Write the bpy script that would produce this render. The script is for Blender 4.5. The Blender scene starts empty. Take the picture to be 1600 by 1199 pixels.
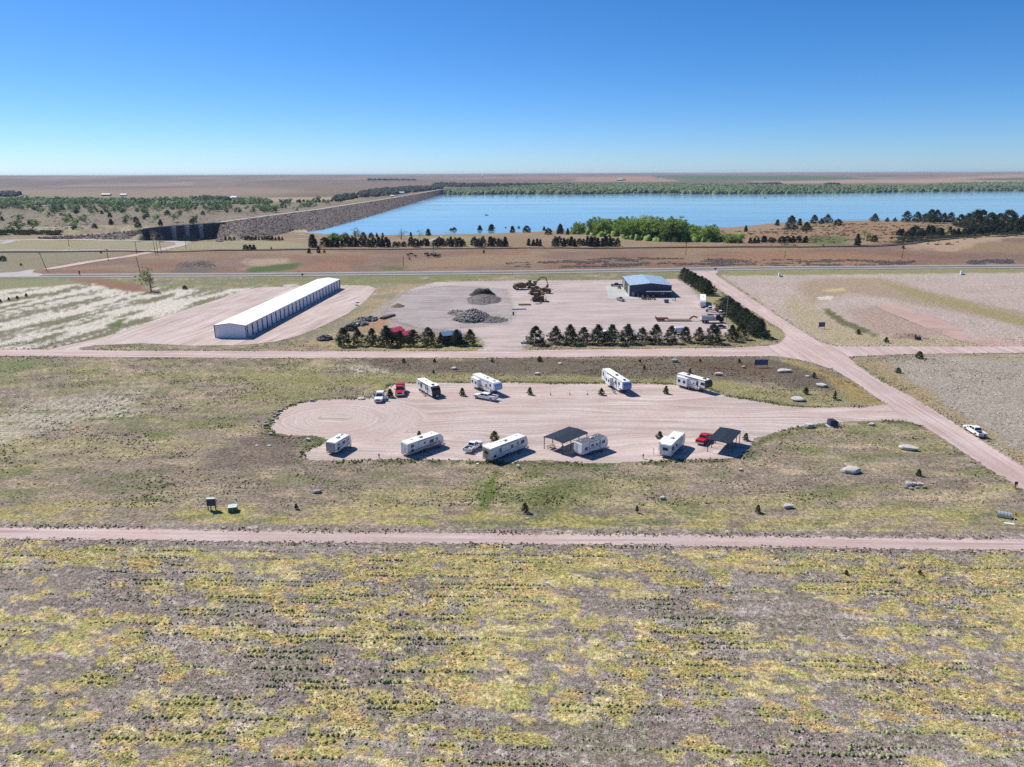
import bpy, bmesh, math, random
import numpy as np
from mathutils import Vector, Matrix, Euler

rad = math.radians
S = bpy.context.scene
COL = S.collection

# ------------------------------------------------------------------ camera
PW, PH, FPX = 1600.0, 1199.0, 1109.0
CAMH, PITCH, ROLL = 60.0, rad(16.45), rad(0.25)
cam_d = bpy.data.cameras.new('camera')
cam = bpy.data.objects.new('camera', cam_d)
COL.objects.link(cam)
cam_d.sensor_width = 36.0
cam_d.lens = 36.0 * FPX / PW
cam_d.clip_start = 0.5
cam_d.clip_end = 120000.0
F_ = Vector((0, math.cos(PITCH), -math.sin(PITCH)))
R0 = Vector((1, 0, 0))
U0 = R0.cross(F_)
R_ = R0 * math.cos(ROLL) - U0 * math.sin(ROLL)
U_ = U0 * math.cos(ROLL) + R0 * math.sin(ROLL)
M = Matrix(((R_.x, U_.x, -F_.x), (R_.y, U_.y, -F_.y), (R_.z, U_.z, -F_.z)))
cam.matrix_world = Matrix.Translation((0, 0, CAMH)) @ M.to_4x4()
S.camera = cam

# ------------------------------------------------------------------ sky, sun, exposure
SUN_EL = 48.0
SUN_AZ = math.degrees(math.atan2(-0.78, 0.62))      # compass-like angle from +Y, clockwise positive
world = bpy.data.worlds.new('World')
S.world = world
world.use_nodes = True
wn = world.node_tree
wn.nodes.clear()
w_out = wn.nodes.new('ShaderNodeOutputWorld')
w_bg = wn.nodes.new('ShaderNodeBackground')
w_sky = wn.nodes.new('ShaderNodeTexSky')
w_sky.sky_type = 'NISHITA'
w_sky.sun_disc = False
w_sky.sun_elevation = rad(SUN_EL)
w_sky.sun_rotation = rad(SUN_AZ)
w_sky.altitude = 300.0
w_sky.air_density = 0.7
w_sky.dust_density = 0.3
w_sky.ozone_density = 10.0
w_bg.inputs['Strength'].default_value = 0.106
w_hs = wn.nodes.new('ShaderNodeHueSaturation')
w_hs.inputs['Saturation'].default_value = 1.15
wn.links.new(w_sky.outputs[0], w_hs.inputs['Color'])
wn.links.new(w_hs.outputs[0], w_bg.inputs['Color'])
wn.links.new(w_bg.outputs[0], w_out.inputs['Surface'])
sun_d = bpy.data.lights.new('sun', 'SUN')
sun_d.energy = 5.0
sun_d.angle = rad(0.53)
sun_d.color = (1.0, 0.95, 0.87)
sun = bpy.data.objects.new('sun', sun_d)
COL.objects.link(sun)
ce, se = math.cos(rad(SUN_EL)), math.sin(rad(SUN_EL))
sdir = Vector((math.sin(rad(SUN_AZ)) * ce, math.cos(rad(SUN_AZ)) * ce, se))
sun.rotation_euler = sdir.to_track_quat('Z', 'Y').to_euler()
sun.location = sdir * 300
vs = S.view_settings
vs.view_transform = 'Standard'
vs.look = 'None'
vs.exposure = 0.30
vs.gamma = 1.0
vs.use_curve_mapping = False
S.render.engine = 'CYCLES'
S.cycles.use_denoising = False
S.cycles.max_bounces = 6
S.cycles.diffuse_bounces = 2
S.cycles.glossy_bounces = 3
S.cycles.transparent_max_bounces = 12
S.cycles.volume_bounces = 0

# ------------------------------------------------------------------ numpy noise
def _hash(ix, iy, seed):
    h = (ix.astype(np.int64) * 374761393 + iy.astype(np.int64) * 668265263 + seed * 974634777) & 0xFFFFFFFF
    h = ((h ^ (h >> 13)) * 1274126177) & 0xFFFFFFFF
    h = (h ^ (h >> 16)) & 0xFFFFFF
    return h / float(0xFFFFFF)

def vnoise(x, y, seed=0):
    x = np.asarray(x, dtype=np.float64); y = np.asarray(y, dtype=np.float64)
    ix, iy = np.floor(x), np.floor(y)
    fx, fy = x - ix, y - iy
    fx = fx * fx * (3 - 2 * fx); fy = fy * fy * (3 - 2 * fy)
    a = _hash(ix, iy, seed); b = _hash(ix + 1, iy, seed)
    c = _hash(ix, iy + 1, seed); d = _hash(ix + 1, iy + 1, seed)
    return (a * (1 - fx) + b * fx) * (1 - fy) + (c * (1 - fx) + d * fx) * fy

def fbm(x, y, octs=4, seed=0, gain=0.5):
    s = 0.0; a = 1.0; t = 0.0
    x = np.asarray(x, dtype=np.float64); y = np.asarray(y, dtype=np.float64)
    for o in range(octs):
        s = s + a * vnoise(x, y, seed + o * 17); t += a
        a *= gain; x = x * 2.03 + 11.3; y = y * 2.03 - 7.1
    return s / t

def sst(a, b, x):
    t = np.clip((x - a) / (b - a), 0, 1)
    return t * t * (3 - 2 * t)

def poly_sdf(x, y, poly):
    """signed distance, positive inside"""
    x = np.asarray(x, dtype=np.float64); y = np.asarray(y, dtype=np.float64)
    best = np.full(x.shape, 1e30); inside = np.zeros(x.shape, dtype=bool)
    n = len(poly)
    for i in range(n):
        x1, y1 = poly[i]; x2, y2 = poly[(i + 1) % n]
        dx, dy = x2 - x1, y2 - y1
        t = np.clip(((x - x1) * dx + (y - y1) * dy) / (dx * dx + dy * dy + 1e-12), 0, 1)
        d = (x - x1 - t * dx) ** 2 + (y - y1 - t * dy) ** 2
        best = np.minimum(best, d)
        c = ((y1 > y) != (y2 > y))
        with np.errstate(divide='ignore', invalid='ignore'):
            xi = (x2 - x1) * (y - y1) / (y2 - y1 + 1e-30) + x1
        inside ^= (c & (x < xi))
    d = np.sqrt(best)
    return np.where(inside, d, -d)

def line_dist(x, y, pts):
    x = np.asarray(x, dtype=np.float64); y = np.asarray(y, dtype=np.float64)
    best = np.full(x.shape, 1e30)
    for (x1, y1), (x2, y2) in zip(pts[:-1], pts[1:]):
        dx, dy = x2 - x1, y2 - y1
        t = np.clip(((x - x1) * dx + (y - y1) * dy) / (dx * dx + dy * dy + 1e-12), 0, 1)
        best = np.minimum(best, (x - x1 - t * dx) ** 2 + (y - y1 - t * dy) ** 2)
    return np.sqrt(best)

# ------------------------------------------------------------------ from photograph bearings to places on the land
def ray(px, py):
    return (F_ * FPX + R_ * (px - PW / 2) - U_ * (py - PH / 2)).normalized()

def on_plane(px, py, z=0.0):
    d = ray(px, py)
    t = (z - CAMH) / d.z if d.z < -1e-5 else 1e5
    return (d.x * t, d.y * t)

WATER_Z = -14.0
CREST_Z = 2.0
VALLEY_Z = -18.0
lake_px = [(478, 363.5), (520, 366.5), (560, 368), (640, 368), (700, 367.5), (760, 366), (810, 364), (850, 362), (880, 361), (930, 361),
           (1000, 361), (1100, 358), (1150, 355), (1180, 352), (1210, 349), (1260, 347.5), (1300, 346.5), (1350, 346), (1380, 346), (1500, 344), (1620, 343), (1900, 339), (2600, 328),
           (3600, 300), (2600, 292.5), (2000, 296), (1600, 297.6), (1450, 299.3), (1300, 300.5), (1250, 301.8), (1200, 302), (1100, 302.5), (1050, 303.2), (1010, 301.6), (900, 303.2),
           (860, 302.4), (800, 303.4), (740, 304.6), (705, 304.2), (688, 302.5), (684, 305.5), (650, 315), (600, 330), (545, 345.5), (505, 356)]
lake = [on_plane(a, b, WATER_Z) for a, b in lake_px]
crest_px = [(345, 347.5), (400, 340), (500, 327.5), (600, 312), (650, 303.5), (684, 297.5), (694, 296)]
crest = [on_plane(a, b, CREST_Z) for a, b in crest_px]
valley_px = [(-1200, 375), (-300, 372), (0, 370), (150, 366), (250, 362), (342, 352), (420, 342), (520, 329), (610, 315), (650, 306), (640, 297), (560, 294), (420, 290), (200, 290), (0, 291), (-500, 294), (-1500, 310)]
valley = [on_plane(a, b, VALLEY_Z) for a, b in valley_px]
hill_c = on_plane(1560, 384, 0)
basin = [on_plane(a, b, 0) for a, b in [(216, 375.6), (262, 375.9), (346, 376.8)]] + [on_plane(a, b, 1.5) for a, b in [(362, 352), (352, 347), (224, 357)]]

def terrain(x, y):
    x = np.asarray(x, dtype=np.float64); y = np.asarray(y, dtype=np.float64)
    r = np.sqrt(x * x + y * y)
    h = np.zeros(x.shape)
    # broad plain, rising far away to rolling tableland
    far = sst(3000, 16000, r)
    h = far * (22 + 64 * fbm(x / 4800, y / 4800, 4, 5))
    h = h + sst(3300, 6000, r) * (58 * (fbm(x / 1300, y / 900, 4, 9) - 0.5)) * (1 - sst(9000, 16000, r))
    # gentle swells beyond the highway
    h = h + sst(470, 560, y) * (1 - sst(1000, 1500, r)) * 3.0 * (fbm(x / 90, y / 90, 3, 21) - 0.5)
    # hill at the right with the railway cutting
    hx, hy = hill_c
    d2 = ((x - hx) / 150) ** 2 + ((y - hy) / 55) ** 2
    h = h + 5.5 * np.exp(-d2)
    m = (y > 560) & (r < 9000)
    if m.any():
        xm, ym = x[m], y[m]
        hm = h[m]
        ld = poly_sdf(xm, ym, lake)
        near_shore = ym < 2100
        wdt = np.where(near_shore, 260.0, 1100.0)
        base = np.where(near_shore, hm, -7.5 + 0 * hm)
        k = np.clip(-ld / wdt, 0, 1)
        land = WATER_Z + 0.4 + (base - WATER_Z - 0.4) * np.power(k, 0.75)
        out = np.where(ld > 0, WATER_Z - 0.5 - np.clip(ld * 0.05, 0, 8), land)
        q = np.where(near_shore, 1.0, 1 - sst(1100, 4800, -ld))
        out = out * q + hm * (1 - q)
        vd = poly_sdf(xm, ym, valley)
        vk = sst(-110, 25, vd)
        vk = np.where(ym > 1900, sst(-900, 25, vd), vk)
        out = np.where(ld > -4, out, out * (1 - vk) + (VALLEY_Z + 2.0 * (fbm(xm / 120, ym / 120, 3, 31) - .5)) * vk)
        bd = poly_sdf(xm, ym, basin)
        out = np.where(bd > -40, out * (1 - sst(-1, 3, bd)) + (-16.5) * sst(-1, 3, bd), out)
        h[m] = out
    return h

def tz(x, y):
    return float(terrain(np.array([x]), np.array([y]))[0])

def at(px, py):
    """the place on the land under a bearing of the photograph"""
    z = 0.0
    for i in range(40):
        x, y = on_plane(px, py, z)
        z2 = tz(x, y)
        if abs(z2 - z) < 0.02: break
        z = z * 0.5 + z2 * 0.5
    x, y = on_plane(px, py, z)
    return (x, y, tz(x, y))

def flat(px, py, z=0.0):
    return on_plane(px, py, z)

def P(pts, z=0.0):
    return [on_plane(a, b, z) for a, b in pts]

def PT(pts):
    return [at(a, b)[:2] for a, b in pts]

# ------------------------------------------------------------------ material helpers
MATS = {}
def new_mat(name):
    m = bpy.data.materials.new(name); m.use_nodes = True
    nt = m.node_tree; nt.nodes.clear()
    o = nt.nodes.new('ShaderNodeOutputMaterial')
    b = nt.nodes.new('ShaderNodeBsdfPrincipled')
    nt.links.new(b.outputs[0], o.inputs[0])
    MATS[name] = m
    return m, nt, b, o

def N(nt, t, **kw):
    n = nt.nodes.new(t)
    for k, v in kw.items():
        if hasattr(n, k): setattr(n, k, v)
        else: n.inputs[k.replace('_', ' ')].default_value = v
    return n

def mth(nt, op, a, b=None, c=None, clamp=False):
    n = nt.nodes.new('ShaderNodeMath'); n.operation = op; n.use_clamp = clamp
    for i, v in enumerate((a, b, c)):
        if v is None: continue
        if isinstance(v, (int, float)): n.inputs[i].default_value = v
        else: nt.links.new(v, n.inputs[i])
    return n.outputs[0]

def mixc(nt, fac, a, b, mode='MIX'):
    n = nt.nodes.new('ShaderNodeMix'); n.data_type = 'RGBA'; n.blend_type = mode
    if isinstance(fac, (int, float)): n.inputs[0].default_value = fac
    else: nt.links.new(fac, n.inputs[0])
    for i, v in ((6, a), (7, b)):
        if isinstance(v, tuple): n.inputs[i].default_value = v if len(v) == 4 else v + (1,)
        else: nt.links.new(v, n.inputs[i])
    return n.outputs[2]

def noise_node(nt, vec, scale, detail=3, rough=0.55, dist=0.0):
    n = nt.nodes.new('ShaderNodeTexNoise')
    n.inputs['Scale'].default_value = scale; n.inputs['Detail'].default_value = detail
    n.inputs['Roughness'].default_value = rough; n.inputs['Distortion'].default_value = dist
    if vec is not None: nt.links.new(vec, n.inputs['Vector'])
    return n.outputs['Fac']

def mapr(nt, v, a, b, c=0.0, d=1.0):
    n = nt.nodes.new('ShaderNodeMapRange'); n.clamp = True
    nt.links.new(v, n.inputs[0])
    for i, q in enumerate((a, b, c, d)): n.inputs[i + 1].default_value = q
    return n.outputs[0]

def paint(name, col, rough=0.45, metal=0.0, var=0.08, scale=1.5, dirt=0.0, dirtcol=(0.30, 0.24, 0.20), spec=0.5):
    """painted metal / plastic with slight mottling and dust"""
    if name in MATS: return MATS[name]
    m, nt, b, o = new_mat(name)
    tc = nt.nodes.new('ShaderNodeTexCoord')
    f = noise_node(nt, tc.outputs['Object'], scale, 4)
    f2 = mapr(nt, f, 0.3, 0.7, 1 - var, 1 + var)
    c = mixc(nt, 1.0, tuple(col), f2, 'MULTIPLY')
    if dirt > 0:
        g = noise_node(nt, tc.outputs['Object'], scale * 3.1, 5, 0.7)
        g2 = mapr(nt, g, 0.45, 0.8, 0.0, dirt)
        c = mixc(nt, g2, c, tuple(dirtcol))
    nt.links.new(c, b.inputs['Base Color'])
    b.inputs['Roughness'].default_value = rough
    b.inputs['Metallic'].default_value = metal
    b.inputs['Specular IOR Level'].default_value = spec
    return m

def glassy(name='dark_glass', col=(0.015, 0.018, 0.022)):
    if name in MATS: return MATS[name]
    m, nt, b, o = new_mat(name)
    tc = nt.nodes.new('ShaderNodeTexCoord')
    f = noise_node(nt, tc.outputs['Object'], 2.0, 2)
    c = mixc(nt, f, tuple(col), tuple(min(1, v * 2.2) for v in col))
    nt.links.new(c, b.inputs['Base Color'])
    b.inputs['Roughness'].default_value = 0.06
    return m

# ------------------------------------------------------------------ mesh helpers
def link(o, parent=None):
    COL.objects.link(o)
    if parent is not None: o.parent = parent
    return o

def tag(o, label=None, cat=None, group=None, kind=None):
    if label: o['label'] = label
    if cat: o['category'] = cat
    if group: o['group'] = group
    if kind: o['kind'] = kind
    return o

def empty(name, loc, rz=0.0, label=None, cat=None, group=None):
    o = bpy.data.objects.new(name, None)
    o.empty_display_size = 0.3
    o.location = loc; o.rotation_euler = (0, 0, rz)
    link(o)
    return tag(o, label, cat, group)

class MB:
    def __init__(s): s.v = []; s.f = []; s.mi = []; s.cur = 0
    def add(s, vs, fs):
        n = len(s.v)
        s.v += [tuple(p) for p in vs]
        s.f += [tuple(i + n for i in f) for f in fs]
        s.mi += [s.cur] * len(fs)
        return s
    def box(s, c, d, rz=0.0, taper=1.0, tapery=None):
        x, y, z = d[0] / 2, d[1] / 2, d[2] / 2
        ty = taper if tapery is None else tapery
        pts = [(-x, -y, -z), (x, -y, -z), (x, y, -z), (-x, y, -z), (-x * taper, -y * ty, z), (x * taper, -y * ty, z), (x * taper, y * ty, z), (-x * taper, y * ty, z)]
        cr, sr = math.cos(rz), math.sin(rz)
        pts = [(c[0] + p[0] * cr - p[1] * sr, c[1] + p[0] * sr + p[1] * cr, c[2] + p[2]) for p in pts]
        return s.add(pts, [(3, 2, 1, 0), (4, 5, 6, 7), (0, 1, 5, 4), (1, 2, 6, 5), (2, 3, 7, 6), (3, 0, 4, 7)])
    def bar(s, a, b, w, n=4, w2=None):
        """straight bar / tapered cylinder from a to b"""
        a = Vector(a); b = Vector(b); d = (b - a)
        if d.length < 1e-6: return s
        d.normalize()
        up = Vector((0, 0, 1)) if abs(d.z) < 0.95 else Vector((1, 0, 0))
        u = d.cross(up).normalized(); v = d.cross(u).normalized()
        w2 = w if w2 is None else w2
        off = math.pi / 4 if n == 4 else 0
        k = math.sqrt(2) if n == 4 else 1
        p = []
        for c, r in ((a, w), (b, w2)):
            for i in range(n):
                t = off + 2 * math.pi * i / n
                p.append(c + (u * math.cos(t) + v * math.sin(t)) * (r / 2 * k))
        fs = [tuple(range(n - 1, -1, -1)), tuple(range(n, 2 * n))]
        fs += [(i, (i + 1) % n, n + (i + 1) % n, n + i) for i in range(n)]
        return s.add(p, fs)
    def prism(s, prof, y0, y1, axis='y', prof2=None):
        """profile (x,z) extruded along y (or profile (y,z) along x)"""
        n = len(prof); q = prof2 or prof
        if axis == 'y': p = [(a, y0, b) for a, b in prof] + [(a, y1, b) for a, b in q]
        elif axis == 'x': p = [(y0, a, b) for a, b in prof] + [(y1, a, b) for a, b in q]
        else: p = [(a, b, y0) for a, b in prof] + [(a, b, y1) for a, b in q]
        fs = [tuple(range(n)), tuple(range(2 * n - 1, n - 1, -1))]
        fs += [(i, i + n, (i + 1) % n + n, (i + 1) % n) for i in range(n)]
        return s.add(p, fs)
    def build(s, name, mat, parent=None, loc=None, rz=None, bevel=0.0, smooth=False, seg=1, fixn=True):
        me = bpy.data.meshes.new(name)
        me.from_pydata(s.v, [], s.f)
        mats = mat if isinstance(mat, (list, tuple)) else [mat]
        for m in mats: me.materials.append(m)
        if len(mats) > 1: me.polygons.foreach_set('material_index', s.mi)
        if fixn or bevel:
            bm = bmesh.new(); bm.from_mesh(me)
            if fixn: bmesh.ops.recalc_face_normals(bm, faces=bm.faces)
            if bevel > 0:
                ed = [e for e in bm.edges if len(e.link_faces) == 2 and e.calc_face_angle(0) > 0.5]
                bmesh.ops.bevel(bm, geom=ed, offset=bevel, segments=seg, affect='EDGES', profile=0.6)
            bm.to_mesh(me); bm.free()
        if smooth: me.polygons.foreach_set('use_smooth', [True] * len(me.polygons))
        me.update()
        o = bpy.data.objects.new(name, me)
        if loc is not None: o.location = loc
        if rz is not None: o.rotation_euler = (0, 0, rz)
        return link(o, parent)

def np_mesh(name, V, Fq, mat=None, parent=None, attrs=None, cols=None, smooth=False):
    """fast mesh from numpy arrays (faces all quads or all tris)"""
    me = bpy.data.meshes.new(name)
    V = np.asarray(V, dtype=np.float32); Fq = np.asarray(Fq, dtype=np.int32)
    nf, k = Fq.shape
    me.vertices.add(len(V)); me.vertices.foreach_set('co', V.ravel())
    me.loops.add(nf * k); me.loops.foreach_set('vertex_index', Fq.ravel())
    me.polygons.add(nf)
    me.polygons.foreach_set('loop_start', np.arange(0, nf * k, k, dtype=np.int32))
    me.polygons.foreach_set('loop_total', np.full(nf, k, dtype=np.int32))
    if smooth: me.polygons.foreach_set('use_smooth', np.ones(nf, dtype=bool))
    me.update(calc_edges=True)
    if mat is not None: me.materials.append(mat)
    for nm, arr in (attrs or {}).items():
        a = me.attributes.new(nm, 'FLOAT', 'POINT'); a.data.foreach_set('value', np.asarray(arr, dtype=np.float32))
    for nm, arr in (cols or {}).items():
        a = me.attributes.new(nm, 'FLOAT_COLOR', 'POINT')
        rgba = np.ones((len(V), 4), dtype=np.float32); rgba[:, :3] = arr
        a.data.foreach_set('color', rgba.ravel())
    o = bpy.data.objects.new(name, me)
    return link(o, parent)
# ------------------------------------------------------------------ colours of the land
KALB = 1.42
def A(r, g, b):
    """albedo whose sunlit surface shows roughly the given display colour"""
    def f(c):
        c = c / 255.0
        c = c / 12.92 if c < 0.04045 else ((c + 0.055) / 1.055) ** 2.4
        return c / KALB
    return np.array([f(r), f(g), f(b)])

near_top = P([(-400, 822), (0, 825.5), (130, 824.5), (335, 829), (500, 831), (700, 833), (1000, 836), (1300, 840), (1600, 843), (2200, 850)])
near_bot = P([(2200, 876), (1600, 862), (1440, 859.5), (1300, 857), (1000, 852), (500, 848), (250, 845), (0, 842), (-400, 837)])
near_road = near_top + near_bot
a_, b_ = near_bot[1], near_bot[-2]
rowdir = Vector((a_[0] - b_[0], a_[1] - b_[1])).normalized()
rown = Vector((-rowdir.y, rowdir.x))

def rowc(x, y):
    return x * rowdir.x + y * rowdir.y, x * rown.x + y * rown.y

camp_lot = P([(424, 670), (428, 657), (440, 642), (467, 631), (500, 625), (550, 624.5), (584, 622), (602, 613), (612, 601.5), (650, 599), (700, 598.5), (750, 599.5), (800, 598),
              (862, 600), (932, 600), (975, 599), (1020, 600), (1060, 602), (1095, 606), (1115, 612), (1135, 620), (1175, 626), (1200, 630), (1225, 635), (1275, 637.5), (1350, 636.5), (1386, 632),
              (1430, 640), (1440, 664), (1417, 659), (1390, 657), (1335, 659), (1290, 661), (1245, 667.5), (1200, 680), (1178, 686), (1170, 700), (1162, 712), (1140, 717), (1060, 719), (960, 724),
              (905, 724), (850, 719), (800, 722), (740, 720), (620, 718), (515, 720.5), (480, 719), (474, 711), (484, 701), (505, 695), (512, 687), (497, 682), (450, 680.5), (428, 676)])
diag_l = [(1060, 419.5), (1077, 424.5), (1095, 433), (1115, 447), (1150, 470), (1200, 502.5), (1222, 516), (1228, 525), (1215, 537.5), (1200, 541)]
diag_road = P([(1068, 420), (1078, 424.5), (1095, 433), (1115, 447), (1150, 470.5), (1200, 502.5), (1222, 516), (1228, 526), (1217, 536.5), (1200, 541), (1190, 548), (1200, 556), (1232, 559), (1265, 566), (1300, 577),
               (1335, 597), (1362, 617), (1386, 631.5), (1400, 645), (1417, 657), (1440, 665), (1475, 687), (1525, 720), (1575, 752), (1620, 780), (1700, 832), (1800, 905), (1960, 905), (1700, 782), (1600, 730),
               (1525, 683), (1475, 651), (1425, 620.5), (1375, 595), (1340, 571), (1326, 557.5), (1425, 553.5), (1600, 552), (2100, 555), (2100, 543), (1600, 541.5), (1305, 541.5), (1287, 536), (1262, 523), (1225, 500),
               (1200, 483), (1150, 450.5), (1118, 429), (1122, 424.5), (1130, 420)])
mid_road = P([(-400, 546), (0, 547), (72, 546.5), (200, 548), (400, 549), (560, 549), (740, 549), (900, 546.5), (1050, 545), (1150, 543.5), (1205, 540), (1215, 548), (1205, 557), (1100, 557.5), (950, 557.5),
              (800, 559.5), (600, 559.5), (400, 559.5), (200, 558.5), (0, 556.5), (-400, 556)])
storage_lot = P([(72, 549), (78, 546), (120, 536), (150, 530), (200, 516), (250, 497), (300, 481), (337, 469), (384, 453), (405, 449.5), (461, 448), (540, 446), (575, 446.5), (588, 451), (573, 469),
                 (544, 490), (506, 509), (469, 524), (431, 534), (384, 539), (300, 540.5), (225, 536.8), (150, 539.5), (122, 544), (128, 547.5), (128, 550)])
yard = P([(741, 550), (752, 545), (756, 538), (748, 529), (735, 522), (700, 517), (655, 513), (625, 505), (600, 492), (612, 474), (640, 452), (680, 441), (800, 438.5), (945, 438), (1058, 436), (1078, 446),
          (1098, 470), (1122, 480), (1130, 500), (1148, 517), (1130, 524), (1090, 526), (1060, 531), (1000, 531), (900, 532), (840, 534), (818, 541), (822, 547), (830, 550)])
hwy_c = P([(-1500, 446), (-300, 436), (0, 431.5), (400, 429.6), (800, 425.8), (1100, 420.9), (1200, 419.2), (1600, 416.6), (2400, 411), (4000, 395)])
pad_road_px = [(-60, 380), (0, 377), (60, 374.5), (140, 374.8), (200, 376), (262, 377), (282, 379), (284, 383), (262, 388), (228, 396), (200, 401), (150, 408), (80, 420), (40, 428), (0, 430)]
east_track = P([(1365, 478), (1385, 474.5), (1420, 480), (1460, 495), (1500, 512), (1540, 523), (1600, 538), (1600, 542), (1545, 542), (1500, 533), (1440, 510), (1400, 493)])

def edge(x, y, poly, soft, warp, wl, seed):
    g = soft + warp + 1
    px_ = [p[0] for p in poly]; py_ = [p[1] for p in poly]
    m = (x > min(px_) - g) & (x < max(px_) + g) & (y > min(py_) - g) & (y < max(py_) + g)
    out = np.zeros(x.shape)
    if m.any():
        xm, ym = x[m], y[m]
        d = poly_sdf(xm, ym, poly)
        if warp: d = d + (fbm(xm / wl, ym / wl, 3, seed) - 0.5) * 2 * warp
        out[m] = sst(-soft, soft, d)
    return out

def _make_blobs():
    rs = np.random.RandomState(77)
    out = []
    v0 = vfar = near_bot[4][0] * rown.x + near_bot[4][1] * rown.y
    pal = [A(186, 175, 120), A(198, 182, 126), A(202, 178, 130), A(210, 196, 154), A(174, 168, 114), A(190, 178, 122)]
    for k in range(2500):
        vv = v0 - 1.5 - 58 * rs.rand()
        uu = (rs.rand() * 2 - 1) * 105
        dens = fbm(np.array([uu / 34.0]), np.array([vv / 15.0]), 3, 211)[0] + 0.10 * (uu * rowdir.x < -10)
        if rs.rand() > 0.12 + 0.88 * sst(0.33, 0.60, dens): continue
        n = 1 + int(rs.rand() ** 2 * 6); c = pal[rs.randint(6)]
        for t in range(n):
            q = pal[rs.randint(6)] if rs.rand() < .4 else c
            out.append((uu, vv, 0.5 + 1.5 * rs.rand() ** 1.4, 0.30 + 0.75 * rs.rand() ** 1.4, q, 0.72 + 0.26 * rs.rand(), rs.rand() * 100))
            uu += (rs.rand() - .4) * 3.2; vv += (rs.rand() - .5) * 1.9
    for k in range(330):
        uu = (rs.rand() * 2 - 1) * 105; side = uu * (1 if rowdir.x > 0 else -1)
        if side > 5 and rs.rand() > .35: continue
        out.append((uu, v0 - 3.5 - 6.5 * rs.rand(), 0.9 + 2.2 * rs.rand(), 0.4 + 0.6 * rs.rand(), pal[rs.randint(6)], 0.7 + 0.25 * rs.rand(), 0))
    return out
BLOBS = None
def grass_blobs(u, v, m):
    global BLOBS
    if BLOBS is None: BLOBS = _make_blobs()
    op = np.zeros(u.shape); col = np.zeros((len(u), 3))
    idx = np.where(m)[0]; order = np.argsort(v[idx]); idx = idx[order]; vs_ = v[idx]
    wig = (fbm(u / 0.8, v / 0.45, 3, 231) - .5) * 0.9; st_ = 0.76 + 0.48 * fbm(u / 1.3, v / 0.22, 3, 233)
    for (bu, bv, ru, rv, c, o_, sd) in BLOBS:
        a, b = np.searchsorted(vs_, [bv - rv * 1.8, bv + rv * 1.8])
        if a >= b: continue
        i = idx[a:b]; du = (u[i] - bu); k = np.abs(du) < ru * 1.9; i = i[k]
        if not len(i): continue
        du = (u[i] - bu) / ru; dv = (v[i] - bv) / rv
        w = (1 - sst(0.75, 1.2, np.sqrt((du + .3 * dv) ** 2 + dv ** 2) + wig[i])) * o_
        col[i] = col[i] * (1 - w)[:, None] + (c[None] * st_[i][:, None]) * w[:, None]
        op[i] = op[i] + w - op[i] * w
    k = op > 1e-3; col[k] /= op[k][:, None]
    return (op, col), None

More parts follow.
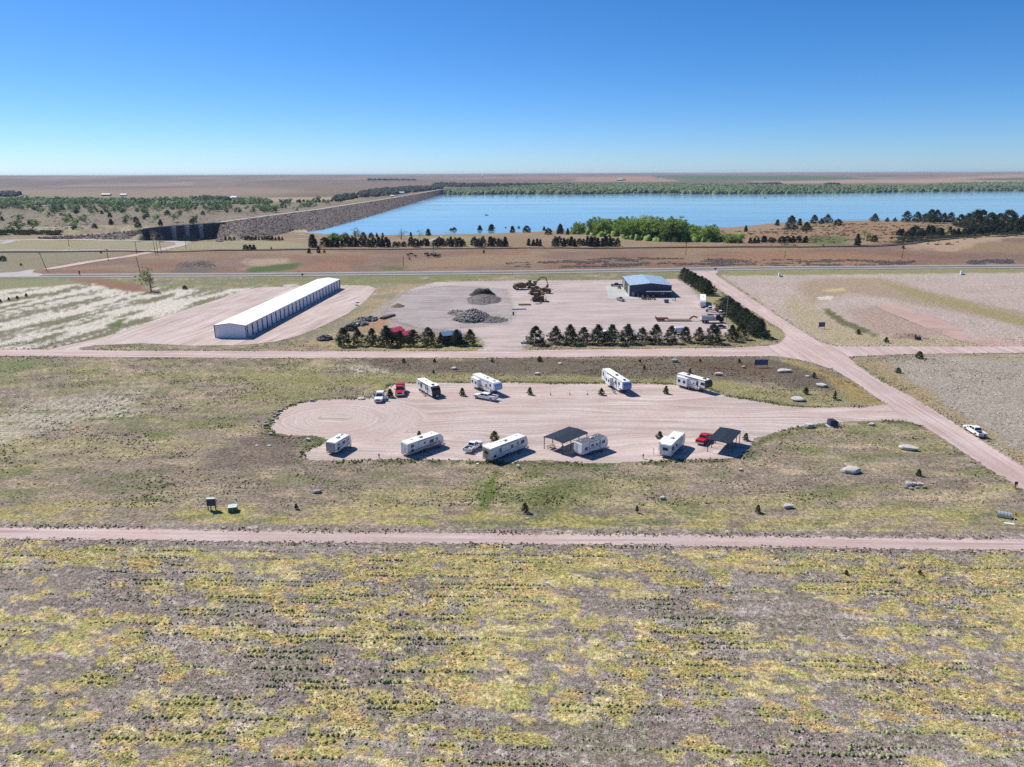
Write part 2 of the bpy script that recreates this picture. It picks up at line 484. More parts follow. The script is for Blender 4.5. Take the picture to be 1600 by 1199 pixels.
def colour_land(x, y):
    n = x.shape[0]
    u, v = rowc(x, y)
    r = np.sqrt(x * x + y * y)
    C = np.tile(A(150, 138, 124), (n, 1)); G = np.full(n, 0.5)       # G: how scrubby

    def lay(mask, col):
        nonlocal C
        m = np.clip(mask, 0, 1)[:, None]
        C = C * (1 - m) + (col if isinstance(col, np.ndarray) and col.ndim == 2 else np.asarray(col)[None, :]) * m
    def setg(mask, g):
        nonlocal G
        G = G * (1 - mask) + g * mask

    # ---- near field of stubble with dry grass
    nf = v < (near_bot[4][0] * rown.x + near_bot[4][1] * rown.y) + 6
    s1 = fbm(u / 7, v / 2.6, 4, 2)
    soil = A(146, 134, 129)[None, :] * (0.84 + 0.34 * s1)[:, None]
    s2 = fbm(u / 16, v / 1.3, 3, 77)
    pale = sst(0.56, 0.72, s2)[:, None]
    soil = soil * (1 - pale * 0.5) + A(178, 168, 165)[None, :] * pale * 0.5
    # ---- middle fields
    a = fbm(u / 26, v / 9, 5, 41); b = fbm(u / 9, v / 4.0, 4, 43); c = fbm(u / 60, v / 26, 4, 47); e = fbm(u / 3.2, v / 1.6, 3, 49)
    mid = A(152, 139, 126)[None, :] * np.ones((n, 1))
    t = sst(0.47, 0.60, a * 0.6 + b * 0.4)[:, None]; mid = mid * (1 - t) + A(164, 154, 120)[None, :] * t
    t = sst(0.52, 0.66, b * 0.5 + c * 0.5)[:, None] * 0.75; mid = mid * (1 - t) + A(142, 136, 110)[None, :] * t
    t = sst(0.55, 0.70, fbm(u / 14, v / 5, 4, 53))[:, None] * 0.7; mid = mid * (1 - t) + A(138, 125, 120)[None, :] * t
    t = sst(0.56, 0.68, fbm(u / 8, v / 2.2, 4, 59))[:, None] * 0.6; mid = mid * (1 - t) + A(184, 166, 142)[None, :] * t
    rowl = 1 + 0.11 * np.sin(v * 2 * np.pi / 1.6 + 2.5 * fbm(u / 25, v / 9, 2, 57)) * sst(0.3, 0.6, fbm(u / 20, v / 6, 2, 56))
    C = mid * ((0.80 + 0.40 * e) * rowl * (0.70 + 0.60 * fbm(u / 6, v / 2.4, 4, 58)))[:, None]
    gz = sst(0.56, 0.66, fbm(u / 10, v / 4, 4, 55))[:, None] * 0.55
    C = C * (1 - gz) + A(112, 122, 78)[None, :] * gz
    # ---- white chalky left field beyond the middle road
    wf = P([(-700, 470), (-60, 455), (60, 449), (150, 441), (260, 447), (330, 455), (405, 447), (470, 446), (384, 454), (300, 481), (200, 517), (120, 540), (60, 546), (-200, 546), (-700, 552)])
    ang = math.atan2(near_top[1][1] - near_top[0][1], 1)
    p0, p1 = flat(190, 520), flat(420, 447)
    dd = Vector((p1[0] - p0[0], p1[1] - p0[1])).normalized()
    su, sv = x * dd.x + y * dd.y, -x * dd.y + y * dd.x
    w1 = fbm(su / 60, sv / 3.2, 4, 61); w2 = fbm(su / 16, sv / 6, 4, 63); w3 = fbm(su / 5, sv / 1.3, 3, 64)
    wcol = A(128, 124, 108)[None, :] * np.ones((n, 1))
    t = sst(0.43, 0.58, w1 * 0.5 + w2 * 0.32 + w3 * 0.18 + 0.045)[:, None]; wcol = wcol * (1 - t) + A(214, 207, 200)[None, :] * t
    t = sst(0.62, 0.72, fbm(su / 30, sv / 5, 3, 67))[:, None]; wcol = wcol * (1 - t) + A(124, 124, 98)[None, :] * t
    lay(edge(x, y, wf, 2.5, 5, 14, 71), wcol)
    lay(edge(x, y, P([(-500, 448), (0, 435), (90, 436), (150, 440), (60, 449), (-40, 458), (-500, 470)]), 4, 8, 20, 72), A(140, 142, 108))
    lay(edge(x, y, P([(95, 434), (170, 437), (235, 447), (236, 457), (200, 456), (150, 445)]), 3, 5, 9, 73), A(146, 110, 94))
    lay(edge(x, y, P([(150, 462), (215, 500), (175, 520), (120, 500)]), 6, 6, 12, 74) * 0.0, A(110, 118, 80))
    lay(edge(x, y, P([(165, 508), (196, 497), (192, 508), (172, 516)]), 1.5, 2, 3, 75), A(104, 116, 76))
    # dirt bank between the storage lot and the yard
    bank = P([(420, 545), (470, 530), (520, 505), (560, 480), (590, 455), (600, 446), (690, 441), (640, 470), (590, 497), (565, 512), (540, 520), (510, 543)])
    bcol = A(168, 150, 122)[None, :] * (0.84 + 0.34 * fbm(x / 2.2, y / 2.2, 4, 81))[:, None]
    t = sst(0.5, 0.62, fbm(x / 10, y / 10, 4, 83))[:, None] * 0.8; bcol = bcol * (1 - t) + A(142, 138, 124)[None, :] * t
    lay(edge(x, y, bank, 3, 5, 12, 84), bcol)
    ydirt = P([(560, 512), (590, 484), (620, 458), (660, 446), (690, 443), (720, 520), (640, 520)])
    ycol = A(172, 160, 156)[None, :] * (0.86 + 0.28 * fbm(x / 3, y / 3, 4, 85))[:, None]
    lay(edge(x, y, ydirt, 3, 5, 10, 86), ycol)
    lay(edge(x, y, P([(560, 516), (610, 485), (622, 490), (600, 512), (590, 520)]), 2, 3, 5, 87), A(172, 140, 118))
    lay(edge(x, y, P([(520, 545), (540, 530), (735, 530), (755, 543), (740, 547), (600, 547)]), 1.5, 1.5, 4, 88), A(172, 160, 118))
    lay(edge(x, y, P([(742, 532), (755, 537), (752, 543), (735, 545)]), 1.0, 1.0, 3, 89), A(150, 152, 92))
    lay(edge(x, y, P([(815, 541), (850, 533), (1130, 526), (1190, 528), (1225, 522), (1224, 530), (1200, 539), (1100, 543), (950, 544.5)]), 1.2, 1.0, 4, 90), A(160, 148, 120))
    lay(edge(x, y, P([(1058, 426), (1078, 427), (1100, 441), (1150, 474), (1200, 507), (1224, 520), (1216, 536), (1160, 530), (1100, 478), (1072, 446)]), 1.5, 1.5, 5, 91), A(160, 152, 118))
    # ---- right-hand fields
    rf = P([(1128, 431), (1700, 424), (2600, 420), (2600, 541), (1300, 541), (1262, 522), (1200, 482)])
    f1 = fbm(x / 30, y / 12, 5, 93); f2 = fbm(x / 2.4, y / 2.4, 3, 94)
    rcol = A(186, 171, 166)[None, :] * (0.90 + 0.2 * f1)[:, None] * (0.94 + 0.12 * f2)[:, None]
    lay(edge(x, y, rf, 2, 2, 8, 95), rcol)
    lay(edge(x, y, P([(1250, 452), (1262, 440), (1300, 434), (1385, 433), (1430, 449), (1500, 466), (1560, 480), (1640, 494), (1640, 515), (1560, 500), (1480, 482), (1400, 470), (1330, 458), (1290, 470), (1262, 476)]), 5, 6, 22, 96), A(170, 152, 136))
    lay(edge(x, y, P([(1372, 440), (1420, 449), (1500, 470), (1600, 496), (1640, 510), (1600, 511), (1500, 482), (1420, 463)]), 3, 4, 10, 97) * 0.8, A(156, 148, 108))
    lay(edge(x, y, P([(1280, 453), (1318, 449), (1325, 455), (1290, 456)]), 1.5, 3, 8, 98), A(204, 186, 142))
    lay(edge(x, y, P([(1275, 463), (1303, 463), (1300, 468), (1278, 468)]), 1.0, 1, 8, 99), A(214, 206, 200))
    lay(edge(x, y, P([(1330, 485), (1370, 478), (1440, 498), (1500, 525), (1440, 528), (1370, 520), (1345, 505)]), 4, 4, 16, 100), A(176, 154, 146))
    lay(edge(x, y, P([(1240, 462), (1256, 474), (1300, 500), (1350, 520), (1420, 524), (1500, 530), (1540, 540), (1310, 540), (1270, 520), (1220, 490)]), 5, 5, 20, 101) * 0.75, A(176, 162, 132))
    lay(edge(x, y, P([(1284, 483), (1296, 484), (1322, 500), (1345, 510), (1375, 524), (1365, 527), (1340, 516), (1310, 505)]), 1.2, 2, 4, 102), A(112, 112, 80))
    rf2 = P([(1360, 560), (1700, 556), (2600, 560), (2600, 830), (1700, 790), (1560, 700), (1480, 642), (1420, 605)])
    g1 = fbm(x / 22, y / 12, 5, 103)
    rcol = A(170, 161, 153)[None, :] * (0.86 + 0.28 * g1)[:, None] * (0.9 + 0.2 * f2)[:, None]
    lay(edge(x, y, rf2, 7, 6, 18, 104), rcol)
    lay(edge(x, y, P([(1330, 562), (1395, 561), (1400, 577), (1450, 615), (1500, 645), (1600, 706), (1700, 770), (1700, 790), (1560, 702), (1480, 650), (1380, 592)]), 2, 4, 9, 105) * 0.75, A(164, 146, 116))
    # far left corner green, chalk streaks and small patches of the camp field
    lay(edge(x, y, P([(-400, 560), (70, 561), (60, 574), (0, 592), (-120, 606), (-400, 640)]), 4, 6, 14, 106) * 0.7, A(116, 130, 84))
    st = 0.5 + 0.5 * np.sin(v * 2 * np.pi / 1.9 + 3 * fbm(u / 30, v / 8, 2, 107))
    wp = edge(x, y, P([(-300, 690), (-60, 672), (0, 650), (50, 630), (110, 625), (170, 617), (225, 609), (200, 622), (170, 650), (120, 655), (60, 672), (0, 690), (-200, 705)]), 5, 10, 20, 108)
    lay(wp * (0.35 + 0.6 * st) * sst(0.35, 0.5, fbm(u / 9, v / 2, 3, 109)), A(192, 184, 172))
    lay(edge(x, y, P([(318, 700), (420, 678), (470, 690), (440, 720), (330, 728)]), 3, 6, 14, 110) * 0.75, A(122, 108, 106))
    lay(edge(x, y, P([(545, 575), (580, 568), (640, 576), (610, 586), (570, 586)]), 1, 5, 5, 111) * sst(.45, .55, fbm(x / 2, y / 1.5, 3, 112)), A(196, 188, 178))
    # grey-brown strip and yellow-green edge behind the lot
    lay(edge(x, y, P([(560, 562), (1180, 560), (1290, 578), (1350, 605), (1300, 612), (1200, 600), (1100, 592), (900, 588), (640, 588)]), 3, 5, 14, 113) * 0.85, A(112, 102, 94)[None, :] * (0.8 + 0.4 * b)[:, None])
    lay(edge(x, y, P([(1080, 566), (1170, 566), (1230, 584), (1160, 585), (1090, 576)]), 3, 4, 12, 114) * 0.7, A(108, 88, 76))
    lay(edge(x, y, P([(380, 584), (700, 585), (900, 586), (1100, 591), (1230, 608), (1386, 629), (1270, 640), (1100, 612), (860, 602), (620, 602), (400, 620)]), 2, 4, 9, 115) * 0.6, A(150, 146, 100))
    lay(edge(x, y, P([(1240, 563), (1330, 597), (1386, 630), (1330, 630), (1290, 590), (1230, 566)]), 1.5, 2, 8, 116) * 0.8, A(164, 144, 100))
    # green hems round the gravel and along the roads
    dl = poly_sdf(x, y, camp_lot)
    lay(sst(-4.0, -1.0, dl) * (1 - sst(-0.5, 0.5, dl)) * sst(0.4, 0.6, fbm(x / 4, y / 3, 3, 117)) * 0.8, A(88, 98, 60))
    dn = poly_sdf(x, y, near_road)
    yel = sst(-13, -8, dn + 4 * (fbm(u / 7, v / 7, 3, 118) - .5)) * sst(0.46, 0.58, fbm(u / 5, v / 1.8, 4, 119) + 0.03)
    far_side = v > (near_bot[4][0] * rown.x + near_bot[4][1] * rown.y) + 3
    lay(yel * far_side * 0.7, A(176, 166, 108))
    # green lane down the camp field
    lay(edge(x, y, P([(768, 738), (782, 735), (772, 770), (760, 795), (748, 797), (754, 770)]), 0.8, 1.2, 3, 120) * 0.8, A(96, 112, 58))
    lay(edge(x, y, P([(845, 745), (905, 750), (910, 790), (850, 800), (800, 778)]), 4, 5, 6, 121) * 0.75, A(104, 112, 72))
    # ---- highway verge, brush and rangeland
    lay(edge(x, y, P([(-1500, 444), (0, 434), (400, 431.5), (800, 428), (1060, 424), (1060, 436), (940, 437), (700, 440), (620, 445), (540, 446), (400, 449), (330, 452), (240, 449), (160, 438), (60, 437), (-200, 440)]), 3, 4, 16, 122) * 0.75 * sst(0.25, 0.5, fbm(x / 30, y / 12, 3, 1220)), A(126, 132, 92))
    lay(edge(x, y, P([(1125, 423), (1600, 419), (2600, 413), (2600, 422), (1600, 426), (1140, 431)]), 2, 2, 12, 123) * 0.85, A(146, 144, 104))
    hc = poly_sdf(x, y, P([(-2500, 460), (-1500, 444), (0, 429.5), (400, 427.5), (800, 423.5), (1200, 417), (1600, 414.5), (2600, 405), (4000, 390), (4000, 340), (1600, 372), (1350, 385), (1150, 387), (800, 389), (400, 391.5), (0, 394), (-1500, 404), (-2500, 410)]))
    h1 = fbm(x / 60, y / 40, 5, 124); h2 = fbm(x / 14, y / 20, 4, 125)
    rng = A(138, 116, 105)[None, :] * (0.8 + 0.4 * h2)[:, None]
    t = sst(0.45, 0.6, h1)[:, None]; rng = rng * (1 - t) + A(152, 130, 110)[None, :] * t
    t = sst(0.50, 0.66, fbm(x / 40, y / 30, 4, 126))[:, None] * 0.6; rng = rng * (1 - t) + A(140, 104, 88)[None, :] * t
    lay(sst(-3, 3, hc), rng)
    lay(sst(-3, 3, hc) * edge(x, y, P([(1180, 394), (1330, 396), (1430, 406), (1330, 412), (1200, 412), (1100, 403)]), 12, 14, 40, 127) * 0.8, A(156, 120, 100))
    lay(edge(x, y, P([(-300, 396), (0, 393.5), (210, 395), (80, 418), (40, 424), (-300, 428)]), 6, 6, 25, 128) * 0.8, A(142, 140, 118))
    lay(edge(x, y, P([(395, 417), (455, 411), (468, 413), (462, 420), (420, 426), (380, 427)]), 3, 4, 12, 129), A(88, 106, 62))
    lay(edge(x, y, P([(585, 416), (630, 417), (628, 423), (600, 422)]), 3, 4, 12, 130) * 0.8, A(96, 110, 66))
    lay(edge(x, y, P([(282, 411), (320, 408), (345, 418), (325, 427), (272, 425)]), 4, 10, 12, 131) * 0.7, A(104, 100, 98))
    lay(edge(x, y, P([(395, 405), (440, 404), (455, 412), (400, 417), (370, 424), (380, 412)]), 4, 10, 12, 132) * 0.6, A(190, 168, 152))
    lay(edge(x, y, P([(500, 411), (560, 413), (540, 424), (450, 425), (470, 417)]), 4, 10, 12, 133) * 0.6, A(160, 118, 96))
    lay(edge(x, y, P([(60, 423), (150, 420), (200, 422), (190, 427), (60, 427)]), 3, 5, 12, 134) * 0.7, A(140, 102, 88))
    lay(edge(x, y, P([(1410, 392), (1480, 380), (1600, 372), (1700, 374), (1560, 386), (1480, 396)]), 4, 10, 20, 135) * 0.7, A(186, 162, 142))
    # beyond the railway towards the lake and the dam
    br = poly_sdf(x, y, PT([(-2500, 400), (0, 391), (400, 390), (800, 387), (1150, 385.5), (1350, 384), (1480, 370), (2200, 350), (2600, 318), (1600, 336), (1150, 350), (880, 360), (560, 368), (340, 376), (230, 373), (0, 371), (-600, 376)]))
    k1 = fbm(x / 70, y / 90, 4, 140)
    bcol = A(154, 135, 115)[None, :] * (0.86 + 0.28 * h2)[:, None]
    t = sst(0.46, 0.6, k1)[:, None] * 0.6; bcol = bcol * (1 - t) + A(150, 124, 100)[None, :] * t
    lay(sst(-6, 6, br), bcol)
    lay(sst(-6, 6, br) * edge(x, y, PT([(1120, 362), (1300, 350), (1420, 348), (1500, 366), (1400, 382), (1180, 384)]), 20, 25, 60, 141) * 0.8 * sst(.35, .6, fbm(x / 40, y / 50, 4, 142)), A(156, 122, 102))
    lay(edge(x, y, PT([(-300, 376), (0, 373), (280, 376), (420, 377), (480, 382), (480, 389), (300, 390), (0, 391)]), 6, 6, 30, 143) * 0.85, A(158, 153, 126))
    lay(edge(x, y, PT([(640, 369), (720, 368.5), (760, 372), (730, 377), (660, 375)]), 8, 6, 30, 144) * 0.7, A(150, 152, 108))
    lay(edge(x, y, PT([(1254, 376), (1270, 369), (1310, 370), (1330, 374), (1320, 382), (1260, 382)]), 8, 8, 30, 145) * 0.85, A(96, 112, 70))
    # sand at the waterside, dam foot
    ld = poly_sdf(x, y, lake)
    sand = sst(-26, -6, ld) * (y < 1040) * (x < 60)
    lay(sand, A(196, 180, 160))
    sand2 = sst(-60, -15, ld) * (y > 2000) * sst(0.3, 0.6, fbm(x / 260, y / 400, 3, 147) + 0.25 * (x < 400))
    lay(sand2, A(196, 176, 158))
    # valley floor
    vd = sst(-20, 40, poly_sdf(x, y, valley))
    vcol = A(138, 128, 112)[None, :] * (0.8 + 0.4 * fbm(x / 60, y / 140, 4, 150))[:, None]
    t = sst(0.5, 0.62, fbm(x / 90, y / 200, 4, 151))[:, None] * 0.6; vcol = vcol * (1 - t) + A(134, 118, 112)[None, :] * t
    lay(vd, vcol)
    # ---- distant country
    fr = sst(2550, 2900, r) * (ld < 0)
    F1 = fbm(x / 1500, y / 2600, 5, 160); F2 = fbm(x / 500, y / 1400, 5, 161)
    fc = A(138, 121, 110)[None, :] * (0.66 + 0.68 * F2)[:, None]
    t = sst(0.48, 0.62, F1)[:, None] * 0.7; fc = fc * (1 - t) + A(156, 138, 118)[None, :] * t
    t = sst(0.52, 0.66, fbm(x / 2200, y / 3000, 4, 162))[:, None] * 0.6; fc = fc * (1 - t) + A(118, 100, 90)[None, :] * t
    lay(fr, fc)
    for (pp, cc, kk) in [([(340, 288.5), (420, 286), (520, 286), (532, 287), (500, 289.3), (380, 290)], (92, 116, 78), 1.0),
                    ([(1014, 275.6), (1060, 275), (1180, 275.5), (1300, 276.3), (1375, 279.8), (1340, 281.5), (1200, 282), (1080, 281.3), (1040, 279)], (92, 116, 84), 1.0),
                    ([(1190, 275.5), (1300, 274.5), (1400, 275), (1400, 276), (1250, 276.5)], (96, 110, 92), 0.8),
                    ([(1470, 281), (1600, 278.5), (1700, 279), (1600, 281.6), (1500, 283)], (100, 112, 84), 0.9),
                    ([(60, 288), (140, 289), (300, 287.5), (300, 290), (120, 292)], (170, 148, 134), 0.6),
                    ([(390, 309), (540, 308), (540, 314), (430, 316)], (176, 158, 132), 0.9),
                    ([(900, 277), (1010, 276), (1060, 282), (1040, 284), (900, 284)], (178, 146, 132), 0.8),
                    ([(1170, 284), (1350, 281), (1600, 282), (1600, 285), (1180, 287)], (184, 152, 138), 0.8),
                    ([(1380, 276), (1600, 273), (1700, 277), (1500, 280)], (182, 152, 136), 0.7),
                    ([(700, 277), (900, 275), (900, 281), (700, 281)], (160, 128, 118), 0.6)]:
        lay(edge(x, y, PT(pp), 40, 60, 400, 170) * kk * (r > 1500), A(*cc))
    # ---- the near field goes on last
    cov = nf.astype(float)
    C = C * (1 - cov)[:, None] + soil * cov[:, None]
    # dry grass patches of the near field
    lay(cov * sst(0.50, 0.66, fbm(u / 8, v / 3, 4, 213)) * 0.35, A(126, 126, 100))
    fl = fbm(u / 0.9, v / 0.5, 3, 219)
    lay(cov * sst(0.60, 0.74, fl) * 0.55, A(206, 194, 190))
    m_ = cov > 0
    if m_.any():
        B_, _w = grass_blobs(u, v, m_)
        op, bc = B_
        lay(op, bc)
    lay(cov * np.exp(-(((x - flat(377, 1134)[0]) ** 2 + (y - flat(377, 1134)[1]) ** 2) / 1.6)), A(200, 190, 182))
    return C, G

# ------------------------------------------------------------------ land surface, one sheet to beyond the horizon
def make_land():
    az_in = np.arange(-47, 47.001, 0.105)
    az = np.concatenate([np.arange(-180, -47, 5.0), az_in, np.arange(52, 180, 5.0)])
    dep = np.concatenate([np.arange(89, 60, -3.0), np.arange(60, 52, -0.5), np.arange(52, 3.0, -0.105), np.arange(3.0, 0.55, -0.035), np.geomspace(0.55, 0.07, 36)])
    rr = CAMH / np.tan(np.radians(dep))
    na, nr = len(az), len(rr)
    R, Az = np.meshgrid(rr, np.radians(az), indexing='ij')
    X = (R * np.sin(Az)).ravel(); Y = (R * np.cos(Az)).ravel()
    Z = terrain(X, Y)
    u, v = rowc(X, Y)
    near = Y < 420
    Zb = np.zeros_like(Z)
    rough = (fbm(X / 1.7, Y / 1.7, 3, 301) - 0.5) * 0.16 + (fbm(X / 12, Y / 12, 2, 303) - 0.5) * 0.35
    flatd = np.maximum.reduce([poly_sdf(X, Y, q) for q in (near_road, camp_lot, diag_road, mid_road, storage_lot, yard)])
    Zb = np.where(near, rough * (1 - sst(-3.0, -0.6, flatd)), 0) - 0.05
    Z = Z + Zb
    C, G = colour_land(X, Y)
    i = np.arange(nr - 1)[:, None] * na; j = np.arange(na)[None, :]
    j2 = (j + 1) % na
    quads = np.stack([(i + j), (i + j2), (i + na + j2), (i + na + j)], -1).reshape(-1, 4)
    # centre cap
    V = np.stack([X, Y, Z], -1)
    return V, quads, C

def land_material():
    m, nt, b, o = new_mat('land')
    at_ = nt.nodes.new('ShaderNodeAttribute'); at_.attribute_name = 'gcol'
    geo = nt.nodes.new('ShaderNodeNewGeometry')
    pos = geo.outputs['Position']
    n1 = noise_node(nt, pos, 1.5, 5, 0.75)
    n2 = noise_node(nt, pos, 0.55, 4, 0.65)
    n3 = noise_node(nt, pos, 6.0, 3, 0.6)
    n4 = noise_node(nt, pos, 0.85, 4, 0.7)
    k1 = mapr(nt, n1, 0.30, 0.70, 0.30, 1.78)
    k2 = mapr(nt, n2, 0.3, 0.7, 0.82, 1.18)
    k3 = mapr(nt, n3, 0.3, 0.7, 0.55, 1.5)
    k = mth(nt, 'MULTIPLY', mth(nt, 'MULTIPLY', k1, k2), k3)
    ln = nt.nodes.new('ShaderNodeVectorMath'); ln.operation = 'LENGTH'; nt.links.new(pos, ln.inputs[0])
    k = mth(nt, 'ADD', 1.0, mth(nt, 'MULTIPLY', mth(nt, 'SUBTRACT', k, 1.0), mapr(nt, ln.outputs['Value'], 500, 2200, 1.0, 0.12)))
    hue = mapr(nt, n4, 0.32, 0.68)
    tint = mixc(nt, hue, (1.12, 0.98, 1.03), (0.92, 1.03, 0.80))
    c = mixc(nt, 1.0, at_.outputs['Color'], tint, 'MULTIPLY')
    c = mixc(nt, 1.0, c, k, 'MULTIPLY')
    # sparse dark tufts
    vo = nt.nodes.new('ShaderNodeTexVoronoi'); vo.inputs['Scale'].default_value = 0.9; vo.inputs['Randomness'].default_value = 1.0
    nt.links.new(pos, vo.inputs['Vector'])
    tuft = mapr(nt, vo.outputs['Distance'], 0.16, 0.30, 1.0, 0.0)
    sel = mapr(nt, noise_node(nt, pos, 0.16, 3, 0.6), 0.50, 0.60, 0.0, 0.75)
    sepp = nt.nodes.new('ShaderNodeSeparateXYZ'); nt.links.new(pos, sepp.inputs[0])
    lim = mth(nt, 'MULTIPLY', mapr(nt, sepp.outputs['Y'], 300, 480, 1.0, 0.0), mapr(nt, sepp.outputs['Y'], 100, 150, 0.25, 0.8))
    tf = mth(nt, 'MULTIPLY', mth(nt, 'MULTIPLY', tuft, sel), lim)
    c = mixc(nt, tf, c, (0.085, 0.095, 0.050))
    nt.links.new(c, b.inputs['Base Color'])
    b.inputs['Roughness'].default_value = 0.95
    b.inputs['Specular IOR Level'].default_value = 0.1
    bp = nt.nodes.new('ShaderNodeBump'); bp.inputs['Strength'].default_value = 0.8; bp.inputs['Distance'].default_value = 0.22
    hh = mth(nt, 'ADD', mth(nt, 'MULTIPLY', n1, 1.0), mth(nt, 'MULTIPLY', n3, 0.35))
    nt.links.new(hh, bp.inputs['Height']); nt.links.new(bp.outputs[0], b.inputs['Normal'])
    return m

V_, Q_, C_ = make_land()
ground = np_mesh('ground', V_, Q_, land_material(), cols={'gcol': C_}, smooth=True)
tag(ground, kind='structure')

# ------------------------------------------------------------------ sheets laid on the land (roads, gravel, paving)
def gravel_material(name, col, tint, streak=0.16, grain=0.16, rag=1.1, rough=0.92):
    m, nt, b, o = new_mat(name)
    geo = nt.nodes.new('ShaderNodeNewGeometry'); pos = geo.outputs['Position']
    ad = nt.nodes.new('ShaderNodeAttribute'); ad.attribute_name = 'edge'
    al = nt.nodes.new('ShaderNodeAttribute'); al.attribute_name = 'lat'
    ao = nt.nodes.new('ShaderNodeAttribute'); ao.attribute_name = 'lon'
    cx = nt.nodes.new('ShaderNodeCombineXYZ')
    nt.links.new(mth(nt, 'MULTIPLY', al.outputs['Fac'], 1.3), cx.inputs[0])
    nt.links.new(mth(nt, 'MULTIPLY', ao.outputs['Fac'], 0.035), cx.inputs[1])
    s1 = noise_node(nt, cx.outputs[0], 1.0, 4, 0.6, 0.2)
    s2 = noise_node(nt, cx.outputs[0], 0.33, 3, 0.6, 0.4)
    n1 = noise_node(nt, pos, 0.07, 4, 0.6); n2 = noise_node(nt, pos, 1.1, 5, 0.65); n3 = noise_node(nt, pos, 6.0, 3, 0.6)
    c = mixc(nt, mapr(nt, n1, 0.35, 0.65), tuple(col), tuple(tint))
    k = mth(nt, 'MULTIPLY', mapr(nt, s1, 0.3, 0.7, 1 - streak, 1 + streak), mapr(nt, s2, 0.3, 0.7, 1 - streak * 0.7, 1 + streak * 0.7))
    k = mth(nt, 'MULTIPLY', k, mapr(nt, n2, 0.3, 0.7, 1 - grain * 0.5, 1 + grain * 0.5))
    k = mth(nt, 'MULTIPLY', k, mapr(nt, n3, 0.3, 0.7, 1 - grain, 1 + grain))
    c = mixc(nt, 1.0, c, k, 'MULTIPLY')
    nt.links.new(c, b.inputs['Base Color'])
    b.inputs['Roughness'].default_value = rough; b.inputs['Specular IOR Level'].default_value = 0.15
    bp = nt.nodes.new('ShaderNodeBump'); bp.inputs['Strength'].default_value = 0.4; bp.inputs['Distance'].default_value = 0.08
    nt.links.new(n2, bp.inputs['Height']); nt.links.new(bp.outputs[0], b.inputs['Normal'])
    # ragged margin where weeds grow in
    e1 = noise_node(nt, pos, 0.9, 5, 0.75)
    ee = mth(nt, 'ADD', ad.outputs['Fac'], mth(nt, 'MULTIPLY', mth(nt, 'SUBTRACT', e1, 0.5), rag * 4.0))
    al2 = mapr(nt, ee, -0.10, 0.10)
    tr = nt.nodes.new('ShaderNodeBsdfTransparent')
    mx = nt.nodes.new('ShaderNodeMixShader')
    nt.links.new(al2, mx.inputs[0]); nt.links.new(tr.outputs[0], mx.inputs[1]); nt.links.new(b.outputs[0], mx.inputs[2])
    nt.links.new(mx.outputs[0], o.inputs[0])
    return m

def sheet(name, mat, z, cell, poly=None, line=None, half=0, follow=False, latlon=None, pad=1.6, parent=None):
    pts = poly or line
    xs = [p[0] for p in pts]; ys = [p[1] for p in pts]
    g = (half + pad) if line else pad
    x0, x1, y0, y1 = min(xs) - g, max(xs) + g, min(ys) - g, max(ys) + g
    X, Y = np.meshgrid(np.arange(x0, x1 + cell, cell), np.arange(y0, y1 + cell, cell), indexing='xy')
    ny, nx = X.shape
    x, y = X.ravel(), Y.ravel()
    d = poly_sdf(x, y, poly) if poly else half - line_dist(x, y, line)
    i = np.arange(ny - 1)[:, None] * nx; j = np.arange(nx - 1)[None, :]
    q = np.stack([i + j, i + j + 1, i + nx + j + 1, i + nx + j], -1).reshape(-1, 4)
    keep = d[q].max(1) > -pad
    q = q[keep]
    used = np.unique(q); remap = np.full(len(x), -1, dtype=np.int64); remap[used] = np.arange(len(used))
    x, y, d = x[used], y[used], d[used]; q = remap[q]
    zz = (terrain(x, y) if follow else np.zeros_like(x)) + z
    if latlon is not None: lat, lon = latlon(x, y)
    else: lat, lon = d, x * 0.9 + y * 0.5
    o = np_mesh(name, np.stack([x, y, zz], -1), q, mat, attrs={'edge': d, 'lat': lat, 'lon': lon}, parent=parent, smooth=True)
    return tag(o, kind='structure') if parent is None else o

GP = A(212, 192, 186); GT = A(204, 178, 170)
gravel = gravel_material('gravel', GP, GT, 0.20)
gravel_lot_m = gravel_material('gravel_lot', A(210, 194, 186), A(202, 180, 171), 0.24, 0.2, 0.8)
gravel_yard_m = gravel_material('gravel_yard', A(206, 190, 183), A(192, 176, 169), 0.20, 0.2, 4.5)
track_m = gravel_material('red_track', A(202, 172, 162), A(190, 160, 148), 0.12, 0.15, 1.3)
def ll_rows(x, y):
    u, v = rowc(x, y); return v, u
def ll_lot(x, y):
    u, v = rowc(x, y)
    w = 5 * fbm(u / 30, v / 12, 3, 401)
    lat, lon = v * 0.9 + w * 2, u + w * 6
    for (cx_, cy_, R_) in ((*flat(520, 655), 26.0), (*flat(905, 596), 13.0)):
        r_ = np.hypot(x - cx_, (y - cy_) * 1.25) + 3.5 * fbm(x / 9, y / 7, 3, 403)
        k = (1 - sst(R_ * 0.55, R_, r_)) * sst(R_ * .22, R_ * .5, r_) * 0.9
        lat = lat * (1 - k) + (r_ * 1.1 + 40) * k
    return lat, lon
def ll_diag(x, y):
    p0, p1 = flat(1170, 471), flat(1500, 681)
    dd = Vector((p1[0] - p0[0], p1[1] - p0[1])).normalized()
    return -x * dd.y + y * dd.x, x * dd.x + y * dd.y
def ll_storage(x, y):
    p0, p1 = flat(190, 520), flat(420, 450)
    dd = Vector((p1[0] - p0[0], p1[1] - p0[1])).normalized()
    w = 4 * fbm(x / 30, y / 30, 3, 402)
    return (-x * dd.y + y * dd.x) * 0.6 + w, x * dd.x + y * dd.y
sheet('gravel_road', gravel, 0.020, 0.8, poly=near_road, latlon=ll_rows)
sheet('gravel_road', gravel, 0.024, 1.0, poly=mid_road, latlon=ll_rows)
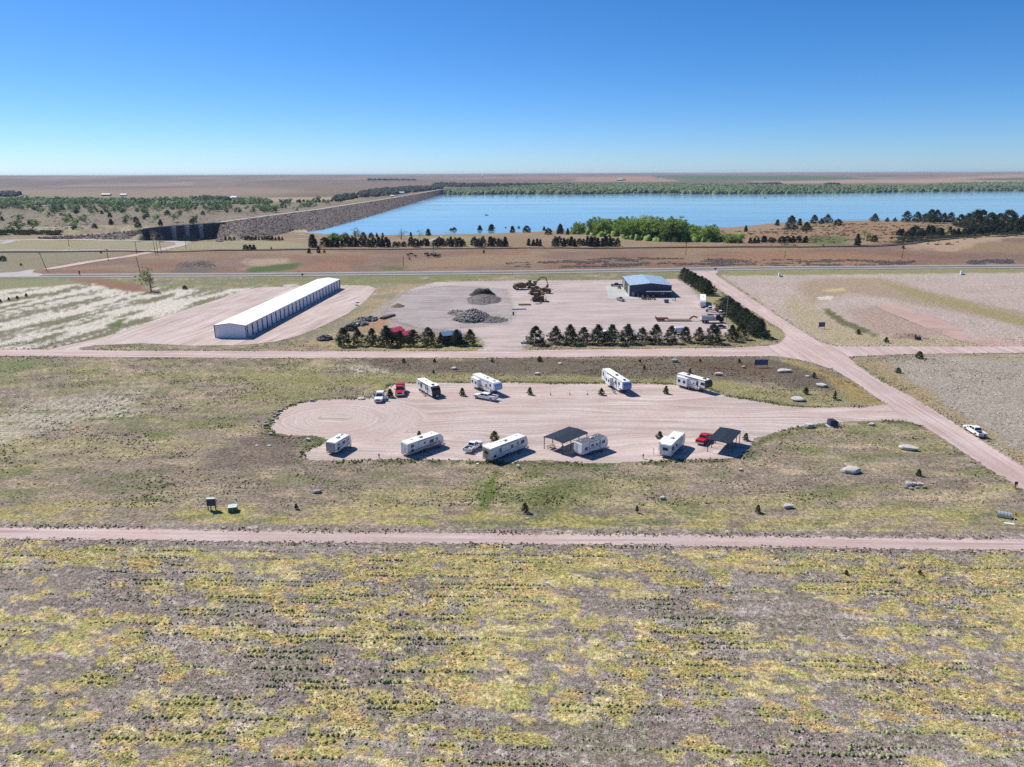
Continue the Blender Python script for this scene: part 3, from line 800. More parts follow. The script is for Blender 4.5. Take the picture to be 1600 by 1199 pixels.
sheet('gravel_road', gravel, 0.032, 1.0, poly=diag_road, latlon=ll_diag)
sheet('gravel_lot', gravel_lot_m, 0.016, 0.8, poly=camp_lot, latlon=ll_lot)
sheet('gravel_lot', gravel_lot_m, 0.012, 1.2, poly=storage_lot, latlon=ll_storage)
sheet('gravel_lot', gravel_yard_m, 0.008, 1.2, poly=yard, latlon=ll_lot, pad=6)
dirt_m = gravel_material('yard_dirt', A(186, 175, 171), A(168, 157, 153), 0.22, 0.25, 5)
sheet('dirt_patch', dirt_m, 0.020, 1.2, poly=P([(604, 492), (640, 455), (700, 446), (790, 452), (805, 490), (790, 508), (730, 512), (690, 516), (640, 510)]), latlon=ll_lot, pad=7)
sheet('dirt_track', track_m, 0.008, 1.5, poly=east_track, latlon=ll_lot)

conc_m = gravel_material('concrete', A(206, 206, 202), A(194, 194, 190), 0.05, 0.06, 0.05)
apron = P([(945.5, 446.5), (973, 446.5), (984, 463.5), (999, 464.5), (998, 467.5), (951, 467.2)])
sheet('concrete_apron', conc_m, 0.05, 0.7, poly=apron, pad=0.7)

# highway: pale shoulders, dark lanes, painted lines
hz = 0.10
shoulder_m = gravel_material('shoulder', A(176, 172, 168), A(166, 160, 154), 0.06, 0.10, 0.5)
asphalt_m = gravel_material('asphalt', A(128, 128, 132), A(118, 118, 122), 0.10, 0.06, 0.1)
old_asph_m = gravel_material('old_asphalt', A(196, 190, 186), A(184, 178, 174), 0.10, 0.06, 0.2)
def ll_line(pts):
    def f(x, y):
        return line_dist(x, y, pts), x
    return f
sheet('highway_shoulder', shoulder_m, 0.12, 2.0, line=hwy_c, half=8.6, follow=True, latlon=ll_line(hwy_c))
sheet('highway', asphalt_m, 0.16, 1.6, line=[p for p in hwy_c if p[0] < 900], half=3.9, follow=True, latlon=ll_line(hwy_c), pad=0.6)

def strip(name, pts, w, z, mat, dash=None, follow=True, off=0.0, kind='structure', step=6.0):
    """painted line / rail: a thin ribbon following a path; dash=(on, gap)"""
    b = MB(); Q = []
    for (x1, y1), (x2, y2) in zip(pts[:-1], pts[1:]):
        d = math.hypot(x2 - x1, y2 - y1); n = max(1, int(d / step))
        tx, ty = (x2 - x1) / d, (y2 - y1) / d
        nx_, ny_ = -ty, tx
        for k in range(n):
            s0, s1 = d * k / n, d * (k + 1) / n
            if dash:
                s1 = min(s1, s0 + dash[0])
                if d / n < dash[0]: pass
            for s_, sd in ((s0, -1), (s1, -1), (s1, 1), (s0, 1)):
                xx = x1 + tx * s_ + nx_ * (off + sd * w / 2); yy = y1 + ty * s_ + ny_ * (off + sd * w / 2)
                Q.append((xx, yy))
    Q = np.array(Q)
    zz = (terrain(Q[:, 0], Q[:, 1]) if follow else np.zeros(len(Q))) + z
    o = np_mesh(name, np.column_stack([Q, zz]), np.arange(len(Q)).reshape(-1, 4), mat)
    return tag(o, kind=kind) if kind else o
line_w = paint('line_white', A(225, 225, 222), 0.7, var=0.15)
line_y = paint('line_yellow', A(200, 170, 80), 0.7, var=0.15)
hw_in = [p for p in hwy_c if abs(p[0]) < 1100]
strip('lane_line', hw_in, 0.30, 0.19, line_w, off=3.6, step=12)
strip('lane_line', hw_in, 0.30, 0.19, line_w, off=-3.6, step=12)
hw_left = [p for p in hwy_c if -500 < p[0] < -90]
strip('lane_line', hw_in, 0.30, 0.19, line_y, dash=(5, 6), step=12)

# park roads on the left
sheet('park_road', old_asph_m, 0.10, 2.0, line=PT(pad_road_px[:9]), half=5.0, follow=True, pad=1.0)
sheet('access_road', gravel, 0.13, 1.6, line=PT(pad_road_px[7:13]), half=4.2, follow=True, pad=1.0)
sheet('road_junction', old_asph_m, 0.17, 1.6, poly=PT([(-80, 428.5), (0, 426.8), (28, 425.5), (48, 421.5), (56, 422.5), (50, 426), (70, 429), (60, 432.5), (-80, 434)]), follow=True, pad=1.0)
sheet('park_road', old_asph_m, 0.14, 2.0, line=PT([(-200, 393.5), (0, 391.8), (225, 391.6), (262, 391)]), half=3.5, follow=True, pad=1.0)
sheet('park_road', gravel, 0.12, 2.0, line=PT([(262, 379), (300, 379.5), (340, 379.5), (400, 380)]), half=1.5, follow=True, pad=1.0)
sheet('park_road', gravel, 0.12, 2.0, line=PT([(664, 380), (678, 374), (690, 369.5)]), half=1.6, follow=True, pad=1.0)
sheet('park_road', old_asph_m, 0.11, 2.0, line=PT([(5, 381), (20, 375.5), (60, 375)]), half=4.0, follow=True, pad=1.0)

# railway: ballast and two rails
rail_px = [(-1500, 407), (-300, 396.5), (0, 394.3), (225, 393.6), (400, 391.3), (800, 388.6), (1150, 386.2), (1300, 385.8), (1370, 385), (1420, 381), (1480, 374), (1600, 366), (1800, 356)]
rail = PT(rail_px)
ballast_m = gravel_material('ballast', A(104, 98, 98), A(90, 84, 84), 0.05, 0.15, 0.4)
sheet('railway_ballast', ballast_m, 0.55, 1.6, line=rail, half=3.2, follow=True, pad=0.8)
rust = paint('rail_steel', (0.10, 0.075, 0.06), 0.5, 0.6, 0.2)
for sgn in (-0.72, 0.72):
    strip('rail', rail[1:], 0.16, 0.78, rust, off=sgn, step=8)

# ------------------------------------------------------------------ water
def water_material():
    m, nt, b, o = new_mat('water')
    geo = nt.nodes.new('ShaderNodeNewGeometry'); pos = geo.outputs['Position']
    mp = nt.nodes.new('ShaderNodeMapping'); mp.inputs['Scale'].default_value = (0.0012, 0.009, 1); nt.links.new(pos, mp.inputs[0])
    big = noise_node(nt, mp.outputs[0], 1.0, 4, 0.6, 0.5)
    c = mixc(nt, mapr(nt, big, 0.35, 0.65), (0.20, 0.33, 0.39), (0.15, 0.28, 0.37))
    nt.links.new(c, b.inputs['Base Color'])
    nt.links.new(mapr(nt, big, 0.35, 0.7, 0.05, 0.16), b.inputs['Roughness'])
    b.inputs['IOR'].default_value = 1.33
    bp = nt.nodes.new('ShaderNodeBump'); bp.inputs['Strength'].default_value = 0.06; bp.inputs['Distance'].default_value = 0.3
    w = noise_node(nt, pos, 0.5, 3, 0.6)
    nt.links.new(w, bp.inputs['Height']); nt.links.new(bp.outputs[0], b.inputs['Normal'])
    return m
water_m = water_material()
lb = MB(); lb.add([(a, c, WATER_Z) for a, c in lake], [tuple(range(len(lake)))])
tag(lb.build('lake_water', water_m, fixn=False), kind='structure')
if lb and COL.objects['lake_water'].data.polygons[0].normal.z < 0:
    COL.objects['lake_water'].data.flip_normals()
pond = [at(a, b) for a, b in [(447, 374), (470, 372.6), (497, 373.5), (500, 376), (480, 379.5), (455, 379), (446, 376.5)]]
pz = min(p[2] for p in pond) + 0.15
pond = [on_plane(a, b, pz) + (pz,) for a, b in [(447, 374), (470, 372.6), (497, 373.5), (503, 376), (480, 379.5), (455, 379), (446, 376.5)]]
pb = MB(); pb.add([(p[0], p[1], pz) for p in pond], [tuple(range(len(pond)))])
po = pb.build('pond_water', water_m, fixn=False); tag(po, kind='structure')
if po.data.polygons[0].normal.z < 0: po.data.flip_normals()
# ------------------------------------------------------------------ weeds and grass (nobody could count them)
def veg_material(name, attr='tone', rough=0.85, trans=0.0):
    m, nt, b, o = new_mat(name)
    a = nt.nodes.new('ShaderNodeAttribute'); a.attribute_name = attr
    geo = nt.nodes.new('ShaderNodeNewGeometry')
    f = noise_node(nt, geo.outputs['Position'], 3.0, 2)
    k = mapr(nt, f, 0.3, 0.7, 0.8, 1.2)
    c = mixc(nt, 1.0, a.outputs['Color'], k, 'MULTIPLY')
    nt.links.new(c, b.inputs['Base Color'])
    b.inputs['Roughness'].default_value = rough
    b.inputs['Specular IOR Level'].default_value = 0.15
    if trans:
        tr = nt.nodes.new('ShaderNodeBsdfTranslucent'); nt.links.new(c, tr.inputs[0])
        mx = nt.nodes.new('ShaderNodeMixShader'); mx.inputs[0].default_value = trans
        nt.links.new(b.outputs[0], mx.inputs[1]); nt.links.new(tr.outputs[0], mx.inputs[2])
        nt.links.new(mx.outputs[0], o.inputs[0])
    return m
veg_m = veg_material('vegetation', trans=0.25)
grass_m = veg_material('grass_blades', trans=0.5)
RS = np.random.RandomState(11)

def domes(name, x, y, r, h, col, jit=0.35, follow=False, z0=None):
    """low ragged clumps: one jittered pyramid-dome of 8 triangles each"""
    n = len(x)
    ang = (np.arange(4) * math.pi / 2)[None, :] + RS.rand(n, 1) * 3.14
    rr = r[:, None] * (1 + jit * (RS.rand(n, 4) - 0.5) * 2)
    bx = x[:, None] + np.cos(ang) * rr; by = y[:, None] + np.sin(ang) * rr
    zb = (terrain(x, y) if follow else np.zeros(n)) if z0 is None else z0
    ang2 = ang + math.pi / 4 + 0.5 * (RS.rand(n, 4) - .5)
    r2 = rr * 0.72
    mx = x[:, None] + np.cos(ang2) * r2; my = y[:, None] + np.sin(ang2) * r2
    mz = zb[:, None] + h[:, None] * (0.45 + 0.5 * RS.rand(n, 4))
    V = np.zeros((n, 9, 3))
    V[:, 0:4, 0] = bx; V[:, 0:4, 1] = by; V[:, 0:4, 2] = (zb - 0.05)[:, None]
    V[:, 4:8, 0] = mx; V[:, 4:8, 1] = my; V[:, 4:8, 2] = mz
    V[:, 8, 0] = x + r * 0.3 * (RS.rand(n) - .5); V[:, 8, 1] = y + r * 0.3 * (RS.rand(n) - .5); V[:, 8, 2] = zb + h
    T = []
    for i in range(4):
        j = (i + 1) % 4
        T += [(i, j, 4 + i), (4 + i, j, 4 + j), (4 + i, 4 + j, 8)]
    T = np.array(T)
    F = (np.arange(n)[:, None, None] * 9 + T[None]).reshape(-1, 3)
    cc = np.repeat(col[:, None, :], 9, 1)
    cc = cc * (0.8 + 0.4 * RS.rand(n, 9, 1))
    o = np_mesh(name, V.reshape(-1, 3), F, veg_m, cols={'tone': cc.reshape(-1, 3)})
    return o

def blades(name, x, y, h, w, col, k=5, lean=0.5, follow=False, spread=0.35):
    n = len(x)
    a = RS.rand(n, k) * 6.283
    off = RS.rand(n, k, 2) - 0.5
    bx = x[:, None] + off[..., 0] * spread; by = y[:, None] + off[..., 1] * spread
    ww = w[:, None] * (0.6 + 0.8 * RS.rand(n, k)); hh = h[:, None] * (0.6 + 0.6 * RS.rand(n, k))
    V = np.zeros((n, k, 3, 3))
    V[..., 0, 0] = bx - np.cos(a) * ww / 2; V[..., 0, 1] = by - np.sin(a) * ww / 2
    V[..., 1, 0] = bx + np.cos(a) * ww / 2; V[..., 1, 1] = by + np.sin(a) * ww / 2
    V[..., 2, 0] = bx + hh * lean * (0.7 + 0.6 * (RS.rand(n, k) - .5)); V[..., 2, 1] = by + hh * lean * (RS.rand(n, k) - 0.5); V[..., 2, 2] = hh
    z = (terrain(x, y) if follow else np.zeros(n))
    V[..., 2] += z[:, None, None] - 0.03
    F = np.arange(n * k * 3).reshape(-1, 3)
    cc = np.repeat((col[:, None, :] * (0.75 + 0.5 * RS.rand(n, k, 1)))[:, :, None, :], 3, 2)
    return np_mesh(name, V.reshape(-1, 3), F, grass_m, cols={'tone': cc.reshape(-1, 3)})

def scatter(n, y0, y1, wide=0.80):
    """random places in the wedge of country ahead"""
    y = np.sqrt(RS.rand(n) * (y1 ** 2 - y0 ** 2) + y0 ** 2)
    x = (RS.rand(n) * 2 - 1) * wide * (y + 12)
    return x, y

vlim = (near_bot[4][0] * rown.x + near_bot[4][1] * rown.y)

# dry grass on the yellow patches of the near field
x, y = scatter(90000, 48, 132)
u, v = rowc(x, y)
(op, bc), _ = grass_blobs(u, v, v < vlim - 0.5)
keep = op > 0.55 + 0.35 * RS.rand(len(x))
x, y, bc = x[keep], y[keep], bc[keep]
tag(blades('dry_grass', x, y, 0.05 + 0.07 * RS.rand(len(x)), 0.10 + 0 * x, np.minimum(bc * np.array([1.5, 1.46, 1.36]), .65), k=5, lean=3.4), kind='stuff')

# green weeds standing in sown rows
rows = []
vv = vlim - 1.5
while vv > -400:
    sp = 1.1 if RS.rand() < 0.25 else 2.2
    vv -= sp
    u_ = np.arange(-190, 190, 0.42)
    u_ = u_ + 0.15 * RS.randn(len(u_))
    dens = fbm(u_ / 6.0, np.full(len(u_), vv) / 2.1, 3, 501) + 0.06 * (fbm(u_ / 40, np.full(len(u_), vv) / 30, 2, 503) - .5)
    kk = RS.rand(len(u_)) < sst(0.50, 0.60, dens) * 0.85
    vj = vv + 0.11 * RS.randn(len(u_))
    rows.append(np.stack([u_[kk], vj[kk]], -1))
rows = np.concatenate(rows)
x = rows[:, 0] * rowdir.x + rows[:, 1] * rown.x; y = rows[:, 0] * rowdir.y + rows[:, 1] * rown.y
if y.max() < 0: x, y = -x, -y
k = (y > 46) & (y < 132) & (np.abs(x) < 0.82 * (y + 12)); x, y = x[k], y[k]
n = len(x)
wc = np.where(RS.rand(n, 1) < 0.7, A(116, 124, 88)[None], A(150, 158, 98)[None]) * (0.75 + 0.5 * RS.rand(n, 1))
tag(domes('row_weeds', x, y, 0.12 + 0.14 * RS.rand(n), 0.10 + 0.14 * RS.rand(n), wc * 1.9), kind='stuff')
# loose weeds and clods between the rows
x, y = scatter(34000, 48, 132); u, v = rowc(x, y)
k = (v < vlim - 0.3); x, y = x[k], y[k]; n = len(x)
q = RS.rand(n, 1)
cl = fbm(x / 5, y / 2.5, 3, 511)[:, None]
wc = np.where(q < 0.22, A(150, 138, 132)[None], np.where(q < 0.72, A(222, 210, 204)[None], np.where(q < 0.62 + 0.7 * (cl > 0.55), A(124, 130, 92)[None], A(170, 158, 148)[None])))
tag(domes('field_clods', x, y, 0.05 + 0.10 * RS.rand(n), 0.02 + 0.05 * RS.rand(n), wc * (0.8 + 0.4 * RS.rand(n, 1))), kind='stuff')

# scrub of the camp field and the strips round the lot
x, y = scatter(120000, 122, 262, 0.86)
d = np.maximum.reduce([poly_sdf(x, y, q) for q in (near_road, camp_lot, diag_road, mid_road, yard, storage_lot)])
u, v = rowc(x, y)
k = (d < -0.5) & (v > vlim); x, y, u, v = x[k], y[k], u[k], v[k]
dens = fbm(u / 12, v / 5, 4, 521) * 0.6 + fbm(u / 3, v / 2, 2, 523) * 0.4
k = RS.rand(len(x)) < 0.62 * sst(0.38, 0.62, dens); x, y = x[k], y[k]
C, _ = colour_land(x, y); n = len(x)
q = RS.rand(n, 1)
f = np.where(q < 0.40, 0.80, np.where(q < 0.66, 1.3, 2.1))
C = C * f * np.where(q < 0.42, np.array([[0.92, 1.05, 0.80]]), np.array([[1.04, 1.0, 0.9]]))
tag(domes('field_scrub', x, y, 0.10 + 0.20 * RS.rand(n) ** 2, 0.05 + 0.12 * RS.rand(n), C), kind='stuff')
# weeds creeping over the margins of the gravel
def margin(name, poly, n, out0, out1, col, seed, r=0.28):
    xs = [p[0] for p in poly]; ys = [p[1] for p in poly]
    seg = []; L = 0
    P2 = poly + [poly[0]]
    for (x1, y1), (x2, y2) in zip(P2[:-1], P2[1:]):
        seg.append((x1, y1, x2, y2, math.hypot(x2 - x1, y2 - y1)))
    tot = sum(s[4] for s in seg); out = []
    for s in seg:
        m = int(n * s[4] / tot)
        t = RS.rand(m); nx_, ny_ = (s[3] - s[1]) / (s[4] + 1e-9), -(s[2] - s[0]) / (s[4] + 1e-9)
        o_ = out0 + (out1 - out0) * RS.rand(m) * np.sign(RS.rand(m) - 0.0)
        out.append(np.stack([s[0] + (s[2] - s[0]) * t + nx_ * o_, s[1] + (s[3] - s[1]) * t + ny_ * o_], -1))
    q = np.concatenate(out); x, y = q[:, 0], q[:, 1]
    d = poly_sdf(x, y, poly)
    oth = np.maximum.reduce([poly_sdf(x, y, q) for q in (near_road, camp_lot, diag_road, mid_road, yard, storage_lot) if q is not poly])
    k = (oth < -0.3) & (d < 0.6) & (d > -out1) & (y > 20) & (y < 400) & (RS.rand(len(x)) < sst(0.36, 0.58, fbm(x / 6, y / 6, 3, seed)))
    x, y = x[k], y[k]; n = len(x)
    tag(domes(name, x, y, r * (0.5 + RS.rand(n)), r * (0.6 + RS.rand(n)), col[None] * (0.7 + 0.6 * RS.rand(n, 1))), kind='stuff')
margin('verge_weeds', camp_lot, 2600, -1.6, 1.8, A(120, 128, 82), 531, .22)
margin('verge_weeds', diag_road, 2600, -1.6, 1.8, A(126, 124, 88), 533, 0.17)
margin('verge_weeds', near_road, 3600, -1.2, 1.3, A(122, 118, 86), 535, 0.14)
margin('verge_weeds', mid_road, 2200, -1.5, 1.5, A(116, 120, 84), 537, 0.18)

# brush along the highway ditch
def brush(name, poly, n, r, h, col, seed, thr=0.5):
    xs = [p[0] for p in poly]; ys = [p[1] for p in poly]
    x = min(xs) + (max(xs) - min(xs)) * RS.rand(n * 4); y = min(ys) + (max(ys) - min(ys)) * RS.rand(n * 4)
    k = (poly_sdf(x, y, poly) > 0) & (fbm(x / 26, y / 9, 3, seed) > thr)
    x, y = x[k], y[k]; k = RS.rand(len(x)) < sst(0.34, 0.6, fbm(x / 5, y / 5, 3, seed + 3)); x, y = x[k][:n // 2], y[k][:n // 2]; m = len(x)
    tag(blades(name, x, y, 0.7 * h * (0.6 + 0.8 * RS.rand(m)), r * (0.7 + 0.5 * RS.rand(m)), np.minimum(col[None] * 1.5, .6) * (0.7 + 0.6 * RS.rand(m, 1)), k=8, lean=0.35, follow=True, spread=r * 2.2), kind='stuff')
brush('roadside_brush', PT([(860, 409), (960, 403), (1060, 404), (1180, 406), (1290, 406), (1430, 408), (1425, 414.5), (1290, 415.5), (1060, 416.5), (860, 418.5), (800, 418), (790, 411)]), 7000, 0.7, 0.9, A(136, 126, 118), 541, 0.46)
brush('roadside_brush', PT([(1510, 407), (1580, 406), (1584, 412), (1512, 414)]), 700, 0.8, 1.0, A(128, 122, 128), 543, 0.3)
brush('roadside_brush', PT([(275, 411), (325, 407), (340, 418), (275, 422)]), 500, 0.5, 0.5, A(134, 126, 120), 545, 0.45)
brush('lakeside_scrub', PT([(1150, 362), (1300, 350), (1500, 350), (1600, 368), (1500, 384), (1300, 384), (1150, 382)]), 1500, 1.2, 1.5, A(116, 110, 88), 547, 0.48)
brush('cutting_scrub', PT([(1400, 372), (1450, 367), (1520, 363), (1610, 358), (1610, 366), (1520, 371), (1450, 378), (1405, 382)]), 1500, 1.7, 2.3, A(74, 76, 60), 549, 0.34)
brush('valley_scrub', PT([(-60, 320), (400, 318), (440, 335), (330, 350), (200, 360), (-60, 366)]), 2600, 1.3, 1.6, A(118, 114, 92), 551, 0.5)
brush('verge_scrub', PT([(-60, 360), (95, 362), (95, 368), (-60, 369)]), 700, 2.0, 3.0, A(58, 62, 50), 553, 0.25)
# ------------------------------------------------------------------ trees
bark_m = paint('bark', (0.12, 0.09, 0.07), 0.9, var=0.3, scale=4)
def leaf_material(name):
    m, nt, b, o = new_mat(name)
    a = nt.nodes.new('ShaderNodeAttribute'); a.attribute_name = 'tone'
    oi = nt.nodes.new('ShaderNodeObjectInfo')
    k = mapr(nt, oi.outputs['Random'], 0, 1, 0.82, 1.18)
    c = mixc(nt, 1.0, a.outputs['Color'], k, 'MULTIPLY')
    nt.links.new(c, b.inputs['Base Color'])
    b.inputs['Roughness'].default_value = 0.75; b.inputs['Specular IOR Level'].default_value = 0.2
    tr = nt.nodes.new('ShaderNodeBsdfTranslucent'); nt.links.new(c, tr.inputs[0])
    mx = nt.nodes.new('ShaderNodeMixShader'); mx.inputs[0].default_value = 0.22
    nt.links.new(b.outputs[0], mx.inputs[1]); nt.links.new(tr.outputs[0], mx.inputs[2])
    nt.links.new(mx.outputs[0], o.inputs[0])
    return m
leaf_m = leaf_material('foliage')

def leaf_mesh(name, cen, cr, per, size, col, rs, flat_=0.7, tonev=0.35):
    """triangles scattered in clumps through a crown"""
    n = len(cen)
    d = rs.randn(n, per, 3); d /= np.linalg.norm(d, axis=2, keepdims=True) + 1e-9
    d *= (rs.rand(n, per, 1) ** 0.45) * cr[:, None, None]
    d[..., 2] *= flat_
    c = cen[:, None, :] + d
    V = c[:, :, None, :] + (rs.rand(n, per, 3, 3) - 0.5) * size * 2.0
    tone = (1 + tonev * (rs.rand(n, 1, 1, 1) - 0.5) * 2) * (0.8 + 0.4 * rs.rand(n, per, 1, 1))
    cc = np.asarray(col)[None, None, None, :] * tone * np.ones((n, per, 3, 1))
    V = V.reshape(-1, 3)
    me_o = np_mesh(name, V, np.arange(len(V)).reshape(-1, 3), leaf_m, cols={'tone': cc.reshape(-1, 3)})
    me = me_o.data
    bpy.data.objects.remove(me_o)
    return me

def trunk_mesh(name, h, r, limbs, rs, mat=None, forks=None):
    b = MB()
    p = Vector((0, 0, -0.2)); q = Vector((0.04 * h * (rs.rand() - .5), 0.04 * h * (rs.rand() - .5), h * 0.5)); t = Vector((q.x * 1.6, q.y * 1.6, h))
    b.bar(p, q, r * 2, 6, r * 1.3); b.bar(q, t, r * 1.3, 5, r * 0.4)
    for i in range(limbs):
        f = 0.18 + 0.7 * i / max(1, limbs); a = rs.rand() * 6.28
        s = p.lerp(q, f / 0.5) if f < 0.5 else q.lerp(t, (f - 0.5) / 0.5)
        L = h * (0.30 * (1 - f) + 0.08)
        b.bar(s, s + Vector((math.cos(a) * L, math.sin(a) * L, L * 0.35)), r * 0.7, 4, r * 0.2)
    o = b.build(name, mat or bark_m, fixn=False); me = o.data; bpy.data.objects.remove(o)
    return me

def pine_crown(seed, col, n=190, per=26, size=0.22, wide=0.36, low=0.10, irr=0.30):
    rs = np.random.RandomState(seed)
    z = low + (1 - low) * rs.rand(n) ** 1.15
    prof = np.where(z < 0.32, 0.78 + 0.22 * (z - low) / 0.22, ((1 - z) / 0.68) ** 0.8 * 0.92 + 0.06)
    a = rs.rand(n) * 6.283
    lob = 1 + irr * np.sin(a * 2 + rs.rand() * 6 + z * 5) * rs.rand(n) + irr * (rs.rand(n) - .5)
    r = wide * prof * lob * (0.25 + 0.75 * np.sqrt(rs.rand(n)))
    cen = np.stack([np.cos(a) * r, np.sin(a) * r, z], -1) * 6.5
    cen[-3:] = np.array([[0, 0, 6.2], [0.1, 0, 5.8], [0, 0.1, 6.5]])
    cr = 0.45 + 0.30 * rs.rand(n)
    return leaf_mesh('pine_crown', cen, cr, per, size, col, rs)

pines = [(pine_crown(s, A(78, 90, 70), wide=w, irr=ir), trunk_mesh('pine_trunk', 5.2, 0.16, 7, np.random.RandomState(s))) for s, w, ir in
         ((1, .50, .35), (2, .44, .35), (3, .54, .4), (4, .47, .5), (5, .48, .3), (6, .52, .45))]
saplings = [(pine_crown(20 + s, A(92, 102, 64), n=120, per=22, size=0.32, wide=w, low=0.12, irr=0.25), trunk_mesh('sapling_trunk', 5.2, 0.16, 3, np.random.RandomState(s))) for s, w in ((1, .36), (2, .42), (3, .33))]

def cedar_crown(seed, col, shape, n=110, per=22, size=0.30):
    rs = np.random.RandomState(seed)
    z = rs.rand(n)
    prof = (1 - z) ** 0.6 if shape == 'cone' else np.sqrt(np.clip(1 - (z * 1.02) ** 2, 0.02, 1)) * (0.85 + 0.15 * z)
    a = rs.rand(n) * 6.283
    r = (0.30 if shape == 'cone' else 0.46) * prof * (0.4 + 0.6 * np.sqrt(rs.rand(n))) * (1 + 0.35 * (rs.rand(n) - .5))
    cen = np.stack([np.cos(a) * r, np.sin(a) * r, 0.05 + 0.9 * z], -1) * 6.0
    return leaf_mesh('cedar_crown', cen, 0.5 + 0.35 * rs.rand(n), per, size, col, rs)
cedars = [(cedar_crown(31, A(68, 78, 62), 'cone'), trunk_mesh('cedar_trunk', 4, .15, 2, np.random.RandomState(31))),
          (cedar_crown(32, A(72, 82, 68), 'round'), trunk_mesh('cedar_trunk', 4, .15, 2, np.random.RandomState(32))),
          (cedar_crown(33, A(76, 84, 62), 'round'), trunk_mesh('cedar_trunk', 4, .15, 2, np.random.RandomState(33))),
          (cedar_crown(34, A(66, 76, 64), 'cone'), trunk_mesh('cedar_trunk', 4, .15, 2, np.random.RandomState(34)))]

def broad_crown(seed, col, n=110, per=22, size=0.42, low=0.06, sparse=0.0, R=0.42):
    rs = np.random.RandomState(seed)
    k = 7
    lobes = np.stack([(rs.rand(k) - .5) * 0.62 * R / .42, (rs.rand(k) - .5) * 0.62 * R / .42, low + 0.18 + (0.82 - low - 0.1) * rs.rand(k)], -1)
    lr = (0.16 + 0.12 * rs.rand(k)) * R / .42
    i = rs.randint(0, k, n)
    d = rs.randn(n, 3); d /= np.linalg.norm(d, axis=1, keepdims=True)
    cen = (lobes[i] + d * (lr[i] * (0.55 + 0.45 * rs.rand(n)))[:, None]) * 10.0
    return leaf_mesh('crown', cen, (0.55 + 0.6 * rs.rand(n)) * (1 - sparse * 0.4), per, size, col, rs)
def broad_trunk(seed, h=7.5, r=0.28, limbs=8):
    return trunk_mesh('trunk', h, r, limbs, np.random.RandomState(seed))
GREEN1, GREEN2, GREEN3 = A(172, 198, 104), A(148, 176, 92), A(188, 206, 122)
broads = [(broad_crown(41, GREEN1), broad_trunk(41)), (broad_crown(42, GREEN2), broad_trunk(42)), (broad_crown(43, GREEN3, n=70), broad_trunk(43)), (broad_crown(44, GREEN2, n=110), broad_trunk(44)), (broad_crown(45, GREEN1, n=100), broad_trunk(45))]
sparse = [(broad_crown(51, A(150, 162, 116), n=42, per=12, size=.25, sparse=1), broad_trunk(51, 9, .25, 14)), (broad_crown(52, A(150, 158, 100), n=60, per=12, size=.22, sparse=1), broad_trunk(52, 8.6, .22, 16)), (broad_crown(53, A(160, 166, 92), n=120, per=16, size=.26, low=.2, sparse=1, R=.5), broad_trunk(53, 8.6, .26, 20))]
valley_t = [broad_crown(61, A(150, 176, 110), n=44, per=14, size=.75, low=.05), broad_crown(62, A(134, 162, 104), n=48, per=14, size=.75, low=.05), broad_crown(63, A(166, 186, 124), n=40, per=14, size=.7, low=.08), broad_crown(64, A(120, 142, 98), n=44, per=14, size=.7, low=.03)]

def height_at(px, base, top, pos):
    d = ray(px, top); D = math.hypot(pos[0], pos[1])
    return max(0.3, CAMH + d.z * D / math.hypot(d.x, d.y) - pos[2])

RT = random.Random(5)
def plant(kind_name, meshes, base_h, px, base, top, label, cat, group=None, wide=1.0, parts=True, names=('crown', 'trunk'), idx=None, pos=None, h=None):
    pos = pos or at(px, base)
    h = h or height_at(px, base, top, pos)
    s = h / base_h
    m = meshes[RT.randrange(len(meshes)) if idx is None else idx]
    w = s * wide * RT.uniform(0.92, 1.08)
    if parts:
        e = empty(kind_name, pos, RT.uniform(0, 6.28), label, cat, group)
        e.scale = (w, w, s)
        for nm, me in zip(names, m):
            link(bpy.data.objects.new(nm, me), e)
        return e
    o = bpy.data.objects.new(kind_name, m if not isinstance(m, tuple) else m[0])
    o.location = pos; o.rotation_euler = (0, 0, RT.uniform(0, 6.28)); o.scale = (w, w, s)
    link(o)
    return tag(o, label, cat, group)

ORD = ['first', 'second', 'third', 'fourth', 'fifth', 'sixth', 'seventh', 'eighth', 'ninth', 'tenth', 'eleventh', 'twelfth', 'thirteenth', 'fourteenth', 'fifteenth', 'sixteenth', 'seventeenth', 'eighteenth', 'nineteenth', 'twentieth', 'twenty first', 'twenty second', 'twenty third', 'twenty fourth', 'twenty fifth']
G = 'pines planted in a row along the middle gravel road'
rowA = [(537.5, 540.6, 513, 1.15), (560.4, 540, 515, .85), (582, 540, 513.8, 1.0), (604.4, 540.6, 509.4, 1.1), (625.6, 540, 517.5, 1.0), (646, 540, 515.6, 1.1), (669.4, 540, 512.5, 1.05), (688.7, 539.5, 522, .95), (713.7, 539.4, 515.4, 1.15), (735, 539, 515.4, .95)]
for i, (a, b_, t, w) in enumerate(rowA):
    plant('pine_tree', pines, 6.6, a, b_, t, 'dark green pine, %s from the left in the row by the red and blue sheds' % ORD[i], 'pine tree', G, w)
rowB = [(837, 537.5, 510.6, 1.15), (868, 536.5, 510, 1), (890.6, 537.5, 507.5, 1.1), (912, 536.5, 512, 1), (934.4, 537.5, 507.5, 1.05), (955.6, 537.5, 507.5, 1.05), (980.6, 536.5, 507, 1), (1003, 536, 512, .95), (1024.3, 536, 507.6, 1), (1048.6, 536, 510, 1.05),
        (1070.6, 534, 511, 1), (1092, 536, 511.8, .8), (1113.3, 536, 507, 1.05), (1143, 533, 508, 1), (1157, 530, 506, .95)]
for i, (a, b_, t, w) in enumerate(rowB):
    plant('pine_tree', pines, 6.6, a, b_, t, 'dark green pine, %s from the left in the long row below the equipment yard' % ORD[i], 'pine tree', G, w)
G = 'pines planted along the diagonal gravel road'
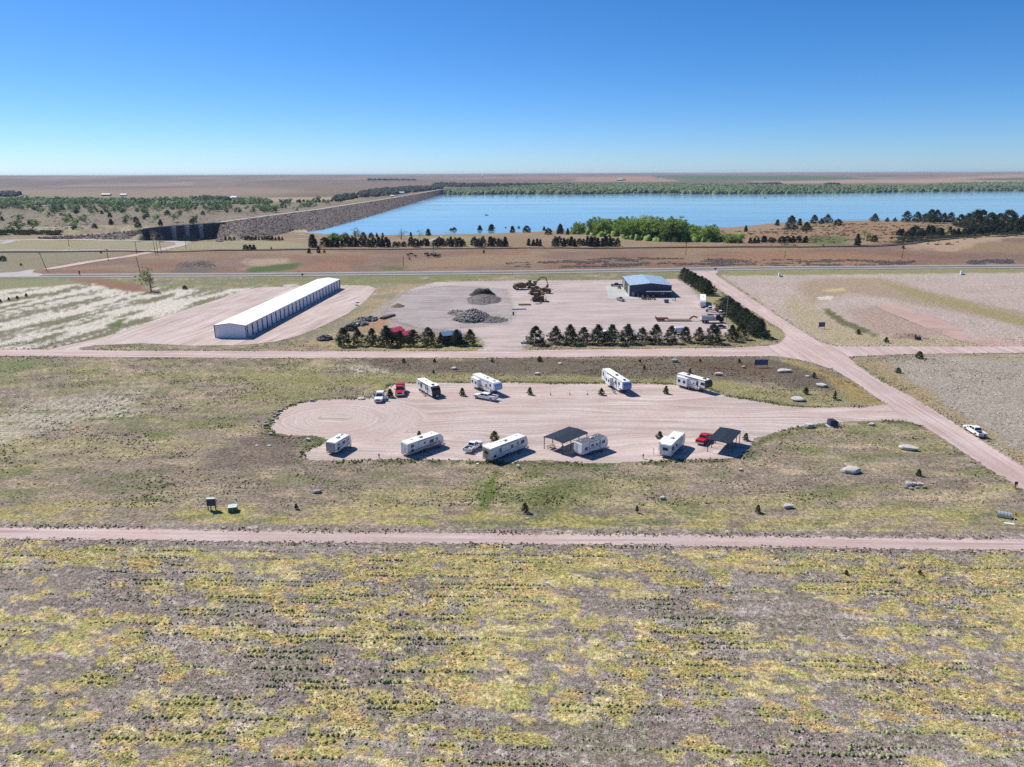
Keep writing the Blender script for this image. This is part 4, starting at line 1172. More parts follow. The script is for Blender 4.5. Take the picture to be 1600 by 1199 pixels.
for i in range(8):
    f = i / 7
    a, b_ = 1068 + (1106 - 1068) * f, 437.5 + (461.5 - 437.5) * f
    plant('pine_tree', pines, 6.6, a, b_, b_ - 18.5 - 4 * f + RT.uniform(-1.5, 1.5), 'dark pine, %s from the highway in the row behind the blue roofed shop' % ORD[i], 'pine tree', G, 1.1)
for i in range(13):
    f = i / 12
    a, b_ = 1131 + (1186 - 1131) * f, 488 + (527.5 - 488) * f
    plant('pine_tree', pines, 6.6, a, b_, b_ - 26 - 2 * f + RT.uniform(-2, 2), 'dark pine, %s from the top in the dense row beside the diagonal gravel road' % ORD[i], 'pine tree', G, 1.12)

# young trees of the camp field: (px, base, top, wide, what it stands by)
young = [(609.5, 621, 608, 1.3, 'between the white truck and the red truck'), (722.5, 618.5, 606.5, 1, 'beside the nose of the white utility truck'), (828, 617, 605.5, 1, 'on the gravel left of the three marker posts'),
         (939.5, 617.5, 607, 1.15, 'on the gravel left of the steps of the white trailer'), (1040.5, 615.5, 603.5, 1.1, 'on the gravel between the two fifth wheel trailers'), (1165, 688.5, 677, 1, 'at the grass corner behind the right carport'),
         (1030.5, 685.5, 674.5, 1.35, 'behind the rear corner of the white trailer with a slide out'), (772.5, 688, 674, 1.2, 'behind the long white trailer, left of its roof'), (655, 681, 673.5, 1.3, 'behind the roof of the brown striped trailer'),
         (843, 565, 557, 1.4, 'at the edge of the middle road, right of the lot strip'), (820.5, 800, 786, 1.0, 'on the camp field below the left carport'), (995, 800, 790, .85, 'on the camp field, below the round white boulder'), (1184, 801, 789, .9, 'on the camp field, third from the right above the near road'),
         (677.5, 584, 578, 1, 'behind the black fronted trailer'), (631, 566, 560.5, 1.4, 'by the middle road above the red truck'), (679, 566, 560.5, 1.4, 'by the middle road above the black fronted trailer'), (769, 566, 561, 1.4, 'by the middle road above the white utility truck'),
         (1007, 577, 571, 1, 'on the dark strip right of the tall white trailer'), (1000, 566, 561, 1.1, 'by the middle road behind the tall white trailer'), (1094, 566, 560.5, 1.1, 'by the middle road above the last trailer'), (1078, 583, 576, 1.2, 'just behind the roof of the rightmost trailer'), (1155, 567, 561, 1.2, 'left of the blue sign panel at the middle road'),
         (1271.5, 590.5, 582, 1, 'in the grass triangle between two boulders'), (1259, 615.5, 605.5, 1.3, 'at the lower side of the grass triangle'), (1435, 744, 733, 1.1, 'in the right field above the heap of stones'),
         (1341, 522.5, 514.5, 1.3, 'at the verge right of the small blue sign'), (1384.5, 535.5, 527, 1.2, 'above the right branch of the middle road'), (1436, 559.5, 549, 1.6, 'just below the right branch of the middle road'), (1403, 582.5, 574.5, 1.4, 'in the grey field right of the junction'),
         (1322, 897, 890.5, 1.5, 'in the near field, left one of two dark tufts'), (1437, 897, 891, 1.5, 'in the near field, right one of two dark tufts'), (1304, 625, 611, .5, 'thin stem in the tip of the grass triangle'), (463, 795, 787, 1.2, 'on the camp field below the first trailer')]
for a, b_, t, w, where in young:
    plant('young_pine', saplings, 6.6, a, b_, t, 'small young pine ' + where, 'young tree', 'young pines planted about the trailer camp', w)
for i, (a, b_) in enumerate([(1, 473), (14, 470), (27.5, 467.5), (41.5, 464)]):
    plant('young_pine', saplings, 6.6, a, b_, b_ - 5.5, 'tiny dark young pine in the left grass, %s from the frame edge' % ORD[i], 'young tree', 'four young pines in a line at the far left', 1.2)

# lone tree by the highway
plant('elm_tree', [sparse[2]], 9.6, 236.5, 456, 421, 'lone half bare tree with yellow green crown south of the highway', 'tree', None, 1.0)
plant('cedar_tree', cedars, 5.8, 289, 452, 446.5, 'low dark cedar bush south of the highway, right of the lone tree', 'cedar tree', None, 1.6, idx=1)

# cedars by the railway and the lake
CG = 'dark cedars along the railway and the lake shore'
CL = 'dark cedar in the dense hedge of cedars above the railway'
ced = []
x = 489.0
ced.append((489, 386.5, 366.5, 1.2, 'tall dark cedar standing at the left end of the railway hedge'))
clump = ['left stretch of the railway hedge', 'second stretch of the railway hedge', 'low gap of the railway hedge', 'middle stretch of the railway hedge', 'right stretch of the railway hedge', 'cedar clump right of the hedge', 'pointed clump after the hedge', 'little clump between two longer hedges', 'long dense hedge below the grove']
for (x0, x1, top, nn), place in zip([(503, 575, 371, 10), (577, 612, 372, 6), (614, 636, 376, 4), (640, 672, 372, 6), (678, 726, 371.5, 8), (739, 758, 371, 3), (764, 791, 371.5, 5), (823, 848, 371, 4), (866, 968, 370.5, 17)], clump):
    for i in range(nn):
        f = (i + 0.5) / nn
        ced.append((x0 + (x1 - x0) * f + RT.uniform(-1.5, 1.5), 386.6 - (x0 - 500) / 450 * 1.2 + RT.uniform(-2.0, 0.2), top + RT.uniform(-1.5, 3.5), RT.uniform(0.8, 1.2), 'dark cedar, %s from the left in the %s' % (ORD[i], place)))
for a, b_, t, w, lab in ced:
    plant('cedar_tree', cedars, 5.8, a, b_, t, lab, 'cedar tree', CG, w)
single = [(483, 396, 388, 1.1, 'squat cedar south of the railway, left one of three'), (497.6, 395.5, 385, 1, 'taller cedar south of the railway, middle one of three'), (507, 395.5, 391, 1, 'smallest cedar south of the railway, right one of three'), (756, 395.5, 390.5, 1, 'lone small cedar on the brown slope below the railway'),
          (568, 374, 363, 1, 'upright cedar at the left shore beside a pale green tree'), (580, 372.5, 364, 1.2, 'round cedar at the left shore behind the hedge'), (589, 371, 364.5, 1.1, 'small round cedar at the left shore, right of two others'), (598, 371, 364, 1, 'small grey green cedar near the left shore'),
          (642, 369, 363, 1.2, 'small cedar between two pale green shore trees'), (643, 373, 368.8, 1, 'tiny dark cedar on the mown grass of the park'), (669, 368.5, 358, 1.4, 'broad cedar at the water, right of the slim green tree'), (710, 365, 355.6, 1.2, 'cedar behind the picnic shelters at the shore'), (705, 365, 357, 1.1, 'cedar left of another behind the picnic shelters'),
          (750, 364, 352.5, 1.2, 'pointed cedar standing alone against the lake'), (768, 364, 351, 1.5, 'wide cedar against the lake, right of the pointed one'), (790, 361.5, 354.7, 1.2, 'small cedar left of a wide one against the lake'), (801, 364, 353.6, 1.4, 'wide low cedar against the lake, left of the shore gap'), (811, 361, 354, 1, 'narrow cedar between two wide ones at the shore'), (823, 364, 353, 1.4, 'wide cedar above the small pair of hedge cedars'),
          (850, 361, 354, 1.1, 'small round cedar left of the green grove'), (857, 367, 357, 1.4, 'squat cedar left of the green grove'), (875, 366, 350.5, 1.2, 'tall grey green cedar at the left end of the grove'), (887, 367, 357, 1, 'dark cedar touching the left end of the grove'),
          (1165, 362.5, 352.5, 1.0, 'grey green cedar on the red bank right of the grove'), (1214.5, 353, 343.5, 1.2, 'cedar on the red bluff edge, left one of the group'), (1249, 353, 342, 1.1, 'cedar on the red bluff behind the tall one'), (1309, 353, 342.6, 1.5, 'grey bushy cedar alone on the bluff above the water'),
          (1393, 374, 369.8, 1, 'tiny dark cedar alone on the red slope'), (1411, 388.5, 384, 1.6, 'low dark cedar at the start of the railway cutting'), (1366, 378, 368, 1.1, 'dark cedar beside the bright green bush at the railway'), (1339, 384.5, 366, .9, 'slender grey green cedar above the railway curve')]
for a, b_, t, w, lab in single:
    plant('cedar_tree', cedars, 5.8, a, b_, t, lab, 'cedar tree', CG, w)
for i, a in enumerate((384, 391, 397, 424)):
    plant('cedar_tree', cedars, 5.8, a, 391 if i < 3 else 389.5, 382.5 if i < 3 else 386, 'dark cedar in the small clump left of the pond, %s from the left' % ORD[i], 'cedar tree', CG, 1.3)
for i in range(12):
    a = 384 + i * 5.2
    plant('cedar_tree', cedars, 5.8, a, 375.5 + RT.uniform(-.5, .5), 369.5 + RT.uniform(-1, 1.5), 'low dark cedar in the strip at the foot of the dam', 'cedar tree', 'cedars at the foot of the dam', 1.3)
for i in range(5):
    plant('cedar_tree', cedars, 5.8, 340 + i * 6.5, 376 + RT.uniform(-.4, .4), 368.5 + RT.uniform(-1, 2), 'dark cedar on the rocks at the right end of the spillway', 'cedar tree', 'cedars by the spillway', 1.1)
plant('cedar_tree', cedars, 5.8, 5, 408, 400, 'broad dark cedar cut by the left frame edge', 'cedar tree', CG, 1.6, idx=1)
plant('cedar_tree', cedars, 5.8, 33, 415.5, 411.5, 'small dark cedar right of the broad one at the left edge', 'cedar tree', CG, 1.1)
plant('cedar_tree', cedars, 5.8, 158, 396, 393, 'tiny cedar between the two roads at the left', 'cedar tree', CG, 1.3)

# tall pines on the bluff at the right
PG = 'tall pines on the bluff above the lake'
for i, (a, b_, t, w) in enumerate([(1235.5, 360.5, 337.5, 1), (1259.5, 362, 347, 1.5), (1271.5, 350.5, 336, 1), (1283, 350.5, 341, 1.1), (1292.5, 350, 335, 1), (1366, 347, 334, 1.2), (1386, 347, 340, 1.2), (1398, 347, 340, 1.2), (1415.5, 348, 330, 1), (1432, 348, 331.5, 1.1), (1444, 348, 334, 1.2), (1453, 349, 327.5, 1.1), (1462, 349, 328.5, 1.1), (1474, 349, 333, 1),
                    (1484.5, 349, 332, 1), (1499.5, 355, 335.5, 1.2), (1511, 356, 334, 1.1), (1522, 361, 328, 1.1), (1531, 360, 329, 1.1), (1545, 363, 333, 1.2), (1559, 359, 334, 1.1), (1573, 361, 328.5, 1.2), (1583, 358, 337, 1.1), (1597, 361, 336, 1.2), (1611, 360, 333, 1.2)]):
    plant('tall_pine', pines, 6.6, a, b_, t, 'tall dark pine on the bluff by the lake, %s from the left of them' % ORD[i], 'pine tree', PG, w)
for i in range(46):
    f = RT.random()
    a = 1404 + 210 * f
    b_ = 371 - 7 * f + RT.uniform(-5, 1)
    plant('cedar_tree', cedars, 5.8, a, b_, b_ - RT.uniform(8, 14), 'dark cedar in the thicket under the tall pines at the right', 'cedar tree', 'cedar thicket below the tall pines', RT.uniform(1.0, 1.5))
for i in range(15):
    a = 1168 + 95 * (i + RT.random()) / 15
    plant('cedar_tree', cedars, 5.8, a, 379 + RT.uniform(-1, 2), 370 + RT.uniform(-1.5, 2.5), 'low dark cedar in the hedge right of the grove, above the railway', 'cedar tree', 'low cedars right of the grove', 1.3)

# broadleaved trees
for a, b_, t, w, lab in [(530, 384, 360, 1.25, 'full green cottonwood rising above the dark cedar hedge'), (543, 383, 363, 1, 'second green cottonwood in the cedar hedge, right of the fullest'), (516, 381, 366, 1, 'small green cottonwood at the left of the fullest one')]:
    plant('cottonwood_tree', broads, 9.8, a, b_, t, lab, 'tree', None, w)
for a, b_, t, w, lab in [(556, 381, 358.5, 1, 'pale green open tree with bare limbs above the cedar hedge'), (627, 374, 356.5, 1.5, 'spreading half bare tree with pale leaves on the park grass'), (656, 372, 358.5, 1, 'slim pale green tree on the park grass by the water')]:
    plant('young_elm_tree', sparse, 9.4, a, b_, t, lab, 'tree', None, w)
plant('willow_bush', broads, 8.5, 1354, 376.5, 362, 'bright yellow green bush by the railway curve', 'bush', None, 1.1, idx=2)
for i in range(5):
    plant('willow_bush', broads, 8.5, 1131 + 6 * i, 379.5, 366.5 + RT.uniform(-1, 2.5), 'fresh green willow bush at the right foot of the grove', 'bush', 'green willow bushes at the right of the grove', 1.3, idx=2)
tops = [(885, 352), (900, 347), (925, 341.5), (960, 341.5), (1000, 338.5), (1035, 337.5), (1065, 340), (1085, 349), (1105, 350), (1130, 354)]
gp = PT([(886, 366), (930, 369), (980, 373), (1050, 377.5), (1128, 379), (1130, 371), (1060, 366), (960, 362.5), (890, 362)])
cnt = 0
while cnt < 95:
    a = RT.uniform(886, 1130); b_ = RT.uniform(362.5, 379)
    p = at(a, b_)
    if float(poly_sdf(np.array([p[0]]), np.array([p[1]]), gp)[0]) < 0: continue
    tp = np.interp(a, [q[0] for q in tops], [q[1] for q in tops])
    front = (b_ - 363) / 15
    t = tp + RT.uniform(0, 5) + 6 * max(0, front - 0.3) * RT.random()
    plant('cottonwood_tree', broads, 9.8, a, b_, min(t, b_ - 9), 'green leafy cottonwood within the big grove on the near lake shore', 'tree', 'cottonwoods of the grove by the lake', 1.05, pos=p, idx=(1 if RT.random() < .4 else None))
    cnt += 1

_q = []
for k in range(900):
    a, b_ = RT.uniform(888, 1156), RT.uniform(364, 380); _q.append((a, b_))
_q = [at(a, b_) for a, b_ in _q[:420]]
_x = np.array([p[0] for p in _q]); _y = np.array([p[1] for p in _q]); _k = poly_sdf(_x, _y, PT([(886, 366), (930, 370), (980, 374), (1050, 378.3), (1156, 380), (1158, 372), (1060, 366), (960, 362.5), (890, 362)])) > 0
_x, _y = _x[_k], _y[_k]; _n = len(_x)
tag(domes('grove_understory', _x, _y, 2.2 + 2 * RS.rand(_n), 2.5 + 3.5 * RS.rand(_n), np.asarray(GREEN2)[None] * (.6 + .7 * RS.rand(_n, 1)), follow=True, jit=.6), kind='stuff')
# valley below the dam
VG = 'trees scattered over the valley below the dam'
cnt = 0
crest_line = [(360, 345), (400, 338), (500, 325), (600, 309), (690, 295)]
while cnt < 285:
    u_ = RT.random()
    if u_ < 0.62: a, b_ = RT.uniform(-30, 425), RT.uniform(313, 333)
    elif u_ < 0.82: a, b_ = RT.uniform(-30, 340), RT.uniform(333, 362)
    else: a, b_ = RT.uniform(400, 530), RT.uniform(316, 334)
    cy = np.interp(a, [q[0] for q in crest_line], [q[1] for q in crest_line]) if a > 345 else 400
    if b_ > cy - 0: continue
    if a < 345 and b_ > 362 - max(0, a - 100) * 0.045: continue
    if 400 < a < 530 and b_ < 314: continue
    dark = (b_ > 333 and RT.random() < 0.5)
    hpx = RT.uniform(7, 13) * (b_ - 268) / 60
    if dark:
        plant('valley_cedar', [c[0] for c in cedars], 5.8, a, b_, b_ - hpx * 0.55, 'dark round cedar on the open floor of the valley', 'cedar tree', VG, 1.3, parts=False)
    else:
        plant('valley_tree', valley_t, 9.0, a, b_, b_ - hpx * 0.8, 'fresh green tree in the belt along the valley below the dam', 'tree', VG, 1.5, parts=False)
    cnt += 1
for i in range(26):
    a = 437 + 98 * RT.random()
    plant('valley_bush', [c[0] for c in cedars], 5.8, a, 316.5 - (a - 437) * 0.01 + RT.uniform(-1, 1), 312 + RT.uniform(-.5, 1), 'brownish bush in the hedge beyond the valley trees', 'bush', 'hedge beyond the valley trees', 1.4, parts=False)

# woods that read as one mass
def wood(name, poly, n, r, h, col, seed, jit=0.4):
    xs = [p[0] for p in poly]; ys = [p[1] for p in poly]
    x = min(xs) + (max(xs) - min(xs)) * RS.rand(n * 5); y = min(ys) + (max(ys) - min(ys)) * RS.rand(n * 5)
    k = poly_sdf(x, y, poly) > 0
    x, y = x[k][:n], y[k][:n]; m = len(x)
    tone = 0.75 + 0.5 * fbm(x / 260, y / 500, 3, seed)[:, None]
    tag(domes(name, x, y, r * (0.6 + 0.8 * RS.rand(m)), h * (0.6 + 0.8 * RS.rand(m)), np.asarray(col)[None] * tone * (0.75 + 0.5 * RS.rand(m, 1)), follow=True, jit=jit), kind='stuff')
F_Z = -9
def PW_(pts, z): return [on_plane(a, b, z) for a, b in pts]
wood('valley_woodland', PT([(-60, 311), (100, 310.5), (300, 312), (420, 313), (430, 319), (300, 322), (150, 319), (-60, 323)]), 1500, 5.5, 6.5, A(140, 164, 112), 621)
wood('shore_woodland', PW_([(693, 301), (700, 302.2), (800, 301.6), (900, 301.8), (1010, 300.2), (1100, 301.3), (1250, 300.6), (1450, 298), (1600, 296.4), (1750, 295), (1750, 287.5), (1600, 288.5), (1500, 289.5), (1430, 293), (1300, 293.5), (1180, 292.5), (1080, 291), (980, 290.5), (900, 291), (800, 294), (720, 296), (698, 297.5)], -9), 17000, 10, 13, A(122, 142, 106), 601, 0.8)
wood('cedar_woodland', PT([(560, 303), (575, 299), (640, 293), (690, 292.5), (690, 296), (640, 301.5), (600, 307), (565, 309)]), 700, 11, 11, A(66, 78, 70), 603)
wood('cedar_woodland', PT([(522, 312), (530, 308), (552, 306), (556, 310), (540, 314), (526, 315)]), 120, 9, 10, A(62, 74, 62), 605)
wood('cedar_woodland', PT([(676, 289), (690, 287), (730, 288), (800, 288.6), (990, 288.6), (1000, 290.5), (900, 291.5), (800, 292), (720, 292.5), (680, 292)]), 900, 12, 11, A(70, 82, 72), 607)
wood('cedar_woodland', PT([(-60, 303.5), (20, 303), (31, 305), (22, 308), (-60, 309)]), 240, 11, 13, A(64, 78, 72), 609)
wood('cedar_woodland', PT([(305, 312.5), (320, 310), (360, 312), (360, 316), (310, 316)]), 160, 9, 10, A(70, 82, 64), 611)
wood('cedar_woodland', PT([(575, 281), (650, 281.4), (650, 282.4), (575, 282)]), 160, 14, 12, A(78, 90, 84), 613)
wood('cedar_woodland', PT([(1165, 289.2), (1215, 288), (1225, 290), (1170, 291)]), 200, 12, 11, A(66, 78, 66), 615)
wood('cedar_woodland', PT([(1290, 289.5), (1310, 289), (1312, 290.6), (1290, 291)]), 90, 12, 11, A(66, 78, 66), 617)
# ------------------------------------------------------------------ finishes
WHITE = (0.74, 0.75, 0.76)
m_white = paint('white_gelcoat', WHITE, 0.35, var=0.05, dirt=0.10)
m_roofw = paint('roof_membrane', (0.80, 0.80, 0.79), 0.6, var=0.05, dirt=0.15)
m_grey = paint('grey_gelcoat', (0.30, 0.31, 0.33), 0.4)
m_lgrey = paint('light_grey', (0.52, 0.53, 0.55), 0.45, dirt=0.1)
m_tan = paint('tan_gelcoat', (0.40, 0.34, 0.28), 0.4)
m_brown = paint('brown_stripe', (0.14, 0.095, 0.07), 0.4)
m_dark = paint('black_trim', (0.018, 0.019, 0.022), 0.45, dirt=0.15)
m_steel = paint('steel_frame', (0.06, 0.06, 0.065), 0.5, 0.5)
m_alu = paint('aluminium', (0.55, 0.56, 0.58), 0.35, 0.8)
m_blue = paint('blue_cap', (0.13, 0.22, 0.42), 0.4)
m_lblue = paint('pale_blue_cap', (0.30, 0.42, 0.62), 0.4)
m_red = paint('red_paint', (0.42, 0.012, 0.03), 0.3, var=0.05)
m_truckw = paint('truck_white', (0.78, 0.78, 0.78), 0.22, var=0.03)
m_black = paint('black_paint', (0.012, 0.013, 0.016), 0.22)
m_silver = paint('silver_paint', (0.42, 0.42, 0.43), 0.25, 0.5)
m_tyre = paint('tyre_rubber', (0.018, 0.018, 0.018), 0.9, dirt=0.4)
m_rim = paint('wheel_rim', (0.45, 0.45, 0.47), 0.35, 0.7)
m_lamp_r = paint('red_lens', (0.35, 0.01, 0.01), 0.2)
m_lamp_w = paint('clear_lens', (0.75, 0.75, 0.72), 0.1)
m_glass = glassy()
m_wood = paint('weathered_wood', (0.30, 0.22, 0.15), 0.85, var=0.25, scale=6)
m_conc = paint('cast_concrete', (0.42, 0.41, 0.39), 0.85, var=0.15, scale=2)
m_green = paint('utility_green', (0.05, 0.10, 0.07), 0.5)
m_navy = paint('navy_steel', (0.030, 0.042, 0.085), 0.45)
m_yel = paint('machine_yellow', (0.24, 0.13, 0.018), 0.5, var=0.15, dirt=0.45)
m_yel2 = paint('machine_brown', (0.16, 0.09, 0.035), 0.7, var=0.3, dirt=0.5)
m_orange = paint('orange_plastic', (0.75, 0.13, 0.02), 0.5)

# wheels share two meshes
def _wheel_meshes(r, w):
    b = MB(); b.bar((0, -w / 2, 0), (0, w / 2, 0), r * 2, 14)
    t = b.build('tyre', m_tyre, bevel=0.04); tm = t.data; bpy.data.objects.remove(t)
    b = MB(); b.bar((0, -w / 2 - 0.012, 0), (0, w / 2 + 0.012, 0), r * 1.15, 10); b.bar((0, -w / 2 - 0.03, 0), (0, w / 2 + 0.03, 0), r * 0.4, 8)
    q = b.build('rim', m_rim); qm = q.data; bpy.data.objects.remove(q)
    return tm, qm
WH = {}
def wheel(parent, x, y, r=0.38, w=0.26, z=None):
    k = (r, w)
    if k not in WH: WH[k] = _wheel_meshes(r, w)
    o = link(bpy.data.objects.new('wheel', WH[k][1]), parent); o.location = (x, y, r if z is None else z)
    t = link(bpy.data.objects.new('tyre', WH[k][0]), o)
    return o

def panel(parent, name, mat, x0, x1, z0, z1, y, side, t=0.03, fr=None, bevel=0.0):
    """flat piece mounted proud of a side wall (side=-1 right, +1 left)"""
    b = MB(); b.box(((x0 + x1) / 2, y + side * t / 2, (z0 + z1) / 2), (x1 - x0, t, z1 - z0))
    return b.build(name, mat, parent, bevel=bevel)

def window(parent, x0, x1, z0, z1, y, side, framem=None):
    f = panel(parent, 'window', framem or m_dark, x0, x1, z0, z1, y, side, 0.03)
    panel(f, 'pane', m_glass, x0 + 0.06, x1 - 0.06, z0 + 0.06, z1 - 0.06, y + side * 0.031, side, 0.012)
    return f

def swoosh(parent, pts, y, side, mat, t=0.012):
    b = MB(); b.prism(pts, y, y + side * t)
    return b.build('stripe', mat, parent)

def trailer(label, rear, front, h, L=None, W=2.55, kind='travel', body=None, side_mat=None, cap=None, windows=(), door=None, slide=None, rear_window=None,
            acs=(0.0,), vents=(0.3,), stripes=None, roof=None, hitch=True, group='travel trailers and fifth wheels parked at the camp', rear_mat=None, nose=0.9, slide_side=-1, dark_base=None, ladder=True, chairs=False, name=None):
    p0 = flat(rear[0], rear[1], h); p1 = flat(front[0], front[1], h)
    yaw = math.atan2(p1[1] - p0[1], p1[0] - p0[0])
    Lm = math.hypot(p1[0] - p0[0], p1[1] - p0[1])
    Lroof = Lm
    nose_ext = nose if kind == 'travel' else 0.35
    L = (L or (Lroof + nose_ext))
    c = (p0[0] + math.cos(yaw) * L / 2, p0[1] + math.sin(yaw) * L / 2, 0)
    e = empty(name or ('travel_trailer' if kind == 'travel' else 'fifth_wheel_trailer'), c, yaw, label, 'trailer', group)
    body = body or m_white
    x0, x1 = -L / 2, L / 2
    zb = 0.62
    if kind == 'travel':
        prof = [(x0, zb + 0.12), (x0, h - 0.18), (x0 + 0.12, h), (x1 - nose, h), (x1 - nose * 0.45, h - 0.35), (x1 - 0.12, h - 1.0), (x1, h - 1.7), (x1 - 0.10, zb + 0.25), (x1 - 0.35, zb), (x0 + 0.5, zb)]
    else:
        prof = [(x0, zb + 0.1), (x0, h - 0.2), (x0 + 0.15, h), (x1 - 0.9, h), (x1 - 0.35, h - 0.22), (x1 - 0.05, h - 0.85), (x1, h - 1.5), (x1 - 0.25, h - 2.05), (x1 - 2.4, h - 2.15), (x1 - 2.9, zb + 0.1), (x1 - 3.1, zb), (x0 + 0.5, zb)]
    b = MB(); b.prism(prof, -W / 2, W / 2)
    b.build('body', body, e, bevel=0.05, seg=2)
    b = MB(); b.box(((x0 + x1 - (nose if kind == 'travel' else 0.9)) / 2 + 0.02, 0, h + 0.012), (L - (nose if kind == 'travel' else 0.9) - 0.16, W - 0.10, 0.03))
    b.build('roof', roof or m_roofw, e)
    # roof rails
    for s in (-1, 1):
        b = MB(); b.box((-(nose if kind == 'travel' else 0.9) / 2, s * (W / 2 + 0.008), h - 0.05), (L - (nose if kind == 'travel' else .9) - 0.1, 0.05, 0.09))
        b.build('gutter', m_dark if dark_base else m_lgrey, e)
    if kind == 'fifth' or cap:
        cm = cap or m_lblue
        if kind == 'fifth':
            pp = [(x1 - 0.92, h + 0.02), (x1 - 0.33, h - 0.20), (x1 - 0.02, h - 0.85), (x1 + 0.035, h - 1.5), (x1 - 0.23, h - 2.07), (x1 - 0.75, h - 2.07)]
        else:
            pp = [(x1 - nose, h + 0.02), (x1 - nose * 0.42, h - 0.33), (x1 - 0.09, h - 1.0), (x1 + 0.03, h - 1.7), (x1 - 0.07, zb + 0.23), (x1 - 0.33, zb), (x1 - 0.5, zb), (x1 - 0.45, h - 1.4)]
        b = MB(); b.prism(pp, -W / 2 - 0.014, W / 2 + 0.014)
        b.build('front_cap', cm, e, bevel=0.03)
    if side_mat:
        for s in (-1, 1):
            panel(e, 'skirt', side_mat, x0 + 0.05, x1 - (0.5 if kind == 'travel' else 3.1), zb + 0.02, zb + 0.55, s * W / 2, s, 0.014)
    if rear_mat:
        b = MB(); b.box((x0 - 0.012, 0, (zb + h) / 2 + 0.02), (0.024, W - 0.16, h - zb - 0.32)); b.build('rear_panel', rear_mat, e)
    for (s, a, b2, z0, z1) in windows: window(e, a, b2, z0, z1, s * W / 2, s)
    if door is not None:
        d = panel(e, 'door', m_lgrey if body is m_white else m_white, door, door + 0.72, zb + 0.12, zb + 2.05, -W / 2, -1, 0.035)
        panel(d, 'door_window', m_glass, door + 0.18, door + 0.54, zb + 1.35, zb + 1.8, -W / 2 - 0.036, -1, 0.012)
        panel(d, 'handle', m_dark, door + 0.06, door + 0.12, zb + 0.95, zb + 1.15, -W / 2 - 0.036, -1, 0.05)
        b = MB(); b.box((door + 0.36, -W / 2 - 0.28, 0.45), (0.6, 0.3, 0.04)); b.box((door + 0.36, -W / 2 - 0.52, 0.22), (0.6, 0.28, 0.04))
        for k in (0.08, 0.64): b.bar((door + k, -W / 2 - 0.02, 0.6), (door + k, -W / 2 - 0.62, 0.12), 0.03)
        b.build('step', m_steel, e)
    if slide:
        a, b2, dep, zt = slide
        s = slide_side
        bb = MB(); bb.box(((a + b2) / 2, s * (W / 2 + dep / 2), (zb + 0.25 + zt) / 2), (b2 - a, dep, zt - zb - 0.25))
        sl = bb.build('slide_out', body, e, bevel=0.03)
        bb = MB(); bb.box(((a + b2) / 2, s * (W / 2 + dep / 2), zt + 0.02), (b2 - a + 0.1, dep + 0.1, 0.03)); bb.build('slide_out_roof', m_roofw, sl)
        n = max(1, int((b2 - a) / 1.5))
        for i in range(n):
            cx = a + (i + 0.5) * (b2 - a) / n
            window(sl, cx - 0.42, cx + 0.42, zb + 1.15, zb + 1.95, s * (W / 2 + dep), s)
        # gap in shade beside the slide out
    if rear_window:
        b = MB(); b.box((x0 - 0.02, 0, zb + 1.55), (0.04, 1.1, 0.65)); f = b.build('window', m_dark, e)
        b = MB(); b.box((x0 - 0.048, 0, zb + 1.55), (0.014, 0.95, 0.5)); b.build('pane', m_glass, f)
    for s in (-1, 1):
        b = MB(); b.box((x0 - 0.02, s * (W / 2 - 0.2), zb + 0.45), (0.04, 0.12, 0.3)); b.build('tail_light', m_lamp_r, e)
    b = MB(); b.box((x0 - 0.12, 0, zb - 0.05), (0.12, W - 0.2, 0.12)); b.bar((x0 - 0.1, -0.6, zb), (x0 + 0.6, -0.6, zb - 0.02), 0.08); b.bar((x0 - 0.1, 0.6, zb), (x0 + 0.6, 0.6, zb - 0.02), 0.08)
    b.build('bumper', m_steel, e)
    b = MB(); b.box((-0.2, 0, zb - 0.09), (L - (1.2 if kind == 'travel' else 3.8), W * 0.55, 0.16)); b.build('chassis', m_steel, e)
    ax = -0.06 * L if kind == 'travel' else -0.12 * L
    for dx in (-0.45, 0.45):
        for s in (-1, 1): wheel(e, ax + dx, s * (W / 2 - 0.17), 0.36, 0.24)
    for s in (-1, 1):
        panel(e, 'wheel_arch', m_dark, ax - 0.95, ax + 0.95, 0.58, 0.80, s * W / 2, s, 0.025)
    if stripes == 'brown':
        for s in (-1, 1):
            swoosh(e, [(x0 + 0.1, zb + 0.75), (x1 - 1.4, zb + 0.95), (x1 - 0.9, zb + 0.75), (x1 - 1.3, zb + 0.62), (x0 + 0.1, zb + 0.62)], s * (W / 2 + 0.003), s, m_brown)
            swoosh(e, [(0.4, zb + 1.0), (1.6, zb + 1.9), (1.9, zb + 1.9), (0.9, zb + 1.0)], s * (W / 2 + 0.003), s, m_tan)
    elif stripes == 'grey':
        for s in (-1, 1):
            swoosh(e, [(x0 + 0.3, zb + 0.70), (x1 - 2.2, zb + 1.35), (x1 - 1.7, zb + 1.35), (x1 - 2.4, zb + 1.05), (x0 + 0.3, zb + 0.6)], s * (W / 2 + 0.003), s, m_grey)
            swoosh(e, [(x0 + 1.4, zb + 1.15), (x0 + 2.4, zb + 1.6), (x0 + 2.6, zb + 1.5), (x0 + 1.6, zb + 1.05)], s * (W / 2 + 0.003), s, m_grey)
    elif stripes == 'black':
        for s in (-1, 1):
            for q in (0.15, 0.22, 0.29):
                cx = x0 + L * (0.5 + q)
                swoosh(e, [(cx, zb + 0.5), (cx + 0.16, zb + 0.5), (cx + 0.02, zb + 2.0), (cx - 0.25, zb + 2.0)], s * (W / 2 + 0.003), s, m_dark)
    for a in acs:
        b = MB(); b.box((a * L, 0, h + 0.19), (0.95, 0.68, 0.32), taper=0.86)
        b.build('air_conditioner', m_dark if dark_base else m_lgrey, e, bevel=0.04)
